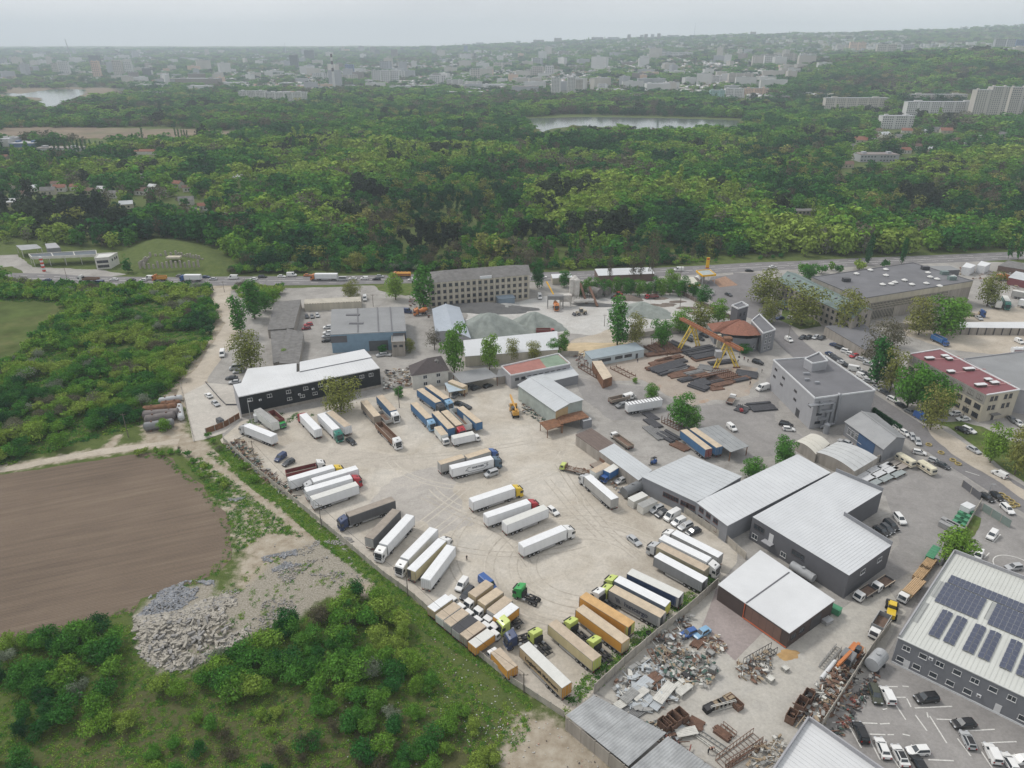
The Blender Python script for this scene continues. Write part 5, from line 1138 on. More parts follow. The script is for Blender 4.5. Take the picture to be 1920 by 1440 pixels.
 # -- lorries
def cab_mesh(col):
 b=MB();prof=[(1.15,.55),(1.17,1.5),(1.02,2.75),(.72,3.15),(.25,3.35),(-.95,3.72),(-1.15,3.72),(-1.15,.95),(.1,.95),(.1,.55)]
 b.loft(prof,[(-1.25,.05),(-1.12,0),(1.12,0),(1.25,.05)])
 b.box(1.1,1.28,-1.2,1.2,.35,.95,0);b.box(1.17,1.21,-.85,.85,1.0,1.55,1);b.box(.92,1.3,-1.05,1.05,2.72,2.86,1)
 for s in(-1,1):b.box(.95,1.1,s*1.45-.06,s*1.45+.06,1.8,2.6,1);b.box(.2,1.0,s*1.22-.06,s*1.22+.06,.4,.95,0)
 b.box(-.1,.35,-.3,.3,3.28,3.42,1)
 return b.mesh('cab',[PC[col],m_chas])
def trac_parts(t,x,col,axles=1,chassis=True):
 """tractor unit with its cab centred at x, nose towards +x"""
 ob('cab',cached(('cab',col),lambda:cab_mesh(col)),t,loc=(x,0,0))
 def ws():
  g=MB();g.add([(1.185,-1.02,1.62),(1.185,1.02,1.62),(1.045,.98,2.68),(1.045,-.98,2.68)],[(0,1,2,3)]);g.add([(1.185,-1.02,1.62),(1.045,-.98,2.68),(1.0, -.98, 2.68),(1.1,-1.02,1.62)],[(0,1,2,3)]);return g.mesh('windscreen',[c_glass])
 ob('windscreen',cached('ws',ws),t,loc=(x,0,0))
 def sw():
  g=MB();g.box(.15,.95,-.012,.012,1.65,2.45);return g.mesh('side_window',[c_glass])
 for s in(-1,1):ob('side_window',cached('sw',sw),t,loc=(x,s*1.252,0))
 hl=cached('hl',lambda:(lambda g:(g.box(-.04,.04,-.22,.22,-.13,.13),g)[1])(MB()).mesh('headlight',[m_lamp]))
 for s in(-1,1):ob('headlight',hl,t,loc=(x+1.28,s*.9,.66))
 def ch():
  g=MB();g.box(-5.0,.9,-.45,-.3,.72,.98);g.box(-5.0,.9,.3,.45,.72,.98)
  for k in range(6):g.box(-4.9+k,-4.8+k,-.3,.3,.75,.95)
  g.box(-3.9,-3.0,-.45,.45,.98,1.12);g.cyl((-3.45,0,1.12),(-3.45,0,1.2),.48,n=10)
  for s in(-1,1):g.box(-4.6,-2.2,s*1.0-.22,s*1.0+.22,1.02,1.08);g.cyl((-1.3,s*.95,.75),(-2.2,s*.95,.75),.33,n=10,m=1)
  g.box(-1.5,-1.2,-1.1,1.1,.9,2.6);g.box(-5.05,-4.95,-1.1,1.1,.5,.7)
  return g.mesh('chassis',[m_chas,m_alu])
 if chassis:ob('chassis',cached('tch',ch),t,loc=(x,0,0))
 wm=wheel_mesh(.5,.32)
 for s in(-1,1):
  ob('wheel',wm,t,loc=(x+.25,s*1.05,.5));ob('wheel',wheel_mesh(.5,.6),t,loc=(x-3.45,s*.92,.5))
  if axles>1:ob('wheel',wheel_mesh(.5,.6),t,loc=(x-4.7,s*.92,.5))
def trailer_parts(t,x,L,body,roof,kind='box',doors=True,rearcol=None,wheels=3,h=4.0,z0=1.15,stripe=None,open_door=False,ribs=0):
 """trailer body centred at x, nose towards +x"""
 W=1.26;bm,rm=BC[body],RC[roof];f,r=L/2,-L/2
 if kind=='box':
  def mk():
   b=MB();zt=h-.05;b.add([(r,-W,z0),(f,-W,z0),(f,W,z0),(r,W,z0),(r,-W,zt),(f,-W,zt),(f,W,zt),(r,W,zt)],[(3,2,1,0),(0,1,5,4),(1,2,6,5),(2,3,7,6),(3,0,4, 7)])
   for s in(-1,1):
    b.box(r,f,s*W-.03*(s<0),s*W+.03*(s>0),z0-.02,z0+.12,1);b.box(r,f,s*W-.025*(s<0),s*W+.025*(s>0),zt-.10,zt,1)
    for k in range(1,int(L/2.7)):xx=r+L*k/int(L/2.7);b.box(xx-.03,xx+.03,s*W-.02*(s<0),s*W+.02*(s>0),z0+.12,zt-.1,0)
    b.box(f-.09,f+.01,s*W-.04*(s<0)-.0,s*W+.04*(s>0),z0,zt,1);b.box(r-.01,r+.09,s*W-.04*(s<0),s*W+.04*(s>0),z0,zt,1)
   return b.mesh('trailer_body',[bm,M('grey_rail',(.2,.2,.2),.5,.1,coord='OBJ')if body not in('white','offwhite')else M('white_rail',(.48,.49,.49),.5,.1, coord='OBJ')])
  ob('trailer_body',cached(('tb',L,body,h,z0),mk),t,loc=(x,0,0))
  def mr():
   b=MB();zt=h-.05;b.add([(r,-W,zt),(f,-W,zt),(f,W,zt),(r,W,zt),(r+.05,-W+.12,h+.02),(f-.05,-W+.12,h+.02),(f-.05,W-.12,h+.02),(r+.05,W-.12,h+.02)],[(4, 5, 6, 7),(0,1,5,4),(1,2,6,5),(2,3,7,6),(3,0,4,7)])
   for k in range(1,int(L/.9)):xx=r+k*.9;b.box(xx-.02,xx+.02,-W+.12,W-.12,h+.02,h+.032)
   return b.mesh('trailer_roof',[rm])
  ob('trailer_roof',cached(('tr',L,roof,h),mr),t,loc=(x,0,0))
  def md(sg):
   b=MB();b.box(-.05,0,min(0,sg*(W-.06)),max(0,sg*(W-.06)),z0+.08,h-.18);
   for yy in(.35,.8):b.box(-.09,-.05,sg*yy-.025,sg*yy+.025,z0+.05,h-.15,1)
   return b.mesh('rear_door',[BC[rearcol or body]if rearcol else bm,m_alu])
  if doors:
   for sg in(-1,1):
    o=ob('rear_door',cached(('rd',rearcol or body,h,z0,sg),lambda:md(sg)),t,loc=(x+r-.01,sg*.015,0))
    if open_door and sg==1:o.location=(x+r,sg*W,0);o.rotation_euler=(0,0,R(-95))
   if open_door:b=MB();b.box(r-.02,r-.005,0.05,W-.08,z0+.1,h-.2);b.build('interior_shade',m_doord,t).location=(x,0,0)  # thin dark panel painted in as the shade behind the opened door
  if ribs:
   b=MB()
   for k in range(ribs):xx=r+L*(k+.5)/ribs;b.box(xx-.12,xx+.12,-W+.1,W-.1,h+.02,h+.10)
   b.build('roof_ribs',c_dframe,t).location=(x,0,0)
 elif kind=='open':
  def mo():
   b=MB();zt=h
   for s in(-1,1):b.box(r,f,s*W-.06,s*W+.06,z0,zt);b.box(r,f,s*W-.09,s*W+.09,zt,zt+.07,1)
   for s in(-1,1):
    for k in range(1,int(L/1.3)):xx=r+k*1.3;b.box(xx-.05,xx+.05,s*(W+.06)-.05,s*(W+.06)+.05,z0,zt)
   b.box(f-.1,f,-W,W,z0,zt+.15);b.box(r,r+.1,-W,W,z0,zt);b.box(r,f,-W,W,z0-.1,z0+.12,2)
   return b.mesh('open_body',[bm,rm,M('rusty_floor',(.18,.12,.09),.95,.3,1,coord='OBJ')])
  ob('open_body',cached(('op',L,body,roof,h,z0),mo),t,loc=(x,0,0))
 elif kind=='flat':
  def mf():
   b=MB();b.box(r,f,-W,W,z0-.15,z0,0)
   for k in range(int(L/.5)):b.box(r+k*.5,r+k*.5+.44,-W+.04,W-.04,z0,z0+.03,1)
   b.box(f-.1,f,-W,W,z0,z0+1.1,0);return b.mesh('flat_bed',[bm,rm])
  ob('flat_bed',cached(('fl',L,body,roof,z0),mf),t,loc=(x,0,0))
 elif kind=='tank':
  def mt():
   b=MB();b.cyl((r,0,z0+1.2),(f,0,z0+1.2),1.2,n=18,m=0);b.box(r+.2,f-.2,-1.23,1.23,z0+.95,z0+1.35,1)
   for k in range(4):xx=r+L*(k+.5)/4;b.cyl((xx,0,z0+2.3),(xx,0,z0+2.6),.3,n=8)
   return b.mesh('tank',[bm,BC['red']])
  ob('tank',cached(('tk',L,body),mt),t,loc=(x,0,0))
 def mc():
  b=MB()
  for s in(-1,1):
   b.box(r+.2,f-.4,s*.5-.08,s*.5+.08,z0-.35,z0-.02)
   if L>9:b.box(f-3.2,f-3.0,s*.8-.08,s*.8+.08,.1,z0-.1);b.box(r+4.9,f-3.6,s*1.2-.03,s*1.2+.03,.55,.95,1)
  b.box(r,r+.12,-1.2,1.2,.45,.62);
  if L>9:b.box(r+5.2,r+6.2,-.9,.9,.5,.95)
  return b.mesh('trailer_chassis',[m_chas,m_alu])
 ob('trailer_chassis',cached(('tc',L,z0),mc),t,loc=(x,0,0))
 tl=cached('ttl',lambda:(lambda g:(g.box(-.03,.03,-.18,.18,-.07,.07),g)[1])(MB()).mesh('tail_light',[m_tail]))
 for s in(-1,1):ob('tail_light',tl,t,loc=(x+r-.03,s*.85,.75 if L>9 else .8))
 wm=wheel_mesh(.5,.5)if L>9 else wheel_mesh(.45,.45)
 for k in range(wheels):
  xx=(r+1.9+k*1.32)if L>9 else(r+1.4+k*1.1)
  for s in(-1,1):ob('wheel',wm,t,loc=(x+xx,s*.98,.5 if L>9 else .45))
def lorry(p_rear,p_front,label,body='white',roof='white',cab=None,L=13.6,kind='box',h=4.0,group=None,name=None,anchor=0.5,**kw):
 """p_rear, p_front: roof centre points of the trailer's rear and front in the photo"""
 a,b=P(*p_rear,h),P(*p_front,h);rz=math.atan2(b.y-a.y,b.x-a.x);c=a.lerp(b,anchor)
 t=empty(name or('articulated_lorry' if cab else 'lorry_trailer'),(c.x,c.y,GZ),rz,label,'lorry' if cab else 'trailer',group)
 trailer_parts(t,0,L,body,roof,kind,h=h,**kw)
 if cab:trac_parts(t,L/2+1.55,cab,1)
 return t
def tractor(x,y,hx,hy,col,label,group='tractor units without trailers',axles=1):
 rz,c=heading(x,y,hx,hy,2.5);t=empty('tractor_unit',(c.x,c.y,GZ),rz,label,'lorry',group);trac_parts(t,0,col,axles);return t
def boxtruck(p_rear,p_front,cab,body,roof,label,L=6.2,h=3.3,group=None,kind='box',name='box_lorry',z0=.95,rearcol=None):
 a,b=P(*p_rear,h),P(*p_front,h);rz=math.atan2(b.y-a.y,b.x-a.x);c=a.lerp(b,.5)
 t=empty(name,(c.x,c.y,GZ),rz,label,'lorry',group);trailer_parts(t,0,L,body,roof,kind,h=h,z0=z0,wheels=1,rearcol=rearcol)
 def mk():
  g=MB();g.loft([(.95,.5),(.97,1.25),(.6,2.15),(-.75,2.25),(-.8,.8),(-.1,.5)],[(-1.02,.05),(-.92,0),(.92,0),(1.02,.05)]);g.box(.85,1.02,-.98,.98,.35,.6, 1)
  for s in(-1,1):g.box(.7,.8,s*1.15-.05,s*1.15+.05,1.3,1.75,1)
  return g.mesh('cab',[PC[cab],m_chas])
 x=L/2+1.0;ob('cab',cached(('scab',cab),mk),t,loc=(x,0,0))
 def ws():g=MB();g.add([(.985,-.85,1.3),(.985,.85,1.3),(.66,.8,2.08),(.66,-.8,2.08)],[(0,1,2,3)]);return g.mesh('windscreen',[c_glass])
 ob('windscreen',cached('sws',ws),t,loc=(x+.02,0,0))
 def sw():g=MB();g.box(-.3,.55,-.012,.012,1.3,1.95);return g.mesh('side_window',[c_glass])
 for s in(-1,1):ob('side_window',cached('ssw',sw),t,loc=(x,s*1.03,0));ob('wheel',wheel_mesh(.42,.28),t,loc=(x+.15,s*.85,.42))
 hl=cached('shl',lambda:(lambda g:(g.box(-.03,.03,-.18,.18,-.1,.1),g)[1])(MB()).mesh('headlight',[m_lamp]))
 for s in(-1,1):ob('headlight',hl,t,loc=(x+1.0,s*.72,.78))
 g=MB();g.box(-L/2,x,-.45,-.3,.6,.85);g.box(-L/2,x,.3,.45,.6,.85);g.build('chassis',m_chas,t);return t
def lettering(t,text,size,loc,rot,mat,name='lettering',shear=0,sx=1):
 cu=bpy.data.curves.new('lettering','FONT');cu.body=text;cu.size=size;cu.extrude=.01;cu.align_x='CENTER';cu.align_y='CENTER';cu.offset=.05;cu.resolution_u=3
 tmp=bpy.data.objects.new('tmp',cu);me=bpy.data.meshes.new_from_object(tmp);bpy.data.objects.remove(tmp)
 me.materials.clear();me.materials.append(mat);o=ob(name,me,t,loc=loc,rot=rot);o.scale=(sx,1,1);return o
m_ink=M('dark_lettering',(.03,.035,.06),.6,.05);m_inkb=M('black_lettering',(.02,.015,.012),.6,.05);m_inkg=M('grey_lettering',(.12,.13,.15),.6,.05)
# -- the lorries of the main yard
lorry((517,818),(459,795),'white refrigerated lorry with pale grey cab parked nearest the yard gate','white','white','silver')
lorry((485,769),(513,790),'dirty white trailer with grey tarpaulin beside the red tipper','offwhite','grey')
boxtruck((505,768),(529,789),'green','red','brown','red tipper lorry with bright green cab at the foot of the black building',L=8.4,h=3.0,kind='open',name='tipper_lorry')
lorry((597,806),(567,775),'white box lorry with dark red cab hidden behind it, left of the round tree','white','white','red')
t=lorry((600,774),(632,806),'white box lorry with dark green cab facing the yard, by the round tree','white','white','teal')
lorry((652,799),(618,772),'white lorry with sand-coloured roof half under the round tree','white','sand','white')
lorry((682,751),(708,781),'brown-sided trailer with beige roof at the top of the yard','brown','beige')
lorry((712,742),(737,769),'dark blue curtain lorry with beige roof and white cab at the top of the yard','blue','sand','white')
lorry((712,772),(729,788),'short empty grey open trailer between beige and blue lorries','lgrey','grey',None,L=8,kind='open',h=2.3,wheels=2)
lorry((709,791),(742,824),'long rusty brown open-topped lorry with white cab','rust','brown','white',kind='open',h=2.9)
lorry((787,729),(822,754),'blue curtain lorry with beige roof and black cab, rearmost of the blue group','blue','beige','dark')
lorry((803,723),(837,747),'blue curtain lorry with pale blue cab at the back of the blue group','blue','beige','lightblue')
lorry((776,755),(805,784),'blue curtain lorry with pale blue cab, leftmost of the blue group','blue','beige','lightblue')
lorry((817,773),(845,802),'blue trailer with beige roof in the middle of the blue group','blue','beige')
lorry((833,770),(861,797),'beige-roofed lorry with red cab wedged in the blue group','brown','beige','red',L=12)
lorry((850,766),(878,796),'empty pale open-topped trailer between the red cab and the rightmost blue trailer','offwhite','grey',None,kind='open',h=3.2)
lorry((864,764),(897,791),'blue trailer with beige roof, rightmost of the blue group','blue','beige')
boxtruck((821,800),(833,815),'white','offwhite','beige','small white box body lorry at the left foot of the blue group',L=6.4,h=3.2).children
boxtruck((852,819),(885,812),'white','white','offwhite','small white box lorry parked across the foot of the blue group',L=7.4,h=3.4)
lorry((868,723),(848,715),'short beige tilt trailer behind the blue group beside the carport','tan','beige',None,L=8,wheels=2)
t=lorry((873,857),(918,843),'grey curtain lorry with blue cab, front half of the road train','lgrey','beige','blue',L=8.2,wheels=1)
lorry((824,868),(868,855),'grey curtain drawbar trailer, rear half of the road train in the middle of the yard','lgrey','beige',None,L=8.2,wheels=2)
t=lorry((846,876),(922,858),'white box lorry with a black arrow-shaped emblem on its side and blue-grey cab','white','white','bluegrey')
side=(-1.30)
lettering(t,'GARTNER',.75,(1.5,side,2.75),(R(90),0,0),m_inkg,sx=1.15)
b=MB()
for pts in(((-2.6,2.2),(-1.6,3.2),(-.8,3.2)),((-2.6,2.2),(-1.6,2.4)),((-1.9,2.0),(-1.4,1.7),(3.4,1.7),(4.0,2.2)),((4.0,2.2),(4.9,2.6),(4.2,2.9),(4.9,3.35), (3.5,3.3))):
 for(xa,za),(xb,zb)in zip(pts[:-1],pts[1:]):b.bar((xa,side,za),(xb,side,zb),.03,.13)
b.build('emblem',m_inkg,t)
lorry((540,899),(626,874),'white box lorry with bright yellow cab, topmost of the four by the long wall','white','white','yellow')
lorry((670,876),(585,901),'white box lorry with grey cab nosing the wall, second of the four there','white','white','silver')
lorry((571,919),(660,893),'white box lorry with crimson cab, third of the four by the long wall','white','white','red')
lorry((582,935),(671,906),'white box trailer without a cab, lowest of the four by the long wall','white','offwhite')
lorry((540,884),(588,873),'dark red open lorry with white cab hidden behind the yellow-cabbed one','red','brown','white',L=9,kind='open',h=2.4,wheels=2)
lorry((737,935),(652,965),'dark grey curtain lorry with beige roof and dark blue cab','dgrey','brown','navy')
lorry((692,1009),(743,956),'dark grey trailer with brown roof and pale rear doors next to a white lorry','dgrey','brown',rearcol='lgrey')
lorry((769,966),(719,1020),'white box lorry with white cab facing the wall, right of the dark trailer','white','white','white')
lorry((810,994),(762,1043),'white box lorry with white cab facing the wall, left of the cream one','white','white','white')
lorry((772,1068),(828,1013),'cream curtain lorry with an open rear door and white cab pointing into the yard','cream','white','white',open_door=True)
lorry((801,1082),(843,1027),'white trailer with closed rear doors, nearest to the boxed vans','white','white')
lorry((883,938),(962,912),'white box lorry with bright yellow cab in the middle row','white','white','yellow')
lorry((912,966),(990,940),'white box lorry with crimson cab in the middle row','white','white','red')
lorry((948,980),(1022,951),'white box trailer with green-tinged roof in front of the crimson-cabbed lorry','white','offwhite')
lorry((980,1021),(1055,990),'white refrigerated lorry with white cab standing alone in the middle of the yard','white','white','white')
b=MB();t=bpy.data.objects[-1]if False else None
lorry((1154,936),(1101,891),'grey-sided lorry with white roof and silver cab parked at an angle by the parked cars','lgrey','white','silver')
lorry((1352,1042),(1263,997),'white-roofed lorry with white cab at its upper end, topmost of the right-hand cluster','lgrey','white','white')
lorry((1240,1006),(1330,1050),'white-roofed lorry with silver cab at its lower end, second of the right-hand cluster','white','white','white')
lorry((1326,1067),(1235,1021),'sand-roofed lorry with silver cab at its upper end, third of the right-hand cluster','olive','sand','silver')
lorry((1322,1088),(1232,1040),'dark grey curtain trailer with white roof, lowest of the right-hand cluster','grey','white',open_door=True)
lorry((1277,1116),(1181,1071),'navy blue trailer with white roof, topmost of the lower group','navy','offwhite',rearcol='lgrey',open_door=True)
t=lorry((1249,1131),(1160,1086),'white-roofed lorry with bright yellow rear doors and lime cab','bluegrey','white','lime',rearcol='yellow')
t=lorry((1244,1153),(1147,1102),'grey curtain lorry with huncargo written on its side and lime cab','grey','beige','lime',rearcol='lgrey',open_door=True)
lettering(t,'huncargo',1.75,(-.6,1.30,2.45),(R(90),0,R(180)),m_ink,sx=.95)
b=MB()
for x in(4.9,4.5,4.1):b.bar((x,1.30,3.1),(x-.55,1.30,1.9),.03,.18)
b.build('emblem',m_ink,t)
lorry((1184,1171),(1093,1115),'orange trailer with orange roof and pale green rear doors','orange','orange',rearcol='lime',open_door=True)
lorry((1174,1202),(1086,1138),'orange trailer with worn beige roof in front of the all-orange one','orange','beige',rearcol='cream')
lorry((1121,1236),(1034,1165),'dusty beige trailer with streaked roof and pale green rear doors','cream','sand',rearcol='lime')
t=lorry((1066,1288),(980,1205),'ochre trailer with black Logistics lettering and white roof, nearest the wall','tan','offwhite',rearcol='orange')
lettering(t,'Logistics',1.35,(2.5,1.30,2.4),(R(90),0,R(180)),m_inkb);lettering(t,'& Mehrwert',1.3,(-2.7,1.30,2.4),(R(90),0,R(180)),m_inkb,sx=.9)
tractor(974,1104,-10,-4,'green','green tractor unit with bare chassis standing alone at the lower end of the yard',axles=2).rotation_euler[2]
tractor(1122,1112,-12,-8,'white','white tractor unit squeezed between the orange and grey trailers')
tractor(1070,1168,-12,-10,'lime','lime tractor unit left of the beige-roofed orange trailer')
tractor(1113,1203,-12,-10,'lime','lime tractor unit between the orange trailer and the dusty beige trailer')
tractor(1003,1188,-12,-12,'lime','lime tractor unit above the ochre trailer')
tractor(943,1170,-12,6,'lime','lime tractor unit facing the boxed vans')
tractor(957,1196,-12,4,'navy','dark blue tractor unit facing the boxed vans')
GB='small box lorries backed up to the long wall'
for i,(x,y,bd,rf,lb)in enumerate(((826,1130,'tan','white','small box lorry with clean white roof, topmost of the row backed to the wall'),(842,1145,'offwhite', 'sand','small box lorry with beige roof, second of the row backed to the wall'),(857,1157,'lgrey','sand','small box lorry with dusty roof, third of the row backed to the wall'),(873,1170,'lgrey','black','small box lorry with black roof in the row backed to the wall'),(888,1181,'brown','sand','small box lorry with brown-streaked roof, fifth of the row backed to the wall'),(904,1196,'orange','offwhite','orange-sided small box lorry, lowest of the row backed to the wall'))):
 boxtruck((x-13,y+9),(x+11,y-8),'white',bd,rf,lb,L=5.6,h=3.1,group=GB)
GC='small box lorries facing the long wall'
for(x0,y0,x1,y1,bd,rf,lb)in((913,1095,890,1112,'tan','sand','small tan box lorry nearest the blue van, cab towards the wall'),(932,1110,908,1127,'tan', 'beige','small box lorry with beige roof and white cab, second from the blue van'),(948,1126,926,1143,'lgrey','sand','small box lorry with sand roof between the beige and the orange-sided ones'),(960,1139,938,1156,'orange','white','small box lorry with orange side and white roof, cab towards the wall')):
 boxtruck((x0,y0),(x1,y1),'white',bd,rf,lb,L=6.0,h=3.3,group=GC)
boxtruck((956,1118),(934,1138),'white','offwhite','white','long narrow white-roofed lorry leaning over the second row',L=7.5,h=3.2,group=GC)if False else None
boxtruck((958,1250),(932,1222),'white','orange','sand','small orange-sided box lorry parked at the wall above the ochre trailer',L=6.2,h=3.2)
lorry((1329,842),(1282,806),'blue trailer with beige roof and red rear doors beside the open shed','blue','beige',rearcol='red')
lorry((1349,838),(1299,803),'blue trailer with beige roof and blue rear doors beside the open shed','blue','beige')
lorry((1177,757),(1238,747),'white ribbed-roof trailer standing in front of the tree in the right yard','white','white',ribs=11)
boxtruck((1164,868),(1136,885),'blue','brightblue','offwhite','bright blue box lorry parked between trailer and garages',L=6.6,h=3.4)
boxtruck((1140,870),(1112,884),'white','offwhite','sand','beige-roofed box lorry parked just above the bright blue one',L=6.6,h=3.4)
t=boxtruck((1112,878),(1071,869),'lime','rust','brown','lime-cabbed flat lorry carrying scrap metal next to the garages',L=10,h=2.9,kind='flat',name='flat_lorry',z0=1.1)
b=MB();random.seed(5)
for k in range(40):a=Vector((random.uniform(-4.5,4.2),random.uniform(-1,1),1.2+random.random()*.9));b.bar(a,a+Vector((random.uniform(-1.2,1.2),random.uniform(-.7,.7),random.uniform(-.3,.5))),.12)
b.build('scrap_load',rust,t)
boxtruck((1112,868),(1128,862),'white','rust','brown','small truck with white cab parked behind the scrap lorry',L=4,h=2.0,kind='flat',name='flat_lorry')
boxtruck((1183,836),(1155,816),'white','brown','brown','old white-cabbed drop-side truck alone in the right yard',L=8,h=1.7,kind='open',name='drop_side_lorry', z0=1.0)
boxtruck((1146,748),(1176,741),'white','brown','brown','white-cabbed flat truck above the white ribbed-roof trailer',L=8,h=2,kind='open',name='flat_lorry', z0=1.0)
boxtruck((1366,756),(1374,744),'white','lgrey','brown','small white drop-side pick-up in the asphalt yard',L=4.2,h=1.3,kind='open',name='pick_up',z0=.9)
boxtruck((1636,1101),(1617,1113),'white','dgrey','brown','white pick-up truck with dark empty bed, lower of two by the grey hall',L=4.4,h=1.5,kind='open', name='pick_up',z0=.9)
boxtruck((1668,1084),(1651,1095),'white','dgrey','sand','white pick-up truck with sandy load bed, upper of two by the grey hall',L=4.4,h=1.5,kind='open', name='pick_up',z0=.9)
boxtruck((1663,1146),(1643,1178),'white','grey','grey','white-cabbed tipper lorry with grey body between yellow loader and crane',L=5.6,h=2.6,kind='open', name='tipper_lorry',z0=1.2)
t=boxtruck((1725,1085),(1699,1112),'white','tan','beige','white-cabbed lorry loaded with pale timber beams',L=8,h=2.0,kind='flat',name='timber_lorry',z0=1.2)
b=MB()
for k in range(14):yy=-1.1+(k%7)*.36;zz=1.3+(k//7)*.3;b.box(-4.5+random.random(),3.2,yy,yy+.3,zz,zz+.25)
b.build('timber',M('pale_timber',(.48,.33,.19),.8,.15,1),t)
lorry((1895,556),(1990,580),'white trailer, foremost of those at the right end of the haulage yard','white','white')
lorry((1884,541),(1975,558),'pale grey trailer behind the white one at the right end','lgrey','lgrey' if False else 'offwhite')
lorry((1868,555),(1875,568),'pale grey box trailer standing beside the teal-cabbed lorry','offwhite','offwhite',L=10,wheels=2)
lorry((1884,553),(1891,566),'box lorry with cream roof and teal cab facing the camera','teal','offwhite','teal',L=10,wheels=2)
lorry((1800,577),(1826,580),'flat lorry with blue cab parked behind the trees','tan','brown','blue',L=11,kind='flat',h=3.4)
boxtruck((1755,628),(1768,634),'blue','brightblue','grey','blue tipper lorry in the haulage yard before the garages',L=6.5,h=3.0,kind='open',name='tipper_lorry',z0=1.1)
lorry((1884,651),(1968,650),'white road tanker with a dark red stripe at the right edge','white','white',None,kind='tank',L=12,h=3.6)
def road_lorry(x,y,L,body,roof,cab,label,kind='box',left=True,h=3.8):
 c=P(x,y,2);d=P(x+(-5 if left else 5),y,2);rz=math.atan2(d.y-c.y,d.x-c.x);t=empty('road_lorry',(c.x,c.y,.09),rz,label,'lorry')
 trailer_parts(t,0,L,body,roof,kind,h=h,wheels=2);trac_parts(t,L/2+1.4,cab,1);return t
road_lorry(612,519,12.5,'white','white','orange','long white lorry with orange cab on the main road')
road_lorry(170,521,8.5,'rust','brown','white','white-cabbed rusty flat lorry on the main road at the left','open',h=2.0)
road_lorry(362,521,9,'white','white','blue','white tanker-like lorry with blue end on the main road','box')
road_lorry(303,520,5,'orange','orange','orange','orange tipper lorry on the main road behind the bushes','open',h=2.8)
road_lorry(757,515,8,'orange','orange','orange','orange road tanker on the main road left of the factory block','tank',h=3.3)
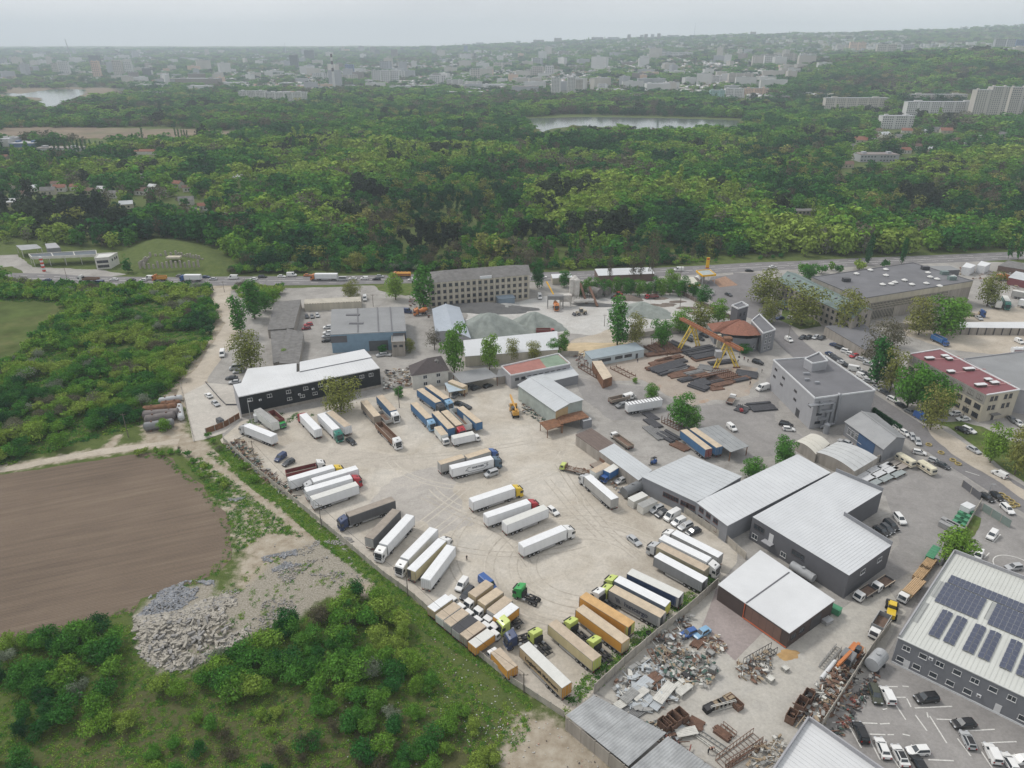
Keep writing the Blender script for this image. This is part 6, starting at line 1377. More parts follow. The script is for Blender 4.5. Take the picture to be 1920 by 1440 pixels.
# -- cars, one line each:  x, y, nose direction, type, colour, label
CARS='''1231,954,-22,10,wagon,silver,silver estate car, first in the row under the workshop windows
1241,963,-22,10,hatch,dark,dark hatchback, second in the row under the workshop windows
1260,968,-22,12,van,white,white passenger van in the row under the workshop windows
1272,979,-22,10,smallvan,white,white people carrier, next below the white van in the workshop row
1285,986,-22,10,wagon,silver,silver estate car, fifth in the row under the workshop windows
1300,996,-22,9,saloon,dark,dark grey saloon, last in the row under the workshop windows
1189,1013,20,16,saloon,silver,silver saloon with blue-tinted screen standing alone in the sandy yard
1164,901,-20,8,hatch,silver,silver hatchback between the blue box lorry and the steel tank
921,888,-22,7,smallvan,silver,silver people carrier beside the white lorry with the arrow emblem
1037,958,12,9,hatch,white,white hatchback at the nose of the green-tinged trailer
658,827,14,11,saloon,black,black saloon next to the dark green lorry cab
526,858,-20,14,smallvan,navy,dark blue people carrier near the scrap by the long wall
541,867,-20,10,hatch,dark,dark hatchback beside the dark blue people carrier by the wall
415,792,14,9,smallvan,dark,dark van tucked behind the yard gate
391,741,-10,-9,saloon,white,white saloon, upper of the pair on the concrete forecourt
404,756,12,10,saloon,silver,silver saloon, lower of the pair on the concrete forecourt
366,662,-20,1,saloon,black,black saloon on the bare earth beside the dirt track
443,690,-20,2,van,silver,silver minibus at the end of the white-roofed building
446,696,-20,3,hatch,silver,silver hatchback in front of the silver minibus
434,708,-20,1,saloon,dark,dark saloon at the end of the white-roofed building
440,716,-20,2,saloon,silver,grey saloon lowest at the end of the white-roofed building
866,1097,-10,13,smallvan,white,white people carrier just above the dark pick-up
876,1112,-10,12,wagon,dark,dark estate car between white people carrier and tan box lorry
914,1096,14,12,van,blue,bright blue van with rounded roof behind the box lorries
862,757,20,4,saloon,black,black saloon behind the rightmost blue trailer
873,762,20,5,saloon,dark,dark saloon in front of the black one behind the blue trailer
853,741,-10,8,hatch,grey,grey hatchback under the pale blue lean-to
866,736,-10,6,hatch,silver,silver hatchback beside the pale blue lean-to
880,726,-12,4,hatch,grey,grey hatchback under the left part of the carport
893,727,12,-4,hatch,dark,dark hatchback under the middle of the carport
915,723,12,-4,hatch,black,black hatchback under the right part of the carport
1166,760,-20,5,suv,grey,grey off-roader left of the white ribbed-roof trailer
1180,745,20,-6,van,white,white panel van behind the white ribbed-roof trailer
1372,802,14,11,smallvan,white,white small van alone on the asphalt yard
1430,728,-20,5,van,white,white high van at the corner of the tall grey block
1474,796,20,5,suv,black,black off-roader at the foot of the tall grey block
1479,804,20,2,hatch,white,white hatchback just below the black off-roader
1585,829,-20,-8,saloon,silver,silver saloon in the small court behind the tunnel sheds
1687,973,12,14,suv,white,white off-roader standing out of line by the grey hall
1671,985,13,11,suv,black,black off-roader nearest the white one by the grey hall
1664,991,13,10,hatch,dark,dark hatchback, third from the white off-roader by the grey hall
1653,995,13,9,saloon,black,black saloon partly hidden by the corner of the grey hall
1850,932,14,9,saloon,black,black saloon, left of the pair outside the metal gate
1869,930,15,12,saloon,black,black saloon, right of the pair outside the metal gate
1889,954,14,13,wagon,white,white estate car beside the green sheeting
1860,1004,-8,10,smallvan,white,white van alone in the marked bay above the tree
1834,1042,-5,10,smallvan,white,white van right beside the spreading tree at the office corner
1901,1063,-20,2,hatch,silver,silver hatchback inside the painted circle
1874,889,-16,-8,smallvan,white,white van driving along the side road
1645,727,14,9,saloon,silver,silver saloon on the side road, at the corner of the tall grey block
1660,736,14,9,saloon,dark,dark saloon behind the silver one on the side road
1675,749,16,8,wagon,white,white estate car under the roadside trees
1690,760,14,8,saloon,black,black saloon under the roadside trees
1707,772,16,8,saloon,grey,grey saloon next to the blue van under the trees
1727,783,16,9,van,blue,dark blue van parked at the roadside grass
1790,775,-20,2,hatch,white,white hatchback nearest the trees at the red-roofed factory
1806,785,-20,1,saloon,white,white saloon by the corner of the red-roofed factory
1805,806,18,8,saloon,black,black saloon at the verge below the red-roofed factory
1817,806,18,8,wagon,white,white estate car at the verge below the red-roofed factory
1826,843,14,8,saloon,silver,silver saloon parked beside the right-hand verge trees
1910,793,14,12,saloon,white,white saloon at the right edge by the red-roofed factory
1898,786,12,10,saloon,grey,grey saloon at the right edge of the red-roofed factory wall
1685,803,14,9,hatch,white,white hatchback, first behind the row of small cypresses
1696,811,14,9,saloon,white,white saloon, second behind the row of small cypresses
1711,819,6,9,hatch,silver,silver hatchback near the last small cypress
1721,828,4,9,hatch,silver,silver hatchback below the last small cypress
1724,848,16,3,hatch,white,white hatchback behind the upper caravan
1753,864,16,6,hatch,silver,silver hatchback behind the lower caravan
1767,872,16,7,saloon,dark,dark saloon next to the lower caravan
1557,664,12,5,saloon,navy,dark blue saloon, first in the long row beside the tall grey block
1563,668,12,5,saloon,dark,dark saloon, second in the long row beside the tall grey block
1568,672,12,5,saloon,dark,dark grey saloon, third in the long row beside the tall grey block
1574,676,12,5,suv,dark,dark off-roader, fourth in the long row beside the tall grey block
1580,680,12,5,saloon,silver,grey saloon, fifth in the long row beside the tall grey block
1589,686,12,5,saloon,black,black saloon, sixth in the long row beside the tall grey block
1603,693,16,3,van,white,white van with dark windows in the long row beside the grey block
1621,700,14,5,saloon,black,black saloon just behind the white van in the long row
1616,705,14,5,smallvan,white,small white van halfway down the long row
1629,714,16,3,saloon,silver,silver saloon lowest in the long row
1566,647,14,4,saloon,navy,dark blue saloon at the head of the row by the open-fronted shed
1576,652,14,4,suv,black,black off-roader second in the row by the open-fronted shed
1587,659,14,4,suv,white,white off-roader in the row by the open-fronted shed
1596,664,14,4,hatch,white,white hatchback left of the red car
1601,667,-10,2,hatch,red,bright red hatchback in the row by the open-fronted shed
1615,673,14,4,saloon,silver,silver saloon under the bare tree, right of the red car
1629,682,14,4,saloon,silver,silver saloon under the bare tree, lowest of its row
1479,637,10,6,smallvan,white,white people carrier driving past the grey wing
1505,632,-8,4,saloon,dark,dark saloon, leftmost of the four at the green verge
1516,632,-8,4,saloon,black,black saloon, second of the four at the green verge
1529,632,-8,4,hatch,silver,silver hatchback among the four at the green verge
1541,633,-8,4,saloon,dark,dark saloon, rightmost of the four at the green verge
1468,570,10,0,van,lightblue,pale blue van near the annex block
1468,578,14,2,saloon,dark,dark saloon behind the pale blue van
1462,596,-14,2,saloon,navy,dark blue saloon below the annex block
1484,596,14,3,hatch,white,white hatchback under the willow by the annex block
1291,636,14,6,saloon,black,black saloon, leftmost of four inside the crane yard
1300,632,14,6,hatch,silver,silver hatchback, second of four inside the crane yard
1312,634,14,6,saloon,dark,dark saloon, third of four inside the crane yard
1320,628,14,6,saloon,black,black saloon, rightmost of four inside the crane yard
1421,679,20,6,suv,black,black off-roader right of the gantry crane
1449,500,14,-1,saloon,white,white saloon on the main road near the junction
1405,507,14,0,saloon,black,black saloon turning on the main road
1273,506,-14,0,van,white,white van on the main road near the petrol station
1366,552,12,5,saloon,dark,dark saloon on the forecourt behind the petrol station
1334,551,-10,6,smallvan,white,white van beside the petrol station tanks
1760,0,0,0,skip,skip,skip
1836,596,12,8,saloon,silver,silver saloon in front of the blue flat lorry
1857,571,8,6,saloon,white,white saloon under the tree in the haulage yard
1911,640,10,5,smallvan,white,white van at the right edge of the haulage yard
575,593,2,8,hatch,dark,dark hatchback, left of three by the old sheds
585,593,2,8,hatch,grey,grey hatchback, middle of three by the old sheds
595,591,2,8,hatch,silver,silver hatchback, right of three by the old sheds
578,608,-14,2,hatch,red,red and white car behind the old sheds
574,615,-14,2,hatch,darkred,dark red car in front of the old sheds
614,613,-14,1,hatch,white,white hatchback, first of the four at the blue warehouse wall
615,623,-14,1,saloon,white,white saloon, second of the four at the blue warehouse wall
613,630,-14,1,saloon,silver,silver saloon, third of the four at the blue warehouse wall
613,638,-14,1,saloon,black,black saloon, last of the four at the blue warehouse wall
684,560,0,9,van,white,white lorry-like van between concrete shed and road
762,584,14,1,van,navy,dark van beside the red cement mixer
1012,557,2,8,van,white,white van by the right end of the factory block
877,606,4,8,smallvan,white,white van at the foot of the gravel pile
714,665,-14,2,hatch,silver,silver car in the court by the stair tower
724,664,14,1,saloon,silver,silver car by the stair tower wall
417,664,-2,10,van,white,white box van driving up the dirt track'''
for ln in CARS.split('\n'):
 f=ln.split(',',6)
 if f[4]=='skip':continue
 car(float(f[0]),float(f[1]),float(f[2]),float(f[3]),f[4],f[5],f[6])
PARK='''1641,1302,5,14,suv,olive,dark green open-backed off-roader next to the white van in the car park
1664,1304,-6,-12,smallvan,white,white small van parked beside the dark green off-roader
1737,1309,-20,2,suv,black,black off-roader with roof rails alone in the middle of the car park
1807,1356,-20,2,saloon,black,black saloon nearest the office wall in the car park
1815,1387,-7,-14,hatch,silver,silver hatchback with black roof below the black saloon
1614,1373,-6,-14,suv,black,large black off-roader at the left edge of the car park
1655,1402,-6,-14,saloon,white,white saloon right of the large black off-roader
1688,1416,-7,-14,saloon,white,white saloon with dark glass roof, second right of the black off-roader
1721,1407,-20,1,hatch,white,white hatchback parked across between two white saloons
1725,1434,-7,-12,saloon,black,black saloon cut by the bottom edge of the picture
1861,1413,-7,-14,smallvan,white,white van with roof bars at the lower right
1893,1428,-8,-13,hatch,white,white hatchback right of the van with roof bars
1915,1424,-20,2,hatch,white,white car cut by the right edge of the picture'''
for ln in PARK.split('\n'):
 f=ln.split(',',6);car(float(f[0]),float(f[1]),float(f[2]),float(f[3]),f[4],f[5],f[6],roof='black' if('black roof' in f[6]or 'glass roof' in f[6])else None)
for i,(x,y,ty,co,d)in enumerate(((88,525,'saloon','navy','blue'),(118,527,'hatch','silver','silver'),(186,531,'van','navy','dark blue'),(213,524,'saloon', 'white','white'),(246,525,'saloon','black','black'),(268,525,'hatch','white','white'),(281,522,'van','white','white'),(338,517,'saloon','grey','grey'),(386, 519, 'saloon','navy','dark blue'),(399,523,'saloon','silver','silver'),(437,521,'van','white','white'),(475,523,'saloon','white','white'),(492,519,'suv','dark', 'dark'),(528,518,'saloon','white','white'),(547,516,'van','white','white'),(577,516,'saloon','orange','orange'),(641,524,'van','silver','silver'),(661,522,'saloon', 'white','white'),(683,522,'smallvan','white','white'),(706,523,'saloon','black','black'),(713,518,'hatch','silver','silver'),(772,524,'saloon','white','white'), (1018,519,'saloon','white','white'),(1052,521,'saloon','grey','grey'))):
 nb=['left filling station','dirt track junction','blue warehouse','factory block','petrol station'][0 if x<240 else 1 if x<500 else 2 if x<700 else 3 if x<1100 else 4]
 car(x,y,-14 if y>520 else 14,0,ty,co,f'{d} {"van" if "van" in ty else "car"} in the main road queue, number {["one","two","three","four","five","six","seven","eight","nine","ten","eleven","twelve","thirteen","fourteen","fifteen","sixteen","seventeen","eighteen","nineteen","twenty","twenty-one","twenty-two","twenty-three","twenty-four"][i]} from the left','vehicles on the main road',z0=.09)
for(x0,y0,x1,y1,lb)in((1684,848,1715,866,'long cream caravan, upper of two by the concrete wall'),(1725,862,1754,880,'cream caravan, lower of two by the concrete wall')):
 a,b_=P(x0,y0,2.6),P(x1,y1,2.6);c=a.lerp(b_,.5);L=(b_-a).length/2;t=empty('caravan',(c.x,c.y,GZ),math.atan2(b_.y-a.y,b_.x-a.x),lb,'caravan')
 b=MB();b.loft([(-L,.6),(-L-.1,1.4),(-L+.25,2.5),(L-.25,2.5),(L+.15,1.3),(L,.55)],[(-1.15,.03),(-1.05,0),(1.05,0),(1.15,.03)]);b.build('body',PC['cream'], t)
 b=MB();b.box(-L+.2,L-.2,-1.0,1.0,2.5,2.6);b.box(-1,-.4,-.3,.3,2.6,2.75);b.build('roof',M('cream_caravan_roof',(.62,.58,.44),.6,.1),t)
 for sx in(-.72,-.1,.55):
  b=MB();b.box(sx*L-.5,sx*L+.5,-1.19,-1.15,1.5,2.1);b.build('window',c_glass,t)
 b=MB();b.box(L-.02,L+.14,-.8,.8,1.45,2.1);b.build('end_window',c_glass,t)
 b=MB();b.box(-L,L,-1.18,-1.15,1.0,1.15);b.build('brown_stripe',rust,t)
 for s in(-1,1):ob('wheel',wheel_mesh(.33,.22),t,loc=(0,s*1.0,.33))
 # -- walls, fences, poles
m_panel=M('precast_concrete',(.40,.37,.32),.9,.2,.6,dirt=.45,dirtcol=(.24,.22,.19));m_post=M('concrete_post',(.34,.32,.29),.9,.15,1)
_pn={}
def fence(name,label,line,h=2.2,step=3.0,mat=None,thick=.12,cat='wall',cap=False):
 pts=[P(*a)for a in line];root=empty(name,(pts[0].x,pts[0].y,0),0,label,cat);mat=mat or m_panel;i=0
 for a,b_ in zip(pts[:-1],pts[1:]):
  L=(b_-a).length;n=max(1,round(L/step));st=L/n;ang=math.atan2(b_.y-a.y,b_.x-a.x)
  key=(round(st,1),h,thick,mat.name)
  if key not in _pn:
   g=MB();g.box(.09,st-.09,-thick/2,thick/2,0,h)
   for k in range(1,4):g.box(.09,st-.09,-thick/2-.02,thick/2+.02,h*k/4-.03,h*k/4+.03)
   p=MB();p.box(-.11,.11,-.11,.11,0,h+.15);_pn[key]=(g.mesh('panel',[mat]),p.mesh('post',[m_post]))
  for k in range(n):
   q=a.lerp(b_,k/n)-root.location;rr=math.sin(i*12.9)*.012;i+=1
   o=ob('panel',_pn[key][0],root,loc=(q.x,q.y,0));o.rotation_euler=(rr,0,ang);ob('post',_pn[key][1],root,loc=(q.x,q.y,0),rz=ang)
 return root
fence('concrete_wall','long low concrete panel wall along the whole lower-left side of the lorry yard',px((420,828),(478,882),(530,924),(582,965),(640, 1013), (720,1081),(762,1111),(826,1166),(890,1223),(960,1281),(1058,1345)),1.7,3)
fence('concrete_wall','grey concrete wall dividing lorry yard and scrapyard',px((1114,1300),(1170,1248),(1230,1196),(1290,1148),(1345,1099)),2.6,4)
fence('concrete_wall','concrete wall between parked cars and the workshop halls',px((1203,906),(1300,975),(1363,1018),(1398,1050)),2.2,3)
fence('concrete_wall','stained concrete wall running from the tunnel shed up to the caravans',px((1602,890),(1690,843)),2.6,3)
fence('concrete_wall','leaning pale concrete wall along the right side of the scrapyard',px((1540,1366),(1585,1296),(1630,1226),(1668,1178)),2.6,2.5)
fence('concrete_wall','long concrete wall behind the garages of the haulage yard',px((1640,612),(1700,617),(1785,620),(1990,622)),2.8,5,cat='wall')
fence('metal_gate','dark metal sliding gate at the right-hand entrance',px((1803,912),(1837,938)),2.2,3,wall_dgrey,cat='gate')
fence('metal_fence','green sheeted fence in front of the white van at the right',px((1840,957),(1893,990)),2.4,3,M('grey_green_sheet',(.20,.25,.23),.7, .1), cat='fence')
fence('stone_wall','low wall between the green bins and the overgrown strip',px((1838,944),(1800,1010),(1770,1050)),1.6,3,cat='wall')
fence('brown_fence','brown sheet fence beside the yard gate',px((387,814),(420,802),(450,784)),2.2,3,rust,cat='fence')
fence('brown_fence','low brown fence slanting along the right side of the quarry yard',px((1268,548),(1330,580),(1372,600)),2.2,4,roof_brown,cat='fence')
fence('concrete_wall','long wall between gravel yard and crane yard',px((1050,668),(1085,668)),2.4,4)
fence('concrete_wall','wall in front of the white shed roofs beside the tall poplar',px((1150,640),(1260,625),(1290,622)),2.6,5)
fence('concrete_kerb','thin concrete kerb along the left edge of the concrete forecourt',px((338,720),(350,770),(364,828)),.5,5,cat='kerb')
fence('concrete_kerb','thin dark kerb across the concrete forecourt',px((386,718),(412,748),(424,760),(452,760)),.6,5,wall_dgrey,cat='kerb')
def zfor(pxb,pyb,pyt):
 b=P(pxb,pyb);lo,hi=.2,60
 for _ in range(30):
  m=(lo+hi)/2;_,r=W2P(b.x,b.y,m)
  if r>pyt:lo=m
  else:hi=m
 return lo
m_pole=M('old_wood_pole',(.16,.14,.12),.9,.2,2)
def pole(x,yb,yt,label,arm=True,lamp=False,mat=None):
 b_=P(x,yb);h=zfor(x,yb,yt);t=empty('lamp_post' if lamp else 'utility_pole',b_,0,label,'lamp post' if lamp else 'pole')
 g=MB();g.cyl((0,0,0),(0,0,h),.14,.09,8);g.build('post',mat or m_pole,t)
 if arm:g=MB();g.bar((-.9,0,h-.5),(.9,0,h-.5),.1);[g.cyl((xx,0,h-.45),(xx,0,h-.2),.06,n=6)for xx in(-.8,0,.8)];g.build('cross_arm',m_pole,t)
 if lamp:g=MB();g.box(-.1,1.2,-.12,.12,h-.1,h+.06);g.build('lamp_head',m_alu,t)
 return Vector((b_.x,b_.y,h))
poles=[pole(*a)for a in((603,987,945,'thin pole by the small shrub on the long wall'),(765,1118,1080,'pole on the wall next to the white trailer'),(241, 820, 775,'pole in the scrub above the field track'),(478,866,826,'leaning pole in the scrap corner'),(749,765,725,'pole beside the blue curtain lorries'),(1133, 612, 590,'pole with struts in the quarry yard'),(700,575,552,'pole on the lane behind the blue warehouse'),(125,520,500,'pole before the left filling station'), (421,548,527,'pole at the top of the dirt track'),(1276,518,497,'dark pole beside the petrol station'),(1477,640,655-45,'pole beside the tall grey block'),(1803, 790,760,'pole by the red-roofed factory'),(982,1298,1262,'pole on the wall above the ochre trailer'),(1275,575,545,'pole on the fence of the quarry yard'))]
for a in((472,796,752,'pale lamp post in front of the black building'),(1852,930,908,'thin lamp post beside the black cars at the gate'),(511,768,742,'lamp post at the black building wall')):pole(*a,arm=False,lamp=True,mat=m_alu)
def wire(a,b_,sag=1.2):
 g=MB();k=14;pr=a
 for i in range(1,k+1):t=i/k;q=a.lerp(b_,t);q.z-=sag*4*t*(1-t);g.bar(pr,q,.045);pr=q
 return g
for a,b_,l in((poles[0],poles[1],'cable between the two wall poles'),(poles[1],poles[12],'cable from the white trailer pole down the wall'),(poles[3],poles[0], 'cable from the scrap corner along the wall')):
 o=wire(a,b_).build('overhead_cable',m_chas);tag(o,l,'cable')
o=wire(P(780,535,12),P(1040,525,12),1.5).build('overhead_cable',m_chas);tag(o,'cable strung across the face of the factory block','cable')
# -- trees that stand alone
def TR(x,yb,yt,wpx,kind,tint,label,group=None):
 b_=P(x,yb);h=zfor(x,yb,yt);d=b_.y*_cp+H*_sp;wm=wpx*d/F;unit={'broadleaf_tree':.86,'willow_tree':.98,'poplar_tree':.26,'pine_tree':.72,'bare_tree':.84}[kind]
 return plant(kind,b_.x,b_.y,h,wm/unit,tint,label,'tree',group,parts=True)
for a in((640,772,712,84,'willow_tree',.35,'big round yellow-green tree in front of the black building'),(852,702,604,58,'broadleaf_tree',.62,'tall bright green tree between the hipped house and the pale shed'),(918,694,626,48,'broadleaf_tree',.78,'leafy light green tree in front of the pale shed roof'),(962,678, 636, 32,'willow_tree',.5,'thin yellowish tree, left of two before the pale shed'),(1002,678,640,34,'willow_tree',.6,'thin yellowish tree, right of two before the pale shed'),(1038,668,636,32,'broadleaf_tree',.5,'dark green tree above the red and green roof'),(1056,664,620,28,'broadleaf_tree',.55,'taller narrow tree above the red and green roof'),(1157,650,558,36,'poplar_tree',.42,'tall dark columnar poplar in the centre of the site'),(1190,648,590,44,'willow_tree',.7,'pale yellow tree right of the tall columnar poplar'),(1240,650,596,48,'broadleaf_tree',.5,'round green tree left of the gantry crane'),(1275,625,578,46,'broadleaf_tree', .68,'olive green tree behind the left crane leg'),(1312,620,570,56,'willow_tree',.25,'yellow-green tree behind the gantry beam'),(1346,606,562,44,'broadleaf_tree',.72,'green tree left of the square grey tower'),(1318,572,536,36,'broadleaf_tree',.3,'dark round tree by the petrol station tanks'),(1300,556,528,28,'broadleaf_tree',.35,'small dark tree behind the petrol shop'),(1259,547,503,34,'broadleaf_tree',.8,'bright green tree beside the petrol shop'),(1222,748,720,36, 'broadleaf_tree',.6,'small round tree above the white ribbed-roof trailer'),(1275,800,738,60,'broadleaf_tree',.5,'large dense green tree among the steel racks'), (1298,806,762,40,'broadleaf_tree',.55,'smaller green tree leaning on the large one among the steel racks'),(1468,872,818,54,'broadleaf_tree',.5,'round dark green tree at the end of the workshop halls'),(1410,898,860,54,'broadleaf_tree',.52,'green tree poking up between the workshop hall roofs'),(1785,1058,990,84,'broadleaf_tree',.78,'wide loose tree at the corner of the solar-roofed office'),(1430,570,508,80,'willow_tree',.2,'big yellow-green tree near the junction'),(1441, 606, 560,50,'willow_tree',.25,'round yellow-green tree left of the annex block'),(1502,610,538,92,'willow_tree',.3,'broad willow in front of the green roofed wing'), (1584,624,548,70,'willow_tree',.4,'broad willow at the right end of the green roofed wing'),(1640,704,598,84,'bare_tree',.6,'tall thin-leaved tree over the parked cars'),(1672,650,606,60,'bare_tree',.4,'spreading bare tree behind the parked cars'),(1642,726,636,34,'poplar_tree',.25,'dark ivy-covered columnar tree by the parked cars'),(1668,736,654,56,'willow_tree',.5,'yellowish tree in the clump by the side road'),(1700,766,680,74,'broadleaf_tree',.55,'large green tree in the clump by the side road'),(1740,776,694,66,'broadleaf_tree',.5,'green tree at the back of the clump by the red-roofed factory'),(1766,778,712,52,'broadleaf_tree',.58,'green tree touching the wall of the red-roofed factory'),(1744,806,728,66,'willow_tree',.55,'orange-tinged tree at the front of the roadside clump'), (1715,744,690,50,'broadleaf_tree',.72,'light green tree in the middle of the roadside clump'),(1722,628,560,66,'willow_tree',.55,'yellowish tree before the great hall'),(1768,630,556,84,'broadleaf_tree',.62,'wide green tree before the great hall'),(1795,600,560,50,'broadleaf_tree',.7,'light green tree at the corner of the great hall'),(1850,574,512,54,'willow_tree',.15,'dark-trunked tree in the haulage yard'),(1856,868,796,56,'broadleaf_tree',.82,'bright green tree on the grass at the right edge'),(1902,890,790,66,'willow_tree',.55,'pale tree on the grass at the right edge'),(472,694,620,74,'willow_tree',.2,'large yellowish tree beside the old sheds'),(452,628,556,28,'poplar_tree',.42,'dark columnar poplar, left of the pair by the dirt track'),(478,598,526,34,'poplar_tree',.4,'dark columnar poplar, right of the pair by the dirt track'),(498,584,545,36,'broadleaf_tree',.45,'dark green tree behind the poplar pair'),(512,568,538,40,'broadleaf_tree', .7,'light green tree above the old sheds'),(795,580,498,38,'poplar_tree',.45,'tall dark tree hugging the left end of the factory block'),(742,562,512,44,'broadleaf_tree',.85,'light green tree left of the factory block'),(658,560,526,44,'willow_tree',.3,'round pale green tree on the verge above the blue warehouse'), (770, 640+20,634,26,'willow_tree',.3,'small yellowish tree by the stair tower'),(815,656,616,38,'bare_tree',.2,'brownish tree on the lane by the hipped house'), (1008,540,486,36,'broadleaf_tree',.2,'dark green tree at the right end of the factory block'),(1058,538,505,30,'broadleaf_tree',.35,'dark tree behind the concrete plant'),(1090,555,535,30,'broadleaf_tree',.2,'dark green tree hiding the concrete plant conveyor'),(1142,535,462,16,'bare_tree',.2,'tall bare poplar, leftmost of the group by the brick shed'),(1186,530,470,20,'bare_tree',.25,'tall bare poplar, second of the group by the brick shed'),(1200,532,466,18,'bare_tree', .3, 'tall bare poplar, third of the group by the brick shed'),(1222,530,430,30,'bare_tree',.5,'tallest thin tree of the group by the brick shed'),(310,808,784, 30, 'broadleaf_tree',.7,'small tree in front of the steel tanks'),(1395,664,645,30,'broadleaf_tree',.3,'dark bush at the foot of the round house'),(1515,530,470+22, 40,'broadleaf_tree',.4,'dark tree at the end of the green roofed wing'),(748,745,724,26,'broadleaf_tree',.4,'small dark tree at the top fence of the yard'), (1090+100,718,708,14,'broadleaf_tree',.75,'small light bush at the end of the brown hangar'),(538,672,652,24,'broadleaf_tree',.85,'small light green bush by the blue warehouse'),(718,664,646,24,'broadleaf_tree',.2,'dark round bush by the blue warehouse gate')):TR(*a)
for i in range(15):
 x=1085+i*14+(i*37%7);TR(x,552+(i*13%5),526-(i*7%9),26,'broadleaf_tree',.3+(i*29%40)/100,'green tree in the hedge behind the gravel and concrete plant', 'hedge behind the concrete plant')
for i in range(17):
 x,y=1637+i*3.1,770+i*2.1
 b_=P(x,y+5);o=ob('cypress',KIND['poplar_tree'][i%3][2],loc=(b_.x,b_.y,0));o.scale=(5,5,2.4);o['tint']=.05;tag(o,'small dark green cypress in the clipped row beside the side road','shrub','clipped cypresses beside the side road')
 # -- gravel, sand and rubble
def gravel_mat(n,c,c2):
 return M(n,c,.95,.18,.35,dirt=.7,dirtcol=c2,bump=.3)
gm1=gravel_mat('green_grey_gravel',(.24,.265,.245),(.34,.36,.33));gm2=gravel_mat('dark_grit',(.115,.115,.115),(.15,.15,.145));gm3=gravel_mat('pale_grit', (.33, .33,.32),(.27,.26,.25));gm4=gravel_mat('brown_spoil',(.16,.13,.11),(.26,.22,.18))
def pile(cx,cy,rx,ry,h,mat,label,seed=1,name='gravel_pile',cat='gravel pile',scar=False):
 """cx, cy middle of the foot in the photo; rx, ry metres; h metres"""
 c=P(cx,cy);rg=np.random.default_rng(seed);n,m=64,24;v=[(0,0,h)];
 for j in range(1,m+1):
  t=j/m
  for i in range(n):
   a=2*math.pi*i/n;wob=1+.18*math.sin(a*2+seed)+.1*math.sin(a*5+seed*2)+.04*math.sin(a*11+seed*3);x,y=math.cos(a)*rx*t*wob,math.sin(a)*ry*t*wob
   z=h*(1-t)**1.05*(1+.0*t);z=h*max(0,(1-t)*1.12-.12*math.exp(-t*5))
   z+=(float(fbm(np.array(x+seed*31),np.array(y),3.5,seed))-.5)*h*.22*(1-t)*min(1,t*4)+.35*h*max(0,.3-abs(t-.35))*math.sin(a*3+seed)*.35
   v.append((x,y,max(-.05,z)))
 f=[(0,1+i,1+(i+1)%n)for i in range(n)]
 for j in range(m-1):
  for i in range(n):a0,a1=1+j*n+i,1+j*n+(i+1)%n;f.append((a0,a0+n,a1+n,a1))
 b=MB();b.add(v,f);me=b.mesh(name,[mat],smooth=True);o=ob(name,me,loc=(c.x,c.y,.05));tag(o,label,cat);return o
pile(916,620,17,14,8.8,gm1,'largest grey-green gravel heap, left of the two big ones',1)
pile(1002,611,12.5,11,7.0,gm1,'grey-green gravel heap, right of the two big ones',2)
pile(1203,586,14,10,5.6,gm1,'grey-green gravel heap beyond the tall poplar',3)
pile(905,579,30,7,3.2,gm2,'long dark heap of grit under the factory block',4)
pile(948,578,9,6,2.6,gm3,'small mid-grey heap between the dark heap and the right big heap',5)
pile(1142,548,6,5,3.0,gm3,'pale grey heap right of the concrete plant',6);pile(1192,545,14,6,3.4,gm4,'dark brown spoil heap at the back of the quarry yard', 7);pile(1225,546,10,5,2.6,gm4,'smaller brown spoil heap at the back right of the quarry yard',8)
pile(1178,560,7,5,2.2,gm4,'small brown heap behind the green gravel heap',9);pile(1115,572,12,3,1.2,gm2,'flat dark heap at the foot of the concrete plant', 10)
pile(1120,655,22,7,1.6,M('yellow_sand',(.50,.40,.26),.95,.15,.3,dirt=.5,dirtcol=(.38,.28,.18)),'pale yellow sand spread left of the tall poplar',11,'sand_heap','sand heap')
pile(1478,1228,2.6,1.4,.5,M('orange_sand',(.42,.27,.12),.95,.15,.5),'small patch of orange sand on the scrapyard ground',12,'sand_heap','sand heap')
for x,y,r_ in((1238,560,4),(1250,572,5),(1228,572,3.5),(1290,578,5),(1270,566,4),(1300,586,4)):pile(x,y,r_,r_*.6,.7,gm4,'low brown spoil heap in the right of the quarry yard',int(x),'spoil_heap','spoil heap')['group']='low spoil heaps in the quarry yard'
m_st=[M('grey_rubble',(.29,.28,.27),.95,.3,.8),M('bluish_rubble',(.235,.245,.265),.95,.3,.8),M('cream_rubble',(.36,.335,.29),.95,.25,.8)]
def rock(b,x,y,z,s,rg,mi,el=1.0):
 a=rg.random()*6.28;l,w,h=s*rg.uniform(.8,1.5)*el,s*rg.uniform(.5,.9),s*rg.uniform(.35,.7);tl=rg.uniform(-.35,.35);T=Matrix.Translation((x,y,z))@Matrix.Rotation(a,4,'Z')@Matrix.Rotation(tl,4,'Y')
 c=[(sx*l/2*rg.uniform(.7,1.1),sy*w/2*rg.uniform(.7,1.1),sz*h/2)for sz in(-1,1)for sx,sy in((-1,-1),(1,-1),(1,1),(-1,1))]
 b.add([T@Vector(p)for p in c],[(0,3,2,1),(4,5,6,7),(0,1,5,4),(1,2,6,5),(2,3,7,6),(3,0,4,7)],mi)
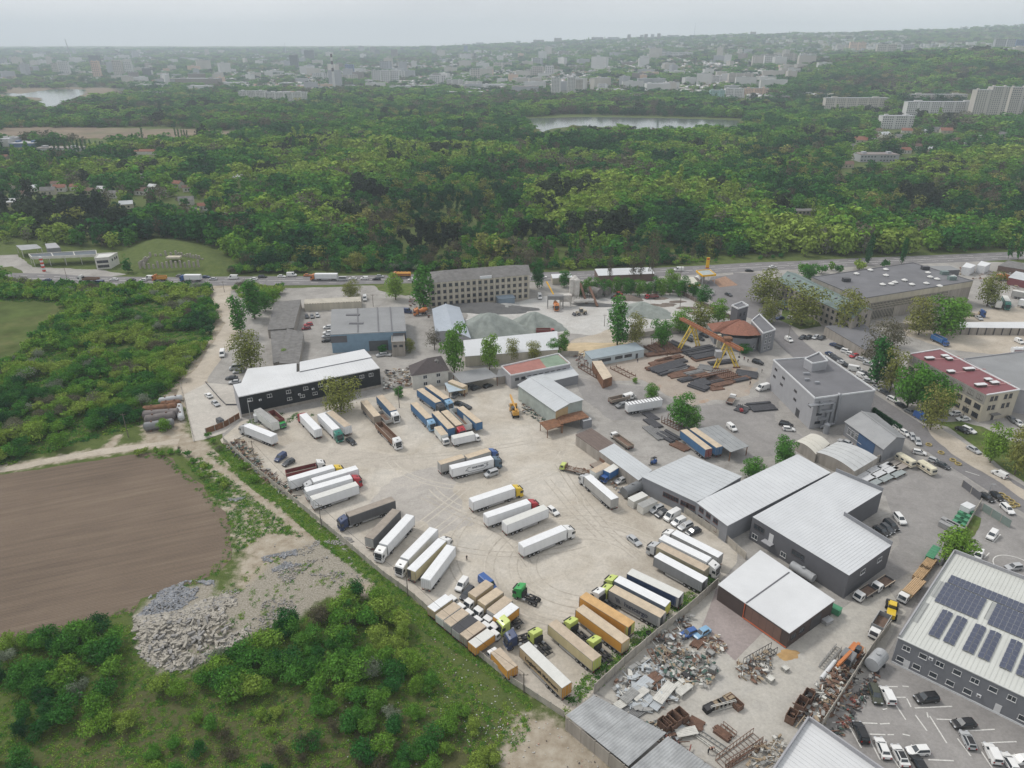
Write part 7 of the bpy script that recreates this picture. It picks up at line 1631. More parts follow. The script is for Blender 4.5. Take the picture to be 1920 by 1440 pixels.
def rubble():
 rg=np.random.default_rng(3)
 zones=[(px((250,1140),(290,1112),(345,1090),(400,1088),(404,1108),(360,1125),(330,1150),(262,1160)),1,2200,.32,.5),(px((252,1155),(340,1145),(400,1118), (432, 1115),(470,1180),(452,1200),(400,1235),(340,1262),(290,1250),(262,1230),(250,1185)),2,3800,.42,.6),(px((400,1110),(460,1100),(540,1040),(600,1010),(640, 1030), (690,1090),(640,1106),(560,1160),(470,1190)),0,2300,.24,.2),(px((428,936),(462,932),(466,948),(440,954)),1,500,.3,.4),(px((490,1045),(555,1030),(565,1060), (505,1075)),1,900,.28,.5),(px((590,1125-110),(640,1010),(660,1050),(620,1060)),0,700,.24,.3),(px((630,1008),(660,1000),(668,1015),(645,1022)),0,400,.3,.3)]
 for zi,(poly,mi,n,s,mound)in enumerate(zones):
  w=Pn(poly);x0,y0=w.min(0);x1,y1=w.max(0);x,y=rg.uniform(x0,x1,n*3),rg.uniform(y0,y1,n*3);m=inpoly(x,y,w)&(fbm(x,y,6,8)>(.47 if mi==2 else .52 if s<.26 else .45));x,y=x[m][:n],y[m][:n];d=pdist(x,y,w,True)
  z=np.minimum(d/3,1)*mound*fbm(x,y,5,4);b=MB();big=[]
  for i in range(len(x)):
   mm=mi if rg.random()<.8 else(0 if mi!=0 else 2)
   rock(b,x[i],y[i],z[i]+.05,s*.85*min(1.9,rg.lognormal(0,.6)),rg,mm,1.5 if mi==2 else 1)
  o=b.build('rubble',m_st);tag(o,('broken concrete rubble scattered on the tip below the ploughed field','bluish broken stone on the top of the rubble tip', 'cream broken slabs heaped at the lower left of the rubble tip')[(0,1,2)[mi]],'rubble',kind='stuff')
 root=empty('rubble_slabs',P(370,1190),0,'large loose concrete slabs lying on the rubble tip','rubble');w=Pn(px((262,1180),(340,1165),(420,1160),(455,1195), (400,1232),(340,1255),(290,1245)));x0,y0=w.min(0);x1,y1=w.max(0);mesh_=[]
 for k in range(8):b=MB();rock(b,0,0,0,.75,rg,0,1.6);mesh_.append(b.mesh('slab',[m_st[(2,2,0)[k%3]]]))
 c=0
 while c<120:
  x,y=rg.uniform(x0,x1),rg.uniform(y0,y1)
  if inpoly(np.array([x]),np.array([y]),w)[0]:o=ob('slab',mesh_[c%8],root,loc=(x-root.location.x,y-root.location.y,.9),rz=rg.random()*6.28);o.rotation_euler[0]=rg.uniform(-.3,.3);c+=1
rubble()
b=MB();rg=np.random.default_rng(9);m_lit=[M('white_litter',(.5,.5,.48),.7,.1),M('pink_litter',(.45,.25,.22),.8,.1),M('dark_litter',(.08,.07,.07),.9,.1)]
for poly,n in((px((700,1095),(760,1130),(870,1240),(960,1310),(950,1330),(860,1250),(750,1150)),220),(px((840,1210),(900,1245),(1000,1340),(960,1400),(860, 1400),(800,1330)),260),(px((900,1330),(1060,1350),(1180,1440),(900,1440)),160),(px((395,870),(560,1000),(690,1090),(640,1100),(470,1000)),180),(px((330,720), (360, 680),(350,760),(320,790),(290,760)),120),(px((600,1300),(900,1300),(850,1440),(600,1440)),60)):
 w=Pn(poly);x0,y0=w.min(0);x1,y1=w.max(0)
 for _ in range(n):
  x,y=rg.uniform(x0,x1),rg.uniform(y0,y1)
  if inpoly(np.array([x]),np.array([y]),w)[0]:rock(b,x,y,.12,rg.uniform(.08,.26),rg,int(rg.choice([0,0,0,1,2])))
tag(b.build('litter',m_lit),'scraps of white and pink litter strewn along the outer wall','litter',kind='stuff')
# -- yard equipment
def at_(x,y,rz,name,label,cat,group=None,z=0):return empty(name,P(x,y)+Vector((0,0,GZ+z)),rz,label,cat,group)
def hd_(x0,y0,x1,y1,z=0):a,b_=P(x0,y0,z),P(x1,y1,z);return math.atan2(b_.y-a.y,b_.x-a.x),a.lerp(b_,.5),(b_-a).length
def gantry():
 zt=9.6;A,B_=P(1277,597,zt),P(1391,656,zt);o=P(1335,670);o.z=0;t=empty('gantry_crane',o,0,'yellow-legged gantry crane with a rust-brown beam over the steel stacks','crane')
 y_=M('crane_yellow',(.60,.43,.06),.7,.2,1,dirt=.4,dirtcol=(.22,.12,.05));d=(B_-A).normalized();s=Vector((-d.y,d.x,0))
 b=MB();
 for k in(-.7,.7):b.bar(A-o+s*k,B_-o+s*k,.35,1.1)
 n=26
 for i in range(n+1):p=A.lerp(B_,i/n)-o;b.bar(p+s*.7,p-s*.7,.15)
 b.build('beam',M('crane_rust',(.34,.14,.07),.8,.25,1),t)
 for(tx,ty),bases in(((1299,608),((1273,656),(1309,651))),((1363,641),((1341,692),(1381,690)))):
  top=P(tx,ty,zt)-o-Vector((0,0,.5))
  for q in bases:
   ba=P(*q)-o;b=MB();
   for k in(-1,1):b.bar(top+s*k*.2+Vector((k*.7,0,0)),ba+Vector((k*.7,0,.4)),.38)
   for i in range(1,9):p0=top.lerp(ba,i/9);b.bar(p0+Vector((-.7,0,0)),p0+Vector((.7,0,0)),.17);b.bar(p0+Vector((-.7,0,0)),top.lerp(ba,(i-1)/9)+Vector((.7, 0, 0)),.15)
   b.box(ba.x-1.4,ba.x+1.4,ba.y-.3,ba.y+.3,0,.6,1);b.build('leg',[y_,rust],t)
 c=P(1364,640,zt)-o;b=MB();b.box(c.x-1.6,c.x+1.6,c.y-1.4,c.y+1.4,zt+.5,zt+1.8);b.build('trolley',rust,t)
 c=P(1350,648,zt)-o;b=MB();b.box(c.x-1.5,c.x+1.0,c.y-1.2,c.y+1.2,zt-4.8,zt-2.2);b.build('operator_cabin',m_alu,t)
 e=P(1388,655,zt)-o;b=MB();b.bar(e,e-Vector((0,0,3)),.08);b.box(e.x-.3,e.x+.3,e.y-.3,e.y+.3,e.z-3.6,e.z-3);b.build('hook',m_chas,t)
gantry()
m_steel=[M('dark_steel',(.07,.07,.078),.7,.25,1),M('rusty_steel',(.17,.095,.065),.85,.3,1),M('grey_steel',(.20,.20,.20),.6,.2,1)]
def stack(x0,y0,x1,y1,width,h,n,mi,label,name='steel_stack',group='bundles of steel in the crane yard'):
 rz,c,L=hd_(x0,y0,x1,y1);width*=1.3;n=int(n*1.25);t_=MB();rg=np.random.default_rng(int(x0+y0))
 layers=max(1,int(h/.35))
 for l in range(layers):
  for k in range(n):
   if rg.random()<.1*l:continue
   yy=-width/2+width*(k+.5)/n;dx=rg.uniform(-.4,.4);t_.box(-L/2+dx,L/2+dx*.6,yy-width/n*.38,yy+width/n*.38,l*h/layers,(l+.8)*h/layers,0)
 o=t_.build(name,m_steel[mi],loc=(c.x,c.y,GZ),rz=rz);tag(o,label,'steel stack',group);return o
for a in((1227,700,1281,684,6,1.0,10,0,'black bar bundle in the left part of the crane yard'),(1220,686,1262,676,3,.8,6,1,'brown bar bundle behind the left black one'),(1289,668,1345,657,9,1.1,14,0,'wide black pipe bundle under the gantry beam'),(1300,676,1346,667,3,.7,5,1,'rusty bundle in front of the wide black one'),(1210,668,1256,662,2.4,.9,5,1,'long rusty bundle by the site office'),(1236,644,1268,664,5,1.0,9,1,'rusty beams stacked slanting beside the left crane leg'), (1216,650,1240,665,4,.9,7,1,'rusty beams stacked at the end of the site office'),(1256,642,1290,656,3,.9,5,0,'dark beams lying near the parked cars in the crane yard'),(1250,700,1300,690,3,.5,5,1,'flat brown bars in the middle of the crane yard'),(1255,707,1320,697,3,.5,5,1,'long brown bars in the front of the crane yard'),(1310,688,1338,693,4,.5,7,2,'grey plates near the right crane leg'),(1330,684,1376,678,2.4,.9,5,0,'dark beams behind the right crane leg'),(1306,722, 1350, 712,4,1.0,7,0,'black beams at the front of the crane yard'),(1322,714,1376,703,6,1.0,9,1,'dense brown racks at the front of the crane yard'),(1380,700, 1420, 706,5,.7,8,0,'black bars at the right end of the crane yard'),(1376,716,1400,711,2,.9,4,0,'short black bundle beside the white high van'),(1294,722,1326, 733, 3.4,1.1,5,0,'dark bundle at the front corner of the crane yard'),(1330,730,1354,727,3,.5,6,1,'low brown plates at the front corner of the crane yard'),(1214, 787, 1236,803,3,.7,6,0,'dark beams, upper stack by the large tree in the right yard'),(1214,800,1244,824,3.6,.6,7,2,'grey beams, second stack by the large tree'), (1240,812,1268,828,4,.7,7,0,'dark beams, third stack by the large tree'),(1262,832,1290,845,3,.6,5,1,'rusty beams left of the blue trailers'),(1210,775,1230, 788,2.6,.5,5,0,'short dark beams at the top of the tree stacks'),(1380,765,1402,772,4,.6,7,0,'dark beams beside the red fork-lift'),(1405,766,1450,762,5,.7, 8, 0, 'dark flat bars below the grey block corner'),(1360,655+60,1372,740-20,3,.6,5,1,'small rusty bundle between crane and grey block')):stack(*a)
def rack(x0,y0,x1,y1,n,h,label):
 rz,c,L=hd_(x0,y0,x1,y1);t=empty('steel_rack',(c.x,c.y,GZ),rz,label,'rack','steel racks');
 for s in(-1,1):
  g=MB();g.bar((-L/2,s*1.6,.2),(L/2,s*1.6,.2),.25);g.build('rail',m_steel[1],t)
 g=MB()
 for i in range(n):
  x=-L/2+L*i/(n-1)
  for s in(-1,1):g.bar((x,s*1.6,0),(x,s*1.6,h),.16)
  g.bar((x,-1.6,.5),(x,1.6,.5),.14)
 g.build('uprights',m_steel[1],t)['kind']='stuff'
for a in((1240,640,1262,664,9,2.4,'tall brown steel rack at the left of the crane yard'),(1228,645,1244,668,7,2.4,'brown steel rack beside the site office'), (1338,700,1378,712,12,2.2,'long brown steel rack in the front of the crane yard'),(1090,688,1130,712,8,2.6,'brown rack along the concrete wall by the annex'), (1246,790,1278,806,7,2.6,'brown rack under the large tree in the right yard'),(1150,690,1186,708,6,1.2,'low brown rack in front of the site office')):rack(*a)
def person(x,y,face,top,trouser,label,bend=0.0):
 """standing figure grown from a joint skeleton"""
 J=dict(pelvis=(0,0,.95),spine=(0.02+bend*.2,0,1.2),chest=(bend*.45,0,1.4-bend*.1),neck=(.02+bend*.55,0,1.53-bend*.15),head=(.04+bend*.65,0,1.68-bend*.2))
 P3=[J['pelvis'],J['spine'],J['chest'],J['neck'],J['head']];E_=[(0,1),(1,2),(2,3),(3,4)];Rr=[.16,.15,.17,.065,.11]
 def add(p,par,r):P3.append(p);E_.append((par,len(P3)-1));Rr.append(r);return len(P3)-1
 for s in(-1,1):
  h_=add((0,s*.1,.88),0,.10);k=add((.05+s*.05,s*.12,.5),h_,.075);a=add((s*.08-.02,s*.13,.09),k,.05);add((s*.08+.14,s*.15,.04),a,.045)
  sh=add((bend*.45,s*.2,1.42-bend*.1),2,.075);el=add((bend*.5+.06,s*.27,1.14-bend*.1),sh,.05);wr=add((bend*.6+.2,s*.24,.93),el,.036)
  for q in range(5):add((bend*.6+.24+.03*(q>0),s*(.20+.02*q),.83+.012*abs(q-2)),wr,.012)
 me=bpy.data.meshes.new('body');me.from_pydata(P3,E_,[]);o=bpy.data.objects.new('tmp',me);COL.objects.link(o)
 sk=o.modifiers.new('s','SKIN');ss=o.modifiers.new('u','SUBSURF');ss.levels=1;ss.render_levels=1
 for v,r in zip(me.skin_vertices[0].data,Rr):v.radius=(r,r)
 me.skin_vertices[0].data[0].use_root=True
 dg=bpy.context.evaluated_depsgraph_get();m2=bpy.data.meshes.new_from_object(o.evaluated_get(dg));bpy.data.objects.remove(o)
 skin=M('skin',(.42,.26,.19),.6,.05,coord='OBJ');hair=M('dark_hair',(.03,.025,.02),.8,.1,coord='OBJ');m2.materials.clear()
 for m in(M('cloth_'+top[0],top[1],.9,.1,coord='OBJ'),M('cloth_'+trouser[0],trouser[1],.9,.1,coord='OBJ'),skin,hair):m2.materials.append(m)
 for p in m2.polygons:
  c=p.center;p.use_smooth=True
  p.material_index=2 if(c.z>1.50-bend*.15 or(abs(c.y)>.17 and c.z<.99 and c.x>.1 and c.z>.78))else 0 if c.z>.93 else 1
  if c.z>1.70-bend*.2:p.material_index=3
 rz,pc=heading(x,y,face[0],face[1],0);q=ob('person',m2,loc=(pc.x,pc.y,GZ),rz=rz);tag(q,label,'person')
bpy.context.view_layer.update()
DK,WH,RD,BLU=('black',(.02,.02,.022)),('white',(.6,.6,.58)),('maroon',(.12,.03,.035)),('blue',(.05,.08,.16))
for a in((1383,681,(5,2),DK,BLU,'person in dark clothes left of the two by the crane leg'),(1395,676,(-5,2),RD,DK,'person in brownish clothes right of the two by the crane leg'),(1402,680,(-5,2),DK,DK,'person in dark clothes near the black off-roader'),(1428,699,(5,0),DK,DK,'person in dark clothes at the right end of the steel bars'),(1406,722,(4,3),DK,DK,'person in dark clothes above the white high van'),(1195,680,(4,3),DK,BLU,'person in dark clothes in front of the site office'),(1334,1408,(3,5),RD,DK,'person in maroon top and white cap bending over steel in the scrapyard',.8),(1327,1414,(6,-3),DK,DK,'person in dark clothes crouched beside the maroon one',.9),(875,1051,(5,2),DK,DK,'person in dark clothes walking alone on the yard sand')):person(*a)
def machine(x,y,hx,hy,name,label,cat,col,kind):
 rz,c=heading(x,y,hx,hy,.8);t=empty(name,(c.x,c.y,GZ),rz,label,cat);pm=PC[col]
 if kind=='fork':
  b=MB();b.box(-1.1,.7,-.55,.55,.35,1.0);b.box(-1.2,-.6,-.5,.5,1.0,1.3);b.build('body',pm,t)
  b=MB();[b.bar((xx,yy,1.0),(xx,yy,2.1),.07)for xx in(-.9,.4)for yy in(-.45,.45)];b.box(-1,.5,-.5,.5,2.1,2.16);b.build('guard',m_chas,t)
  b=MB();[b.bar((.8,yy,.1),(.8,yy,2.6),.1)for yy in(-.35,.35)];[b.box(.8,2.0,yy-.06,yy+.06,.12,.18)for yy in(-.3,.3)];b.build('mast',m_chas,t)
  for sx in(-.8,.45):
   for s in(-1,1):ob('wheel',wheel_mesh(.33,.22),t,loc=(sx,s*.5,.33))
 if kind=='loader':
  b=MB();b.loft([(-3.2,.8),(-3.2,1.9),(-1.2,2.1),(-1.2,.7)],[(-.9,.04),(-.8,0),(.8,0),(.9,.04)]);b.box(-.9,1.4,-.5,.5,.7,1.3);b.build('body',pm,t)
  b=MB();b.box(-1.1,.3,-.7,.7,1.3,3.0);b.box(-1.2,.4,-.75,.75,3.0,3.15,1);b.build('cab',[c_glass,pm],t)
  b=MB();[b.bar((.6,s*.7,1.6),(3.0,s*.7,.7),.25,.35)for s in(-1,1)];b.build('arm',pm,t)
  b=MB();b.loft([(2.9,.15),(2.8,1.2),(3.1,1.3),(4.0,.2),(4.0,.1)],[(-1.3,0),(1.3,0)]);b.build('bucket',m_steel[0],t)
  for sx in(-2.3,1.3):
   for s in(-1,1):ob('wheel',wheel_mesh(.75,.55),t,loc=(sx,s*1.05,.75))
 if kind in('mixer','crane'):
  trac_parts(t,2.6,col if kind=='mixer' else 'amber' if col=='amber' else 'grey',2)
  if kind=='mixer':b=MB();b.cyl((1.0,0,2.0),(-1.2,0,2.6),.8,1.25,12);b.cyl((-1.2,0,2.6),(-3.0,0,3.2),1.25,.6,12);b.build('drum',[pm],t,smooth=False);b=MB(); b.bar((-3.0,0,3.0),(-3.4,0,1.2),.4,.1);b.build('chute',pm,t)
  else:
   b=MB();b.box(-2.6,0,-1.1,1.1,1.2,2.6);b.box(-1.2,.2,.2,1.15,2.6,3.6,1);b.build('turret',[pm,c_glass],t);b=MB();b.bar((-2.4,0,2.9),(7.5,0,4.0),.6,.7); b.bar((5,0,3.8),(8.2,0,4.1),.45,.5);b.build('boom',pm,t)
 return t
machine(1390,768,-4,-12,'fork_lift','red fork-lift truck beside dark beams in the right yard','fork-lift','red','fork')
machine(1225,866,-14,6,'fork_lift','blue fork-lift carrying a lattice piece near the workshop hall','fork-lift','blue','fork')
machine(1322,0+1330,0,0,'x','x','x','red','none')if False else None
machine(1088,587,-14,2,'wheel_loader','beige wheel loader in the middle of the quarry yard','loader','beige','loader')
machine(1158,556,-14,4,'wheel_loader','red wheel loader by the brown heap','loader','red','loader')
machine(1671,1144,2,-14,'backhoe','yellow loader behind the grey tipper lorry','loader','yellow','loader')
machine(1042,577,4,10,'concrete_mixer','orange mixer lorry under the concrete plant','mixer','orange','mixer')
machine(790,588,-14,1,'concrete_mixer','red and white concrete mixer by the scrap behind the warehouse','mixer','orange','mixer')
machine(1878,523,14,0,'excavator','orange machine at the far right behind the great hall','machine','orange','mixer')
machine(965,775,-6,-14,'mobile_crane','yellow mobile crane beside the grey store','crane','amber','crane')
machine(1597,1232,-12,14,'mobile_crane','orange mobile crane with cabin and lattice boom at the scrapyard wall','crane','orange','crane')
boxtruck((1008,617),(1030,617),'red','red','brown','red tipper lorry parked behind the pale ribbed shed',L=6.5,h=2.2,kind='open',name='tipper_lorry',z0=1.0)
boxtruck((1232,553),(1218,554),'red','red','brown','red flat lorry at the back of the quarry yard',L=5,h=1.8,kind='open',name='tipper_lorry',z0=1.0)
def plant_():
 o=P(1072,578);o.z=0;t=empty('concrete_plant',o,0,'concrete batching plant with white silos, conveyors and drums','industrial plant');wm=M('plant_white', (.50, .48,.45),.7,.2,.6,dirt=.4,dirtcol=(.3,.2,.14))
 for x,y in((1072,568),(1080,569),(1076,564)):
  c=P(x,y)-o;b=MB();b.cyl((c.x,c.y,5),(c.x,c.y,12.5),1.5,n=14);b.cyl((c.x,c.y,12.5),(c.x,c.y,13.3),1.5,.5,n=14);b.cyl((c.x,c.y,3),(c.x,c.y,5),.4,1.5,n=14);
  for s in((-1,-1),(1,-1),(1,1),(-1,1)):b.bar((c.x+s[0],c.y+s[1],0),(c.x+s[0],c.y+s[1],5),.2)
  b.build('silo',wm,t)
 c=P(1060,575)-o;b=MB();b.box(c.x-3,c.x+3,c.y-1.5,c.y+1.5,3,6.4);[b.bar((c.x+i,c.y+j,0),(c.x+i,c.y+j,3),.25)for i in(-2.7,2.7)for j in(-1.3,1.3)];b.build('control_cabin',wm,t)
 c=P(1041,577)-o;b=MB();b.box(c.x-4,c.x+4,c.y-1.5,c.y+1.5,4.6,6.5);[b.bar((c.x+i,c.y+j,0),(c.x+i,c.y+j,4.6),.3)for i in(-3.8,3.8)for j in(-1.4,1.4)];b.build('bridge',m_steel[2],t)
 c=P(1094,573)-o;b=MB();b.cyl((c.x-5,c.y,2.2),(c.x+5,c.y+1,2.4),.9,n=12);b.build('dryer_drum',wm,t)
 for x,y in((1108,556),(1124,553)):c=P(x,y)-o;b=MB();b.cyl((c.x-3.4,c.y+3,4),(c.x+4,c.y-5,3.6),2.2,n=14);b.build('tank',M('dark_tank',(.16,.15,.14),.7, .3, .5, dirt=.5,dirtcol=(.35,.33,.3)),t)
 for a,z0,c_,z1 in(((1120,576),.5,(1104,562),7),((1100,572),.8,(1086,560),8.5)):
  A,C=P(*a)-o,P(*c_)-o;A.z,C.z=z0,z1;b=MB();b.bar(A,C,1.2,.4);[b.bar(A.lerp(C,t_)+Vector((0,0,0)),Vector((A.lerp(C,t_).x,A.lerp(C,t_).y,0)),.15)for t_ in(.35, .65,.95)];b.build('conveyor',m_steel[1],t)
 A,C=P(1024,567)-o,P(1040,575)-o;A.z,C.z=11,5;b=MB();b.bar(A,C,.5);b.build('boom',m_yel,t)
plant_()
for i,(x0,y0,x1,y1,r_,mt,lb)in enumerate(((300,752,340,746,1.1,PC['silver'],'pale steel pipe, furthest of the tanks by the concrete forecourt'),(304,758, 336, 755,1.0,rust,'rusty pipe, second of the tanks by the concrete forecourt'),(270,770,330,763,1.5,rust,'rusty brown tank with domed end by the forecourt'), (270, 779,334,774,1.6,M('grey_brown_tank',(.16,.14,.135),.7,.2,.6),'long grey-brown tank, middle of the group by the forecourt'),(274,788,326,780,1.6,M('grey_brown_tank'),'long grey-brown tank, fourth by the forecourt'),(272,801,324,793,1.5,PC['grey'],'grey tank nearest the field track'),(336,762,340,785,1.1,PC['silver'], 'short silver pipe along the edge of the concrete forecourt'))):
 a,c_=P(x0,y0,r_),P(x1,y1,r_);m_=a.lerp(c_,.5);L=(c_-a).length/2;t=empty('steel_tank',(m_.x,m_.y,GZ),math.atan2(c_.y-a.y,c_.x-a.x),lb,'tank',None)
 b=MB();b.cyl((-L,0,r_+.1),(L,0,r_+.1),r_,n=18);b.cyl((L,0,r_+.1),(L+.5,0,r_+.1),r_,r_*.5,n=18);b.cyl((-L,0,r_+.1),(-L-.5,0,r_+.1),r_,r_*.5,n=18);b.build('shell',mt,t)
 b=MB();[b.box(k*L*.6-.2,k*L*.6+.2,-r_,r_,0,.5)for k in(-1,1)];[b.cyl((k*L*.5,0,r_*2),(k*L*.5,0,r_*2+.4),.3,n=8)for k in(-1,1)];b.build('cradle',m_steel[1], t)
for(x0,y0,x1,y1,r_,mt,lb)in((1170,925,1201,909,1.5,PC['grey'],'grey steel tank between silver hatchback and white cabins'),(1634,1248,1653,1228,1.5,M('pale_tank',(.33,.34,.35),.6,.12),'grey fuel tank on legs at the car park corner'),(1484,1060,1526,1086,1.1,M('pale_tank'),'long grey tank lying between brown hall and dark grey hall')):
 a,c_=P(x0,y0,r_+.5),P(x1,y1,r_+.5);m_=a.lerp(c_,.5);L=(c_-a).length/2;t=empty('steel_tank',(m_.x,m_.y,GZ),math.atan2(c_.y-a.y,c_.x-a.x),lb,'tank')
 b=MB();b.cyl((-L,0,r_+.6),(L,0,r_+.6),r_,n=20);b.cyl((0,0,r_*2+.5),(0,0,r_*2+.9),.4,n=10);b.build('shell',mt,t);b=MB();[b.box(k*L*.6-.15,k*L*.6+.15,-r_, r_, 0,.9)for k in(-1,1)];b.build('cradle',m_steel[0],t)
def crate(x,y,hx,hy,L,W,h,mat,label,name='steel_cabin',cat='cabin',roof=None,group=None,z=0):
 rz,c=heading(x,y,hx,hy,h);t=empty(name,(c.x,c.y,GZ+z),rz,label,cat,group);b=MB();b.box(-L/2,L/2,-W/2,W/2,.1,h);
 b.box(-L/2-.02,L/2+.02,-W/2-.02,W/2+.02,.1,.25);b.build('body',mat,t);b=MB();b.box(-L/2-.06,L/2+.06,-W/2-.06,W/2+.06,h,h+.08);[b.box(-L/2+(k+.5)*L/5-.03, -L/2+(k+.5)*L/5+.03,-W/2,W/2,h+.08,h+.11)for k in range(5)];b.build('lid',roof or mat,t);return t
crate(1196,932,-20,9,5.5,2.4,2.4,wall_white,'white steel cabin, upper of two above the parked cars',roof=RC['offwhite']);crate(1214,943,-20,9,5.5,2.4,2.4, wall_white,'white steel cabin with grey roof, lower of two above the parked cars',roof=RC['grey'])
crate(480,778,1,6,2,1.6,2.4,c_trim,'white portable toilet at the corner of the black building','portable_toilet','toilet');crate(1815,948,-8,4,3,2.4,2.6, c_trim,'white cabin just inside the metal gate')
for i in range(10):crate(1795+(i%2)*9+(i//2)*5.2-6,986-(i//2)*8+(i%2)*4,-14,-7,2.0,1.2,1.3,M('green_bin',(.07,.26,.14),.6,.1),'green box container with white lid inside the gate','green_container','container',group='green containers inside the gate')
for i,(x,y)in enumerate(((1782,978),(1790,984),(1778,985))):crate(x,y,-14,-7,4.5,1.2,1.4,M('grey_bin',(.3,.3,.3),.7,.1),'long grey metal box beside the green containers','grey_container','container',group='grey boxes inside the gate')
crate(1750,1035,10,-14,6,1.8,1.6,M('green_bin'),'green long box below the spreading tree','green_container','container');crate(1766,1040,10,-14,5,1.8,1.6, M('grey_bin'),'grey long box below the spreading tree','grey_container','container')
crate(1567,1139,-8,-4,2.4,1.6,1.6,M('green_bin'),'bright green container beside the brown hall','green_container','container');crate(1552,1162,-8,4,2.2, 1.4, .9,m_alu,'pale metal box at the corner of the brown hall','metal_box','box')
m_pl=M('timber_plank',(.42,.28,.15),.85,.25,1.5)
for x,y,lb in((1740,1062,'stack of pale timber planks, upper by the office wall'),(1728,1078,'stack of pale timber planks, lower by the office wall')):
 rz,c,L=hd_(x-12,y+14,x+8,y-10);b=MB();rg=np.random.default_rng(x)
 for l in range(4):
  for k in range(6):b.box(-3+rg.uniform(-.3,.3),3+rg.uniform(-.3,.3),-1.1+k*.37,-1.1+k*.37+.32,.2+l*.3,.45+l*.3)
 tag(b.build('timber_stack',m_pl,loc=(c.x,c.y,GZ),rz=rz),lb,'timber')
for x,y,m_,lb in((1617,889,0,'silver sheet, first of the front pair'),(1638,880,0,'silver sheet, second of the front row'),(1660,873,0,'silver sheet, third of the front row'),(1627,896,0,'silver sheet, near corner of the group'),(1648,888,0,'silver sheet in the middle of the group'),(1670,880,0,'silver sheet at the right of the group'),(1640,905,1,'grey-green sheet nearest the halls'),(1662,896,1,'grey-green sheet at the lower right of the group'),(1684,888,1,'grey sheet at the right end'),(1677,868,2,'brownish sheet near the caravan'),(1690,875,2,'brownish sheet right of the first near the caravan')):
 rz,c=heading(x,y,14,-7,.8);t=empty('sheet_stack',(c.x,c.y,GZ),rz,lb+', flat stacks by the concrete wall','metal stack');mt=(M('bright_zinc_sheet',(.55, .56, .57),.35,.08,1),M('dull_zinc_sheet',(.28,.31,.31),.5,.1,1),M('brown_sheet_metal',(.32,.29,.26),.7,.12,1))[m_]
 b=MB();b.box(-2.9,2.9,-1.0,1.0,.65,.8);b.build('sheets',mt,t);b=MB();[b.box(i-.1,i+.1,-.9,.9,0,.65)for i in(-2.4,0,2.4)];b.build('trestles',m_steel[1], t)
canopy('open_shed','open-sided shed with grey ribbed roof beside the blue trailers',px((1370,847),(1403,836),(1347,797),(1309,804)),3.6,M('mid_grey_ribbed', (.27,.28,.285),.6,.12,.3),seams=1.6)
b=MB();
for x,y in((1271,1163),(1241,1186),(1216,1188)):
 c=P(x,y);g=MB();n=12
 pts=[]
 for i in range(n):
  a=2*math.pi*i/n
  for r_,z_ in((.62,.05),(.62,.3),(.32,.3),(.32,.05)):pts.append((math.cos(a)*r_,math.sin(a)*r_,z_))
 g.add(pts,[(4*i+j,4*((i+1)%n)+j,4*((i+1)%n)+(j+1)%4,4*i+(j+1)%4)for i in range(n)for j in range(4)])
 tag(g.build('tyre',m_tyre,loc=(c.x,c.y,GZ)),{1271:'black tyre on the grass, nearest the navy trailer',1241:'black tyre on the grass by the end of the huncargo trailer',1216:'black tyre lying on bare sand between orange and grey trailers'}[x],'tyre')
 # -- scrapyard
sheet('scrapyard_ground',px((1116,1298),(1230,1197),(1345,1100),(1480,1208),(1560,1150),(1660,1100),(1700,1150),(1650,1230),(1540,1360),(1400,1480),(1250, 1376)),.055,paving('pale_concrete_dust',[(.33,.315,.29),(.42,.40,.36),(.37,.36,.345)],stainamt=.35,stain=(.26,.23,.19)),.5,40)
sheet('paved_corner',px((1345,1104),(1440,1180),(1380,1240),(1315,1175)),.065,paving('pinkish_paving',[(.28,.24,.23),(.33,.285,.27)],stainamt=.2),.3,41)
sm=[M('scrap_rust',(.17,.10,.07),.9,.35,1.2),M('scrap_grey',(.28,.28,.27),.7,.25,1.2),M('scrap_white',(.55,.54,.50),.6,.15,1),M('scrap_dark',(.05,.048, .05), .8,.25,1),M('scrap_green',(.06,.11,.09),.7,.2),M('scrap_zinc',(.42,.45,.47),.4,.12,1),M('scrap_red',(.22,.07,.055),.7,.15),M('scrap_tan',(.33,.26,.18),.9, .2), M('scrap_blue',(.10,.14,.21),.6,.15)]
def heap(poly,n,s,h,mats,label,seed,long=1.0,name='scrap_pile'):
 n,s=int(n*.72),s*.64
 rg=np.random.default_rng(seed);w=Pn(poly);x0,y0=w.min(0);x1,y1=w.max(0);b=MB();c=0;ce=w.mean(0)
 base=rg.random()*3.1
 while c<n:
  x,y=rg.uniform(x0,x1),rg.uniform(y0,y1)
  if not inpoly(np.array([x]),np.array([y]),w)[0]:continue
  z=.1+h*rg.random()*(float(fbm(np.array(x),np.array(y),3,seed))+.2);m_=int(rg.choice(mats));c+=1
  a=base+rg.normal()*.5+(rg.random()<.3)*1.57;u=rg.random()
  if u<.45:L=s*rg.uniform(1.2,3.2)*long;d=Vector((math.cos(a)*L/2,math.sin(a)*L/2,rg.uniform(-.12,.12)*L));p=Vector((x,y,z));b.bar(p-d,p+d,rg.uniform(.08, .22),m=m_)
  elif u<.8:rock(b,x,y,z,s*rg.uniform(.5,1.2),rg,m_)
  else:
   T=Matrix.Translation((x,y,z))@Matrix.Rotation(a,4,'Z')@Matrix.Rotation(rg.normal()*.15,4,'X');b.T=T;b.box(-s*.9,s*.9,-s*.45,s*.45,0,.05,m_);b.T=None
 o=b.build(name,sm);tag(o,label,'scrap pile',kind='stuff');return o
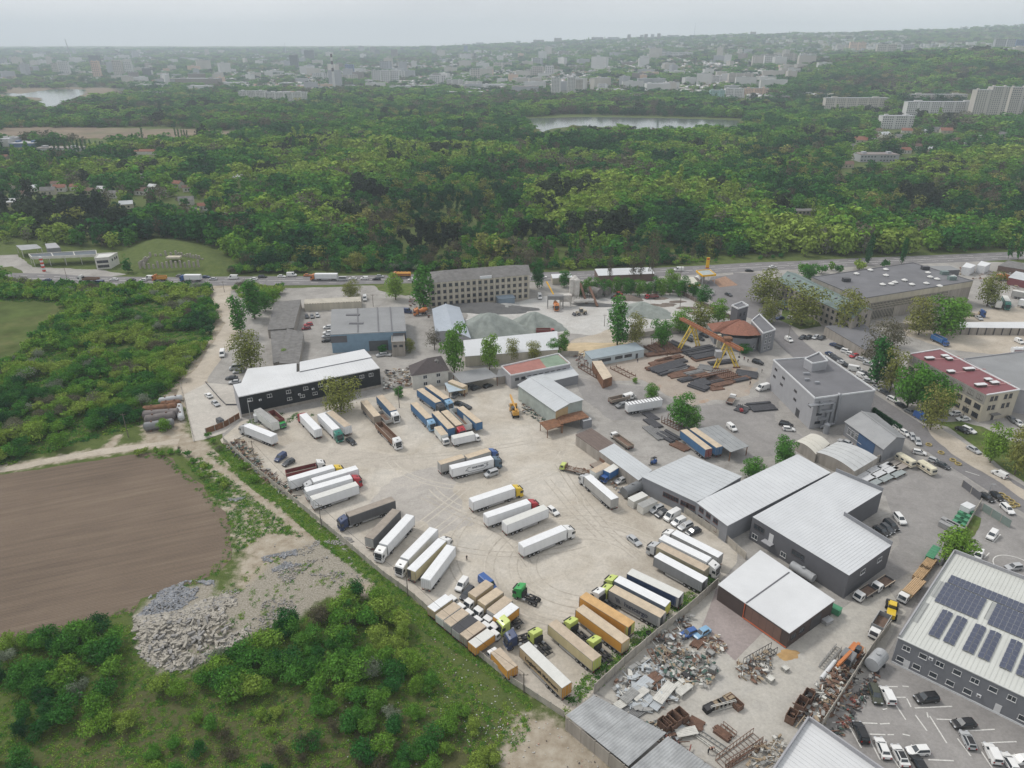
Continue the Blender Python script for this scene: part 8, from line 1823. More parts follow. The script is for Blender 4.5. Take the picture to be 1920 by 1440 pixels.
heap(px((1222,1190),(1262,1160),(1300,1155),(1290,1200),(1262,1232),(1215,1215)),170,1.1,1.4,[0,1,2,3,5,1,0],'mixed scrap along the dividing wall near the blue car wreck',1)
heap(px((1222,1225),(1290,1218),(1345,1250),(1330,1290),(1280,1290),(1240,1262)),420,1.1,1.8,[0,1,2,7,1,4,2],'largest jumble of scrap frames, boxes and white blocks in the scrapyard',2)
heap(px((1145,1285),(1220,1230),(1270,1270),(1275,1310),(1210,1340),(1170,1320)),230,1.6,.9,[5,1,2,5,0,5,1],'zinc sheets and bars spread below the dividing wall',3,1.4)
heap(px((1310,1200),(1350,1195),(1364,1218),(1330,1232)),90,1.0,1.0,[0,7,0,2],'rusty girders next to the pale blue car wreck',4)
heap(px((1206,1362),(1240,1350),(1262,1370),(1235,1385)),130,.7,1.0,[7,3,1,4],'heap of green-grey mouldings beside the rusty boxes',5)
heap(px((1232,1382),(1262,1375),(1310,1440),(1330,1470),(1290,1470)),170,1.1,.9,[0,0,3,6,1],'long rusty beams beside the corrugated shed roof',6,2.2)
heap(px((1380,1245),(1440,1225),(1455,1255),(1420,1282),(1385,1275)),190,1.1,1.6,[0,7,2,1,1],'cluttered rack with white boxes and pallets in the middle of the scrapyard',7)
heap(px((1590,1235),(1625,1225),(1600,1290),(1560,1345),(1510,1370),(1478,1352),(1520,1300)),520,1.2,1.8,[0,0,0,1,3,7,2],'dense rusty scrap leaning against the right-hand scrapyard wall',8,1.4)
heap(px((1628,1262),(1652,1258),(1620,1320),(1570,1390),(1556,1380),(1600,1310)),200,.9,1.0,[0,3,4,3,3,1,0,6],'dark engine parts lying outside the scrapyard wall',9)
heap(px((1420,1400),(1460,1380),(1480,1420),(1440,1440),(1400,1440)),110,1.0,1.0,[7,1,2,7],'pallets and stones near the bottom edge of the scrapyard',10)
heap(px((425,840),(450,820),(500,880),(560,935),(530,930),(478,884)),330,1.3,1.2,[0,0,7,3,1,4],'rusty scrap in the corner of the lorry yard by the gate', 11, 1.5)
heap(px((768,560),(808,558),(806,596),(770,592)),190,1.2,1.2,[0,1,3,6,7],'scrap between the blue warehouse and the factory block',12)
heap(px((975,742),(990,735),(1040,785),(1010,792),(980,775)),200,1.1,1.2,[0,3,1,4],'scrap iron along the left wall of the grey store',13)
heap(px((718,700),(770,690),(772,728),(720,735)),200,1.4,1.6,[0,1,7,2,3],'scrap iron in the court behind the lorries',14)
heap(px((1150,905),(1190,925),(1170,935),(1140,905)),80,.9,.9,[1,2,0,8],'odds and ends around the grey steel tank',15)
heap(px((1075,668),(1100,655),(1110,680),(1085,690)),100,1.1,.9,[0,2,6,1],'debris beside the site office',16)
heap(px((620,700-30),(700,670),(700,684),(640,690)),1,.5,.2,[1],'small scrap',17)if False else None
heap(px((1800,500),(1900,515),(1920,545),(1850,535),(1800,515)),160,1.4,1.2,[0,1,7,6],'distant clutter behind the great hall',18)
heap(px((1560,590-20),(1600,585),(1600,592),(1562,580)),10,.6,.4,[1],'bits of scrap by the willow',19)
def sbox(x,y,hx,hy,L,W,h,mi,label,open_=True):
 rz,c=heading(x,y,hx,hy,h/2);t=empty('steel_box',(c.x,c.y,GZ),rz,label,'steel box',None);b=MB()
 b.box(-L/2,L/2,-W/2,-W/2+.08,.1,h);b.box(-L/2,L/2,W/2-.08,W/2,.1,h);b.box(-L/2,-L/2+.08,-W/2+.08,W/2-.08,.1,h);b.box(L/2-.08,L/2,-W/2+.08,W/2-.08,.1,h); b.box(-L/2,L/2,-W/2,W/2,.05,.15 if open_ else h-.1);b.build('walls',sm[mi],t)
 b=MB();[b.box(i*L/3-.05,i*L/3+.05,s*(W/2+.03)-.03,s*(W/2+.03)+.03,.1,h)for i in(-1,0,1)for s in(-1,1)];b.build('ribs',sm[mi],t);return t
for a in((1256,1358,10,9,2.6,1.6,1.9,0,'rusty steel box, lowest of the three stepped ones in the scrapyard'),(1264,1350,10,9,2.6,1.6,2.2,0,'rusty steel box, middle of the three stepped ones'),(1277,1342,10,9,2.6,1.6,1.9,0,'rusty steel box, highest of the three stepped ones'),(1246,1360,10,9,2.4,1.6,2.1,0,'rusty steel box beside the mouldings heap'),(1484,1344,-6,10,2.4,1.7,2.0,0,'closed rusty box at the lower end of the dense scrap'),(1502,1322,-6,10,2.8,1.8,2.2,0,'tall rusty bin in the dense scrap'),(1515,1308,-6,10,2.6,1.8,2.2,0,'rusty bin above the tall one in the dense scrap'),(1378,1318,10,9,3.2,1.6,1.3,0,'rusty rack at the right end of the long crate row'),(1330,1328,10,-5,2.4,1.4,1.2,3,'dark crate with green cloth, left end of the long crate row'),(1343,1322,10,-5,2.2,1.4,1.1, 7, 'tan crate, second of the long crate row'),(1355,1317,10,-5,2.2,1.4,1.1,3,'dark crate, third of the long crate row'),(1366,1310,10,-5,2.2,1.4,1.2,7,'tan crate, fourth of the long crate row'),(1332,1225,8,6,1.6,1.2,1.1,1,'grey metal box by the long white pipes'),(1336,1258,6,-9,1.6,1.2,2.2,1,'grey cupboard at the end of the jumble'),(1444,1274,8,6,1.4,1.4,1.0,2,'small white block by the clutter rack'),(1472,1254,6,5,1.3,1.2,.9,2,'white cube of wrapped blocks standing alone')):sbox(*a,open_=a[7]==0)
car(1316,1186,-10,6,'saloon','lightblue','pale blue car wreck in the scrapyard')
car(1291,1187,-10,4,'hatch','blue','small blue car shell against the scrapyard wall')
def lattice(x0,y0,x1,y1,w,label,mi=0,h=.5,name='steel_trestle',z=0.1):
 rz,c,L=hd_(x0,y0,x1,y1);b=MB()
 for s in(-1,1):b.bar((-L/2,s*w/2,z+.1),(L/2,s*w/2,z+.1),.14);b.bar((-L/2,s*w/2,z+h),(L/2,s*w/2,z+h),.1)
 n=max(3,int(L/.9))
 for i in range(n+1):x=-L/2+L*i/n;b.bar((x,-w/2,z+.1),(x,w/2,z+.1),.08);b.bar((x,-w/2,z+.1),(x,-w/2,z+h),.07);b.bar((x,w/2,z+.1),(x,w/2,z+h),.07)
 o=b.build(name,sm[mi],loc=(c.x,c.y,GZ),rz=rz);tag(o,label,'steel frame');return o
lattice(1350,1436,1420,1384,2.2,'long brown steel walkway frame in the lower scrapyard',0,1.4);lattice(1362,1440,1432,1398,.8,'brown rail frame beside the walkway frame',0,1.4);lattice(1306,1370,1365,1410,.9,'pair of long grey rails laid in the lower scrapyard',1,.2);lattice(1300,1378,1352,1416,.4,'thin pale rails beside the grey ones',2,.2)
lattice(1353,1362,1378,1382,.8,'brown trestle beside the green pipe bundle',0,.9);lattice(1233,1222,1250,1238,1.8,'pink-brown grid frame leaning in the jumble',7,.4,z=1.2);lattice(1216,1225,1232,1252,1.0,'ladder-like frame by the dividing wall',0,.3,z=1);lattice(1398,1252,1450,1222,1.6,'blue-black frame of the clutter rack',3,1.8);lattice(1540,1255,1572,1216,1.2,'grey lattice boom lying left of the orange crane',1,.9)
lattice(1332,1336,1378,1324,.3,'white rail on the long crate row',2,1.5)
stack(1340,1368,1368,1388,1.4,.7,7,1,'bundle of green and rusty pipes in the lower scrapyard',group=None);stack(1292,1352,1318,1366,2.0,.5,8,1,'rusty beams between steel boxes and crate row',group=None);stack(1176,1343,1210,1322,2.4,.4,9,2,'grey profiles at the corner of the corrugated roof',group=None);stack(1570, 1268,1600,1232,2.6,1.0,8,1,'red-brown pipes stacked by the orange crane',group=None)
stack(1300,1216,1318,1195,1.6,.6,6,1,'rusty girders beside the pale blue car wreck',group=None)
g=MB();c0,c1=P(1540,1272,.8),P(1566,1240,.8);g.cyl(c0,c1,.45,n=12);tag(g.build('white_pipe',c_trim),'thick white pipe lying beside the orange crane','pipe')
for i,(x,y,hx,hy,L,W,mi,lb)in enumerate(((1190,1298,10,-9,5,2.2,5,'pale zinc sheet by the dividing wall'),(1204,1286,10,-9,5,2.4,5,'long zinc sheet nearest the dividing wall'),(1180,1308,10,-9,4,2.0,1,'grey sheet at the foot of the dividing wall'),(1226,1272,10,-8,3.2,2.4,0,'dark brown sheet among the zinc sheets'), (1200,1304,10,-8,4,1.6,2,'white sheet with red edge'),(1212,1316,10,-10,3.8,1.6,5,'pale blue sheet in the zinc spread'),(1168,1320,10,-6,3.6,1.8,2,'white sheet next to the corrugated roof'),(1246,1302,10,-12,6,2.2,2,'long white ribbed sheet at the right of the zinc spread'),(1238,1314,10,-12,5.5,1.8,5,'silver ribbed sheet beside the long white one'),(1287,1375,10,-2,4.2,1.8,2,'white sheet over a trestle by the rusty boxes'),(1272,1372,10,-8,3.6,2.2,5,'pale blue sheet by the rusty boxes'),(1276,1288,10,-8,3.6,2.2,2,'white frame with a square opening on sheets'),(1283,1296,10,-8,4.0,1.4,2,'white stack below the white frame'),(1268, 1262,8,-8,2.2,1.6,2,'tilted white panel beside the purple load'),(1291,1266,8,-6,2.4,2,3,'purple-brown covered load beside the white frame'),(1250,1246,8,-6, 2.6, 2.2,3,'purple-brown sheet in the jumble'))):
 rz,c=heading(x,y,hx,hy,.4);b=MB();z=.35+(i*37%5)*.14;b.box(-L/2,L/2,-W/2,W/2,z,z+.1);[b.box(-L/2+.05,L/2-.05,-W/2+(k+.5)*W/5-.03,-W/2+(k+.5)*W/5+.03,z+.1, z+.14)for k in range(5)];b.box(-L/2+.2,-L/2+.5,-W/2,W/2,0,z);b.box(L/2-.5,L/2-.2,-W/2,W/2,0,z)
 tag(b.build('metal_sheet',sm[mi],loc=(c.x,c.y,GZ),rz=rz),lb,'metal sheet')
b=MB()
def pl(x0,y0,x1,y1,w=.13,z=.09):
 a,c_=P(x0,y0),P(x1,y1);d=(c_-a).normalized();r_=Vector((d.y,-d.x,0))*w;b.add([(a-r_)[:2]+(z,),(a+r_)[:2]+(z,),(c_+r_)[:2]+(z,),(c_-r_)[:2]+(z,)],[(0,1, 2, 3)])
for q in((205,208,243,208),(252,207,264,208),(240,308-80,258,228),(260,230,268,246),(275,248,345,245),(276,261,298,291),(303,263,335,314),(215,251,223, 249), (240,243,258,270),(148,275,175,323),(176,276,205,277),(210,278,228,277),(190,297,220,298),(224,298,236,298),(252,297,266,300),(190,305,210,345),(225,330, 250, 365),(300,345,348,347),(355,305,380,338),(372,291,425,288),(402,315,420,350),(400,314,466,311),(316,269,345,270),(440,337,480,335),(300,266,298,256),(178, 205, 182,240),(120,275,150,275),(400,330,420,360)):
 pl(1440+q[0],1080+q[1],1440+q[2],1080+q[3])
cc=P(1903,1064);n=40
for i in range(n):a0,a1=2*math.pi*i/n,2*math.pi*(i+1)/n;R_=4.6;b.add([(cc.x+math.cos(t)*r_,cc.y+math.sin(t)*r_,.09)for t,r_ in((a0,R_),(a1,R_),(a1,R_+.25), (a0,R_+.25))],[(0,1,2,3)])
for q in((1846,1012,1862,1018),(1862,1018,1876,1002),(1855,1037,1846,1046),(1810,884,1836,892)):pl(*q)
b.build('parking_bay_marking',m_line,kind='structure')
sheet('grass_strip',px((1818,960),(1842,972),(1838,990),(1815,1020),(1795,1050),(1775,1040),(1790,1000)),.1,M('short_grass',(.10,.14,.04),1,.3,.5,spec=.05, dirt=.5,dirtcol=(.22,.18,.1)),.4,50)
sheet('grass_verge_ground',px((1740,790),(1775,800),(1830,838),(1880,880),(2000,960),(2100,960),(1960,860),(1840,800),(1800,790)),.09,M('short_grass'), .6, 51)
sheet('sandy_verge',px((1735,800),(1760,800),(1835,846),(1900,905),(1990,960),(1960,965),(1850,890),(1780,850)),.10,m_sandp,.6,52)
sheet('grass_verge_ground',px((1470,578),(1530,600),(1540,612),(1500,618),(1462,600)),.09,M('short_grass'),.5,53)
sheet('grass_verge_ground',px((700,535),(790,530),(795,548),(760,555),(710,545)),.09,M('short_grass'),.5,54)
for x,y in((1741,835),(1764,850),(1786,864),(1796,871),(1878,929),(1887,935),(1896,941),(1905,948),(1897,950)):
 c=P(x,y);g=MB();n=10;pts=[]
 for i in range(n):
  a=2*math.pi*i/n
  for r_,z_ in((.95,0),(.95,.45),(.7,.45),(.7,.1)):pts.append((math.cos(a)*r_,math.sin(a)*r_,z_))
 g.add(pts,[(4*i+j,4*((i+1)%n)+j,4*((i+1)%n)+(j+1)%4,4*i+(j+1)%4)for i in range(n)for j in range(4)])
 tag(g.build('planter',M('yellowish_planter',(.38,.30,.12),.8,.15),loc=(c.x,c.y,GZ)),'round low yellowish planter ring beside the side road','planter', 'planter rings beside the side road')
sheet('green_bank',px((400,838),(420,832),(478,888),(530,930),(582,970),(640,1020),(722,1088),(762,1118),(830,1176),(890,1232),(955,1290),(900,1262),(820, 1196),(740,1130),(690,1085),(600,1012),(520,950),(450,892)),.03,M('bank_grass',(.105,.155,.045),1,.3,.35,spec=.05,dirt=.6,dirtcol=(.13,.13,.06),bump=.4),.9, 60)
tr_m=[M('track_dark',(.40,.365,.312),.95,.2,.8),M('track_pale',(.475,.437,.378),.95,.15,.8)]
nz=.0635;rg=np.random.default_rng(77);w0=P(1100,1062);k=0
for(cx,cy,r0,a0,a1)in((1100,1062,11,.3,5.2),(1100,1062,13,.5,5.6),(1100,1062,15.2,.2,5.0),(1102,1060,17.5,.6,4.6),(1098,1064,20,.9,4.4),(1105,1058,23,1.2, 4.2),(1080,1030,27,2.0,4.4),(1010,870,30,3.6,5.4),(960,900,34,3.7,5.2),(900,830,26,3.6,5.6)):
 c=P(cx,cy)
 for dr in(0,1.9):
  pts=[(c.x+math.cos(a)*(r0+dr)*1.15,c.y+math.sin(a)*(r0+dr))for a in np.linspace(a0,a1,16)]
  pts=[p for p in pts if inpoly(np.array([p[0]]),np.array([p[1]]),wYARD)[0]and pdist(np.array([p[0]]),np.array([p[1]]),wYARD,True)[0]>4]
  if len(pts)>3:nz+=.00035;ribbon('tyre_track',pts,.36,nz,tr_m[k%2],world=True,amp=.04)
 k+=1
for line in(((640,870),(760,860),(880,850),(1000,830)),((820,1000),(920,930),(1030,880),(1060,850)),((1000,1060),(950,1000),(860,960),(800,930)),((1080, 930), (1100,980),(1180,1050)),((1040,870),(1080,930),(1140,1000),(1190,1040)),((700,1050),(800,980),(900,900)),((1020,900),(1070,960),(1120,1010))):
 p=Pn(line);d=p[1]-p[0];d=np.array([-d[1],d[0]])/np.linalg.norm(d)
 for o_ in(0,1.9):nz+=.00035;ribbon('tyre_track',p+d*o_,.36,nz,tr_m[k%2],world=True,amp=.04)
 k+=1
for i,(x,y)in enumerate(((1262,672),(1270,680),(1246,676),(1302,700),(1312,706),(1290,712),(1352,722),(1345,700),(1388,712),(1236,660),(1228,690),(1270, 694))):
 stack(x-16,y+4,x+16,y-3,2.2,.8,6,(1,0,1,2)[i%4],'short rusty or dark bar bundle filling a gap between the long stacks',group='short bar bundles in the crane yard')
 # -- far town
m_apt=[M('apt_white',(.56,.555,.545),.8,.1,.02),M('apt_beige',(.48,.45,.41),.8,.12,.02),M('apt_grey',(.36,.37,.39),.8,.1,.02),M('apt_dark',(.11,.115,.13), .6, .1,.02),M('apt_blue',(.10,.16,.30),.5,.1,.02),M('apt_teal',(.30,.48,.46),.7,.1,.02),M('apt_brown',(.22,.19,.18),.8,.1,.02),M('apt_peach',(.58,.42,.32),.8, .1, .02)]
m_aw=M('apartment_window',(.06,.07,.085),.3,.3,.5)
def far_size(x0,x1,yb,yt):
 c=PT((x0+x1)/2,yb);dep=c.y*_cp-(c.z-H)*_sp;return c,(x1-x0)*dep/F,(yb-yt)*dep/F/_cp*.99
def apt(x0,x1,yb,yt,mi,label,win=True,depth=None,skew=0.0,name='apartment_block',cat='apartment block',steps=None,group=None):
 c,w,h=far_size(x0,x1,yb,yt);t=empty(name,c-Vector((0,0,2)),R(skew),label,cat,group);dp=depth or min(14,w);b=MB();b.box(-w/2,w/2,0,dp,0,h+2);
 b.box(-w/2+w*.1,-w/2+w*.2,dp*.3,dp*.6,h+2,h+4.5);b.box(w*.25,w*.35,dp*.3,dp*.6,h+2,h+4.5);b.build('wall',m_apt[mi],t)
 b=MB();b.box(-w/2-.3,w/2+.3,-.3,dp+.3,h+2,h+2.4);b.build('roof',m_apt[2 if mi!=2 else 6],t)
 if win:
  fl=max(2,int(h/3));cw=3.4 if c.y<2500 else 6.5;nx=max(2,int(w/cw));b=MB();fs=1 if c.y<2500 else 2
  for i in range(nx):
   if i%6==5:continue
   x=-w/2+w*(i+.5)/nx
   for j in range(0,fl,fs):z=2+h*(j+.5)/fl;b.add([(x-cw*.27,-.12,z-.8*fs),(x+cw*.27,-.12,z-.8*fs),(x+cw*.27,-.12,z+.7*fs),(x-cw*.27,-.12,z+.7*fs)],[(0, 1, 2, 3)])
  b.build('windows',m_aw,t)['kind']='stuff'
 return t
for a in((1546,1664,204,187,1,'long five-storey pale block left of the gap in the trees on the right'),(1696,1838,224,196,0,'very long white nine-storey block right of the centre gap'),(1706,1812,190,179,1,'long block behind the very long white one'),(1818,1848,228,178,1,'stepped beige tower, left of the three at the right edge'),(1846,1878,227,173,1,'beige tower, middle of the three at the right edge'),(1884,1914,222,173,1,'beige tower, right of the three at the right edge'),(1651,1710,242,221,0,'white office block with roof lettering above the village'),(1642,1678,106,87,1,'square pale block on the far wooded ridge'),(1690, 1712, 104,87,2,'grey tower with dark glass on the far ridge'),(1568,1590,96,86,1,'pale block on the far ridge, left of two'),(1592,1622,97,82,7,'pinkish tall block on the far ridge'),(1812,1858,104,92,1,'broad pale block on the right ridge'),(1862,1882,98,78,2,'grey slab on the right ridge'),(1884,1900,96,77,2,'second grey slab on the right ridge'),(1902,1920,94,78,4,'bluish slab at the right edge'),(1684,1712,58,51,2,'hazy building on the skyline at the right'),(1240,1298, 110, 100,0,'long bright slab on the middle hillside'),(1410,1430,124,108,1,'first of the slabs at the foot of the wooded hill'),(1432,1464,124,107,0,'second of the slabs at the foot of the wooded hill'),(1500,1548,111,102,0,'long white block above the wooded hill'),(1466,1492,121,104,1,'slender block above the wooded hill'), (1034,1051,181,152,0,'tall white tower, left of the pair behind the right lake'),(1063,1077,181,151,0,'tall white tower, second behind the right lake'), (1079, 1092,181,154,1,'tall beige tower, third behind the right lake'),(1121,1139,177,161,0,'small white cube block behind the right lake'),(1320,1352,159,145, 0, 'white block on the slope above the pastel row'),(1365,1411,160,141,1,'large pale block on the slope above the pastel row'),(1331,1358,187,172,5,'pale turquoise block behind the right lake'),(1359,1394,184,169,0,'white block next to the turquoise one'),(1396,1440,182,168,7,'peach coloured row behind the right lake'), (998,1020,145,128,1,'pale tower left of the middle hillside'),(1022,1038,145,127,0,'white tower left of the middle hillside'),(986,998,147,133,1,'beige slab left of the middle hillside'),(999,1018,125,112,2,'grey tower on the lower hillside'),(883,900,153,133,1,'lone beige tower in the centre of the town'),(909,934, 150, 143,2,'low grey block right of the lone tower'),(698,714,156,136,0,'white and navy block, left of the big group'),(716,731,158,136,0,'white and navy block, second of the big group'),(733,748,157,136,0,'white and navy block, third of the big group'),(749,759,153,137,0,'white and navy block, right of the big group'), (713,735,134,118,2,'grey tower behind the white and navy group'),(805,836,161,144,0,'bright white glassy block in the centre'),(836,868,164,152,0,'low white hall right of the glassy block'),(870,904,166,155,0,'second low white hall in the centre'),(449,500,192,174,0,'long pale housing block left of the chimney, left half'),(502,576,192,176,0,'long pale housing block left of the chimney, right half'),(586,615,150,140,0,'white office left of the striped chimney'),(636,670,152, 142, 1,'low beige block right of the striped chimney'),(545,560,130,108,3,'dark tower with pale base in the old town'),(572,590,116,98,3,'dark pointed tower on the skyline of the old town'),(648,664,140,124,4,'navy pyramid-like block near the chimney'),(703,712,104,95,3,'dark tower on the town skyline'),(734,746,112, 96, 6,'brown tower on the town skyline'),(809,818,100,89,2,'grey tower on the town skyline'),(870,877,98,88,4,'blue tower on the town skyline'),(860,888,112, 102, 1, 'beige block on the hillside'),(925,960,128,119,1,'pale row on the hillside'),(170,190,128,108,3,'dark gate-shaped tower in the left town'),(269,284,146, 131, 3,'dark cube-like block in the left town'),(100,112,142,122,1,'beige block in the left town'),(114,132,143,120,0,'white block in the left town'),(0,14,128, 112, 2,'grey slab at the left edge'),(20,42,126,113,2,'grey slabs near the left edge'),(215,232,144,118,1,'tall beige block in the left town'),(236,250,144, 120, 0, 'tall pale block in the left town'),(176,190,148,120,7,'pinkish block in the left town')):apt(*a[:5],a[5])
GH='low white warehouses in the far town'
for i,(x0,x1,yb,yt)in enumerate(((232,270,156,147),(255,300,166,160),(295,350,160,150),(330,410,164,150),(352,392,172,163),(412,460,162,156),(222,250,178, 174),(255,296,184,175),(300,350,174,169),(388,410,182,178),(480,520,214,210),(575,650,186,180),(640,690,184,178),(600,640,176,172),(760,820,170,162),(780,900, 176, 168),(820,905,182,174),(905,950,168,160),(960,1010,174,164),(770,840,190,184),(1212,1256,176,160),(1120,1170,180,170),(1180,1210,190,180),(1440,1480,190, 182), (1240,1300,138,133))):
 apt(x0,x1,yb,yt,(0,0,2,6)[i%4]if i not in(14,15,16)else 6,'low flat warehouse in the far town among trees',win=False,depth=40,name='warehouse',cat='warehouse',group=GH)
rg=np.random.default_rng(21);GT='small blocks of the far town'
cnt=0;bm_={}
for _ in range(4000):
 if cnt>=280:break
 x,y=rg.uniform(0,1560),rg.uniform(98,178)
 if x>900 and y>172:continue
 if x>960 and y<98+(x-960)*.0:continue
 if x<240 and y>150:continue
 if x>1440 and 118<y<175 and x>1600-(y-118)*3:continue
 if x<500 and y>165:continue
 c=PT(x,y)
 if c.y>8200 or c.y<1700:continue
 w,d,h=rg.uniform(20,65),rg.uniform(12,18),float(rg.choice([12,16,27,32,48],p=[.2,.25,.25,.2,.1]))*(1.0 if c.y>2500 else .7);mi=int(rg.choice([0,1,2,6, 0, 7], p=[.3,.3,.2,.1,.05,.05]));k=(mi,cnt%4)
 if k not in bm_:b=MB();b.box(-.5,.5,-.5,.5,0,1,0);b.box(-.51,.51,-.51,.51,1,1.02,1);b.box(-.2,0,-.1,.2,1.02,1.1,0);bm_[k]=b.mesh('town_block',[m_apt[mi], m_apt[2]])
 o=ob('town_block',bm_[k],loc=(c.x,c.y,c.z-2),rz=rg.normal()*.5);o.scale=(w,d,h+2);tag(o,'small hazy town block among trees on the far slopes','building', GT); cnt+=1
for i,(x,y,w,h)in enumerate(((1046,78,14,5),(1098,74,10,4),(1120,74,22,3),(1150,74,22,3),(1179,74,6,7),(1203,72,6,5),(1211,72,6,6),(1223,72,6,6),(1235, 72, 6, 7),(1262,70,22,3),(1308,66,18,5),(1330,66,18,5),(1372,64,12,10),(1387,64,14,6),(1412,64,10,3),(900,84,14,3),(935,82,8,3),(972,81,8,3),(1010,79,20,3))):
 apt(x-w/2,x+w/2,y+3,y-h,2 if i%2 else 6,'hazy block on the skyline of the far hill',win=False,name='skyline_block',group='blocks on the skyline')
b=MB()
for _ in range(16000):
 x,y=rg.uniform(0,1560),rg.uniform(96,185)
 if x>1440 and 114<y<180 and x>1600-(y-114)*3:continue
 if x<240 and y>150 or(x<430 and y>168):continue
 if vnoise(np.array(x),np.array(y*4),60,5)<.36:continue
 c=PT(x,y)
 if c.y<1650 or c.y>8500:continue
 w,d,h=rg.uniform(6,16),rg.uniform(6,12),rg.uniform(3.5,8);b.T=Matrix.Translation((c.x,c.y,c.z-1))@Matrix.Rotation(rg.random()*3,4,'Z');m_=int(rg.choice([0, 1, 2,3,4],p=[.3,.2,.25,.15,.1]));b.box(-w/2,w/2,-d/2,d/2,0,h,0 if m_<3 else 1);b.add([(-w/2,-d/2,h),(w/2,-d/2,h),(w/2,d/2,h),(-w/2,d/2,h),(-w/2,0,h+2.5),(w/2, 0, h+2.5)],[(0,1,5,4),(2,3,4,5),(1,2,5),(3,0,4)],m_)
b.T=None;tag(b.build('distant_houses',[m_apt[0],m_apt[1],M('far_grey_roof',(.30,.30,.31),.9),M('far_dark_roof',(.12,.11,.11),.9),M('far_red_roof',(.30, .14, .10),.9)]),'countless small houses of the far town','houses',kind='stuff')
b=MB()
for _ in range(700):
 x,y=rg.uniform(1560,1920),rg.uniform(84,103)
 if rg.random()<.5:x,y=rg.uniform(1000,1700),rg.uniform(66,100)
 c=PT(x,y);w,d,h=rg.uniform(10,30),12,rg.uniform(6,20);b.T=Matrix.Translation((c.x,c.y,c.z-1));b.box(-w/2,w/2,-d/2,d/2,0,h,int(rg.integers(0,3)))
b.T=None;tag(b.build('distant_houses',m_apt[:3]),'hazy buildings spread along the far ridge','houses',kind='stuff')
def mast(x,yb,yt,r0,r1,label,name='mast',stripes=0,cat='mast',lean=0):
 c=PT(x,yb);dep=c.y*_cp-(c.z-H)*_sp;h=(yb-yt)*dep/F;t=empty(name,c,0,label,cat);n=max(1,stripes)
 for i in range(n):b=MB();a,d=i/n,(i+1)/n;b.cyl((lean*h*a,0,h*a),(lean*h*d,0,h*d),r0+(r1-r0)*a,r0+(r1-r0)*d,12);b.build('band' if stripes else 'shaft', m_apt[0]if(n-i)%2==0 or(stripes and i<n*.4)else M('chimney_dark',(.09,.07,.07),.8)if stripes else m_apt[2],t)
mast(627,166,107,4.5,3.0,'tall power station chimney banded black and white at the top','chimney',10,'chimney')
mast(1302,66,31,4,1.0,'thin television mast on the skyline');mast(1164,74,60,5,3,'short mast on the skyline');mast(135,112,77,4,2.2,'leaning hazy tower crane mast on the left skyline',lean=-.12);mast(536,100,82,3,1,'thin mast on the town skyline')
VILL=[]
def hamlet(pts,label,group):
 VILL.extend(pts)
 cols=[roof_terra,asbestos,grey_sheet,M('brown_tiles',(.16,.10,.08),.9,.2,.5)]
 for i,(x,y,w)in enumerate(pts):
  c=PT(x,y);L=w*(c.y*_cp+H*_sp)/F;D=L*.7;h=4.0;t=empty('village_house',c,R((i*47)%50-25),label,'house',group);BLOCK.append(np.array([(c.x-L/2-2,c.y-4), (c.x+L/2+2,c.y-4),(c.x+L/2+2,c.y+D+2),(c.x-L/2-2,c.y+D+2)]))
  b=MB();b.box(-L/2,L/2,0,D,0,h);b.add([(-L/2,0,h),(-L/2,D,h),(-L/2,D/2,h+D*.33),(L/2,0,h),(L/2,D,h),(L/2,D/2,h+D*.33)],[(0,2,1),(3,4,5)]);b.build('wall', wall_white if i%3 else wall_cream,t)
  b=MB();e=.5;b.add([(-L/2-e,-e,h-.2),(L/2+e,-e,h-.2),(L/2+e,D/2,h+D*.33+.1),(-L/2-e,D/2,h+D*.33+.1),(-L/2-e,D+e,h-.2),(L/2+e,D+e,h-.2)],[(0,1,2,3),(3, 2, 5, 4)]);b.build('roof',cols[(i*7)%4],t)
  if y>230:b=MB();[b.box(-L/2+L*k/3-.7,-L/2+L*k/3+.7,-.08,-.02,1.2,2.6)for k in(1,2)];b.build('window',c_glass,t)
hamlet([(x,y,w)for x,y,w in((12,358,18),(38,372,20),(60,360,16),(90,366,24),(112,360,20),(104,352,14),(20,388,22),(48,350,14),(140,358,16),(165,366,18), (190, 362,16),(212,372,20),(236,356,16),(262,366,22),(285,358,16),(306,370,18),(330,352,18),(352,360,16),(238,392,22),(350,385,26),(382,395,18),(300,345,14),(270, 338,14),(410,352,16),(8,300,12),(20,292,14),(446,340,18),(470,338,16))],'small gabled house among the village trees on the left','village houses on the left')
hamlet([(x,y,w)for x,y,w in((1612,268,24),(1640,262,18),(1662,258,20),(1688,262,18),(1700,288,20),(1722,280,16),(1745,285,14),(1668,300,16),(1610,300,22), (1590,315,20),(1735,252,16),(1755,248,18),(1775,250,20),(1790,268,16),(1810,276,16),(1885,258,20),(1700,250,18),(1650,250,16),(1838,262,14),(1600,280,16))], 'villa among trees below the white office block on the right','villas on the right')
apt(1612,1685,304,283,0,'modern white villa complex with curved glass front','w',30,name='villa_complex',cat='building')if False else apt(1612,1684,304, 292, 2,'modern white villa complex with dark glass front in the trees on the right',True,20,name='villa_complex',cat='building')
apt(0,18,275,263,0,'white shed at the left edge',False,30,name='warehouse',cat='warehouse');apt(18,64,276,270,4,'blue and white low hall at the left edge', False,30,name='warehouse',cat='warehouse');apt(66,150,284,279,2,'long grey hall behind the poplar row',False,20,name='warehouse',cat='warehouse')
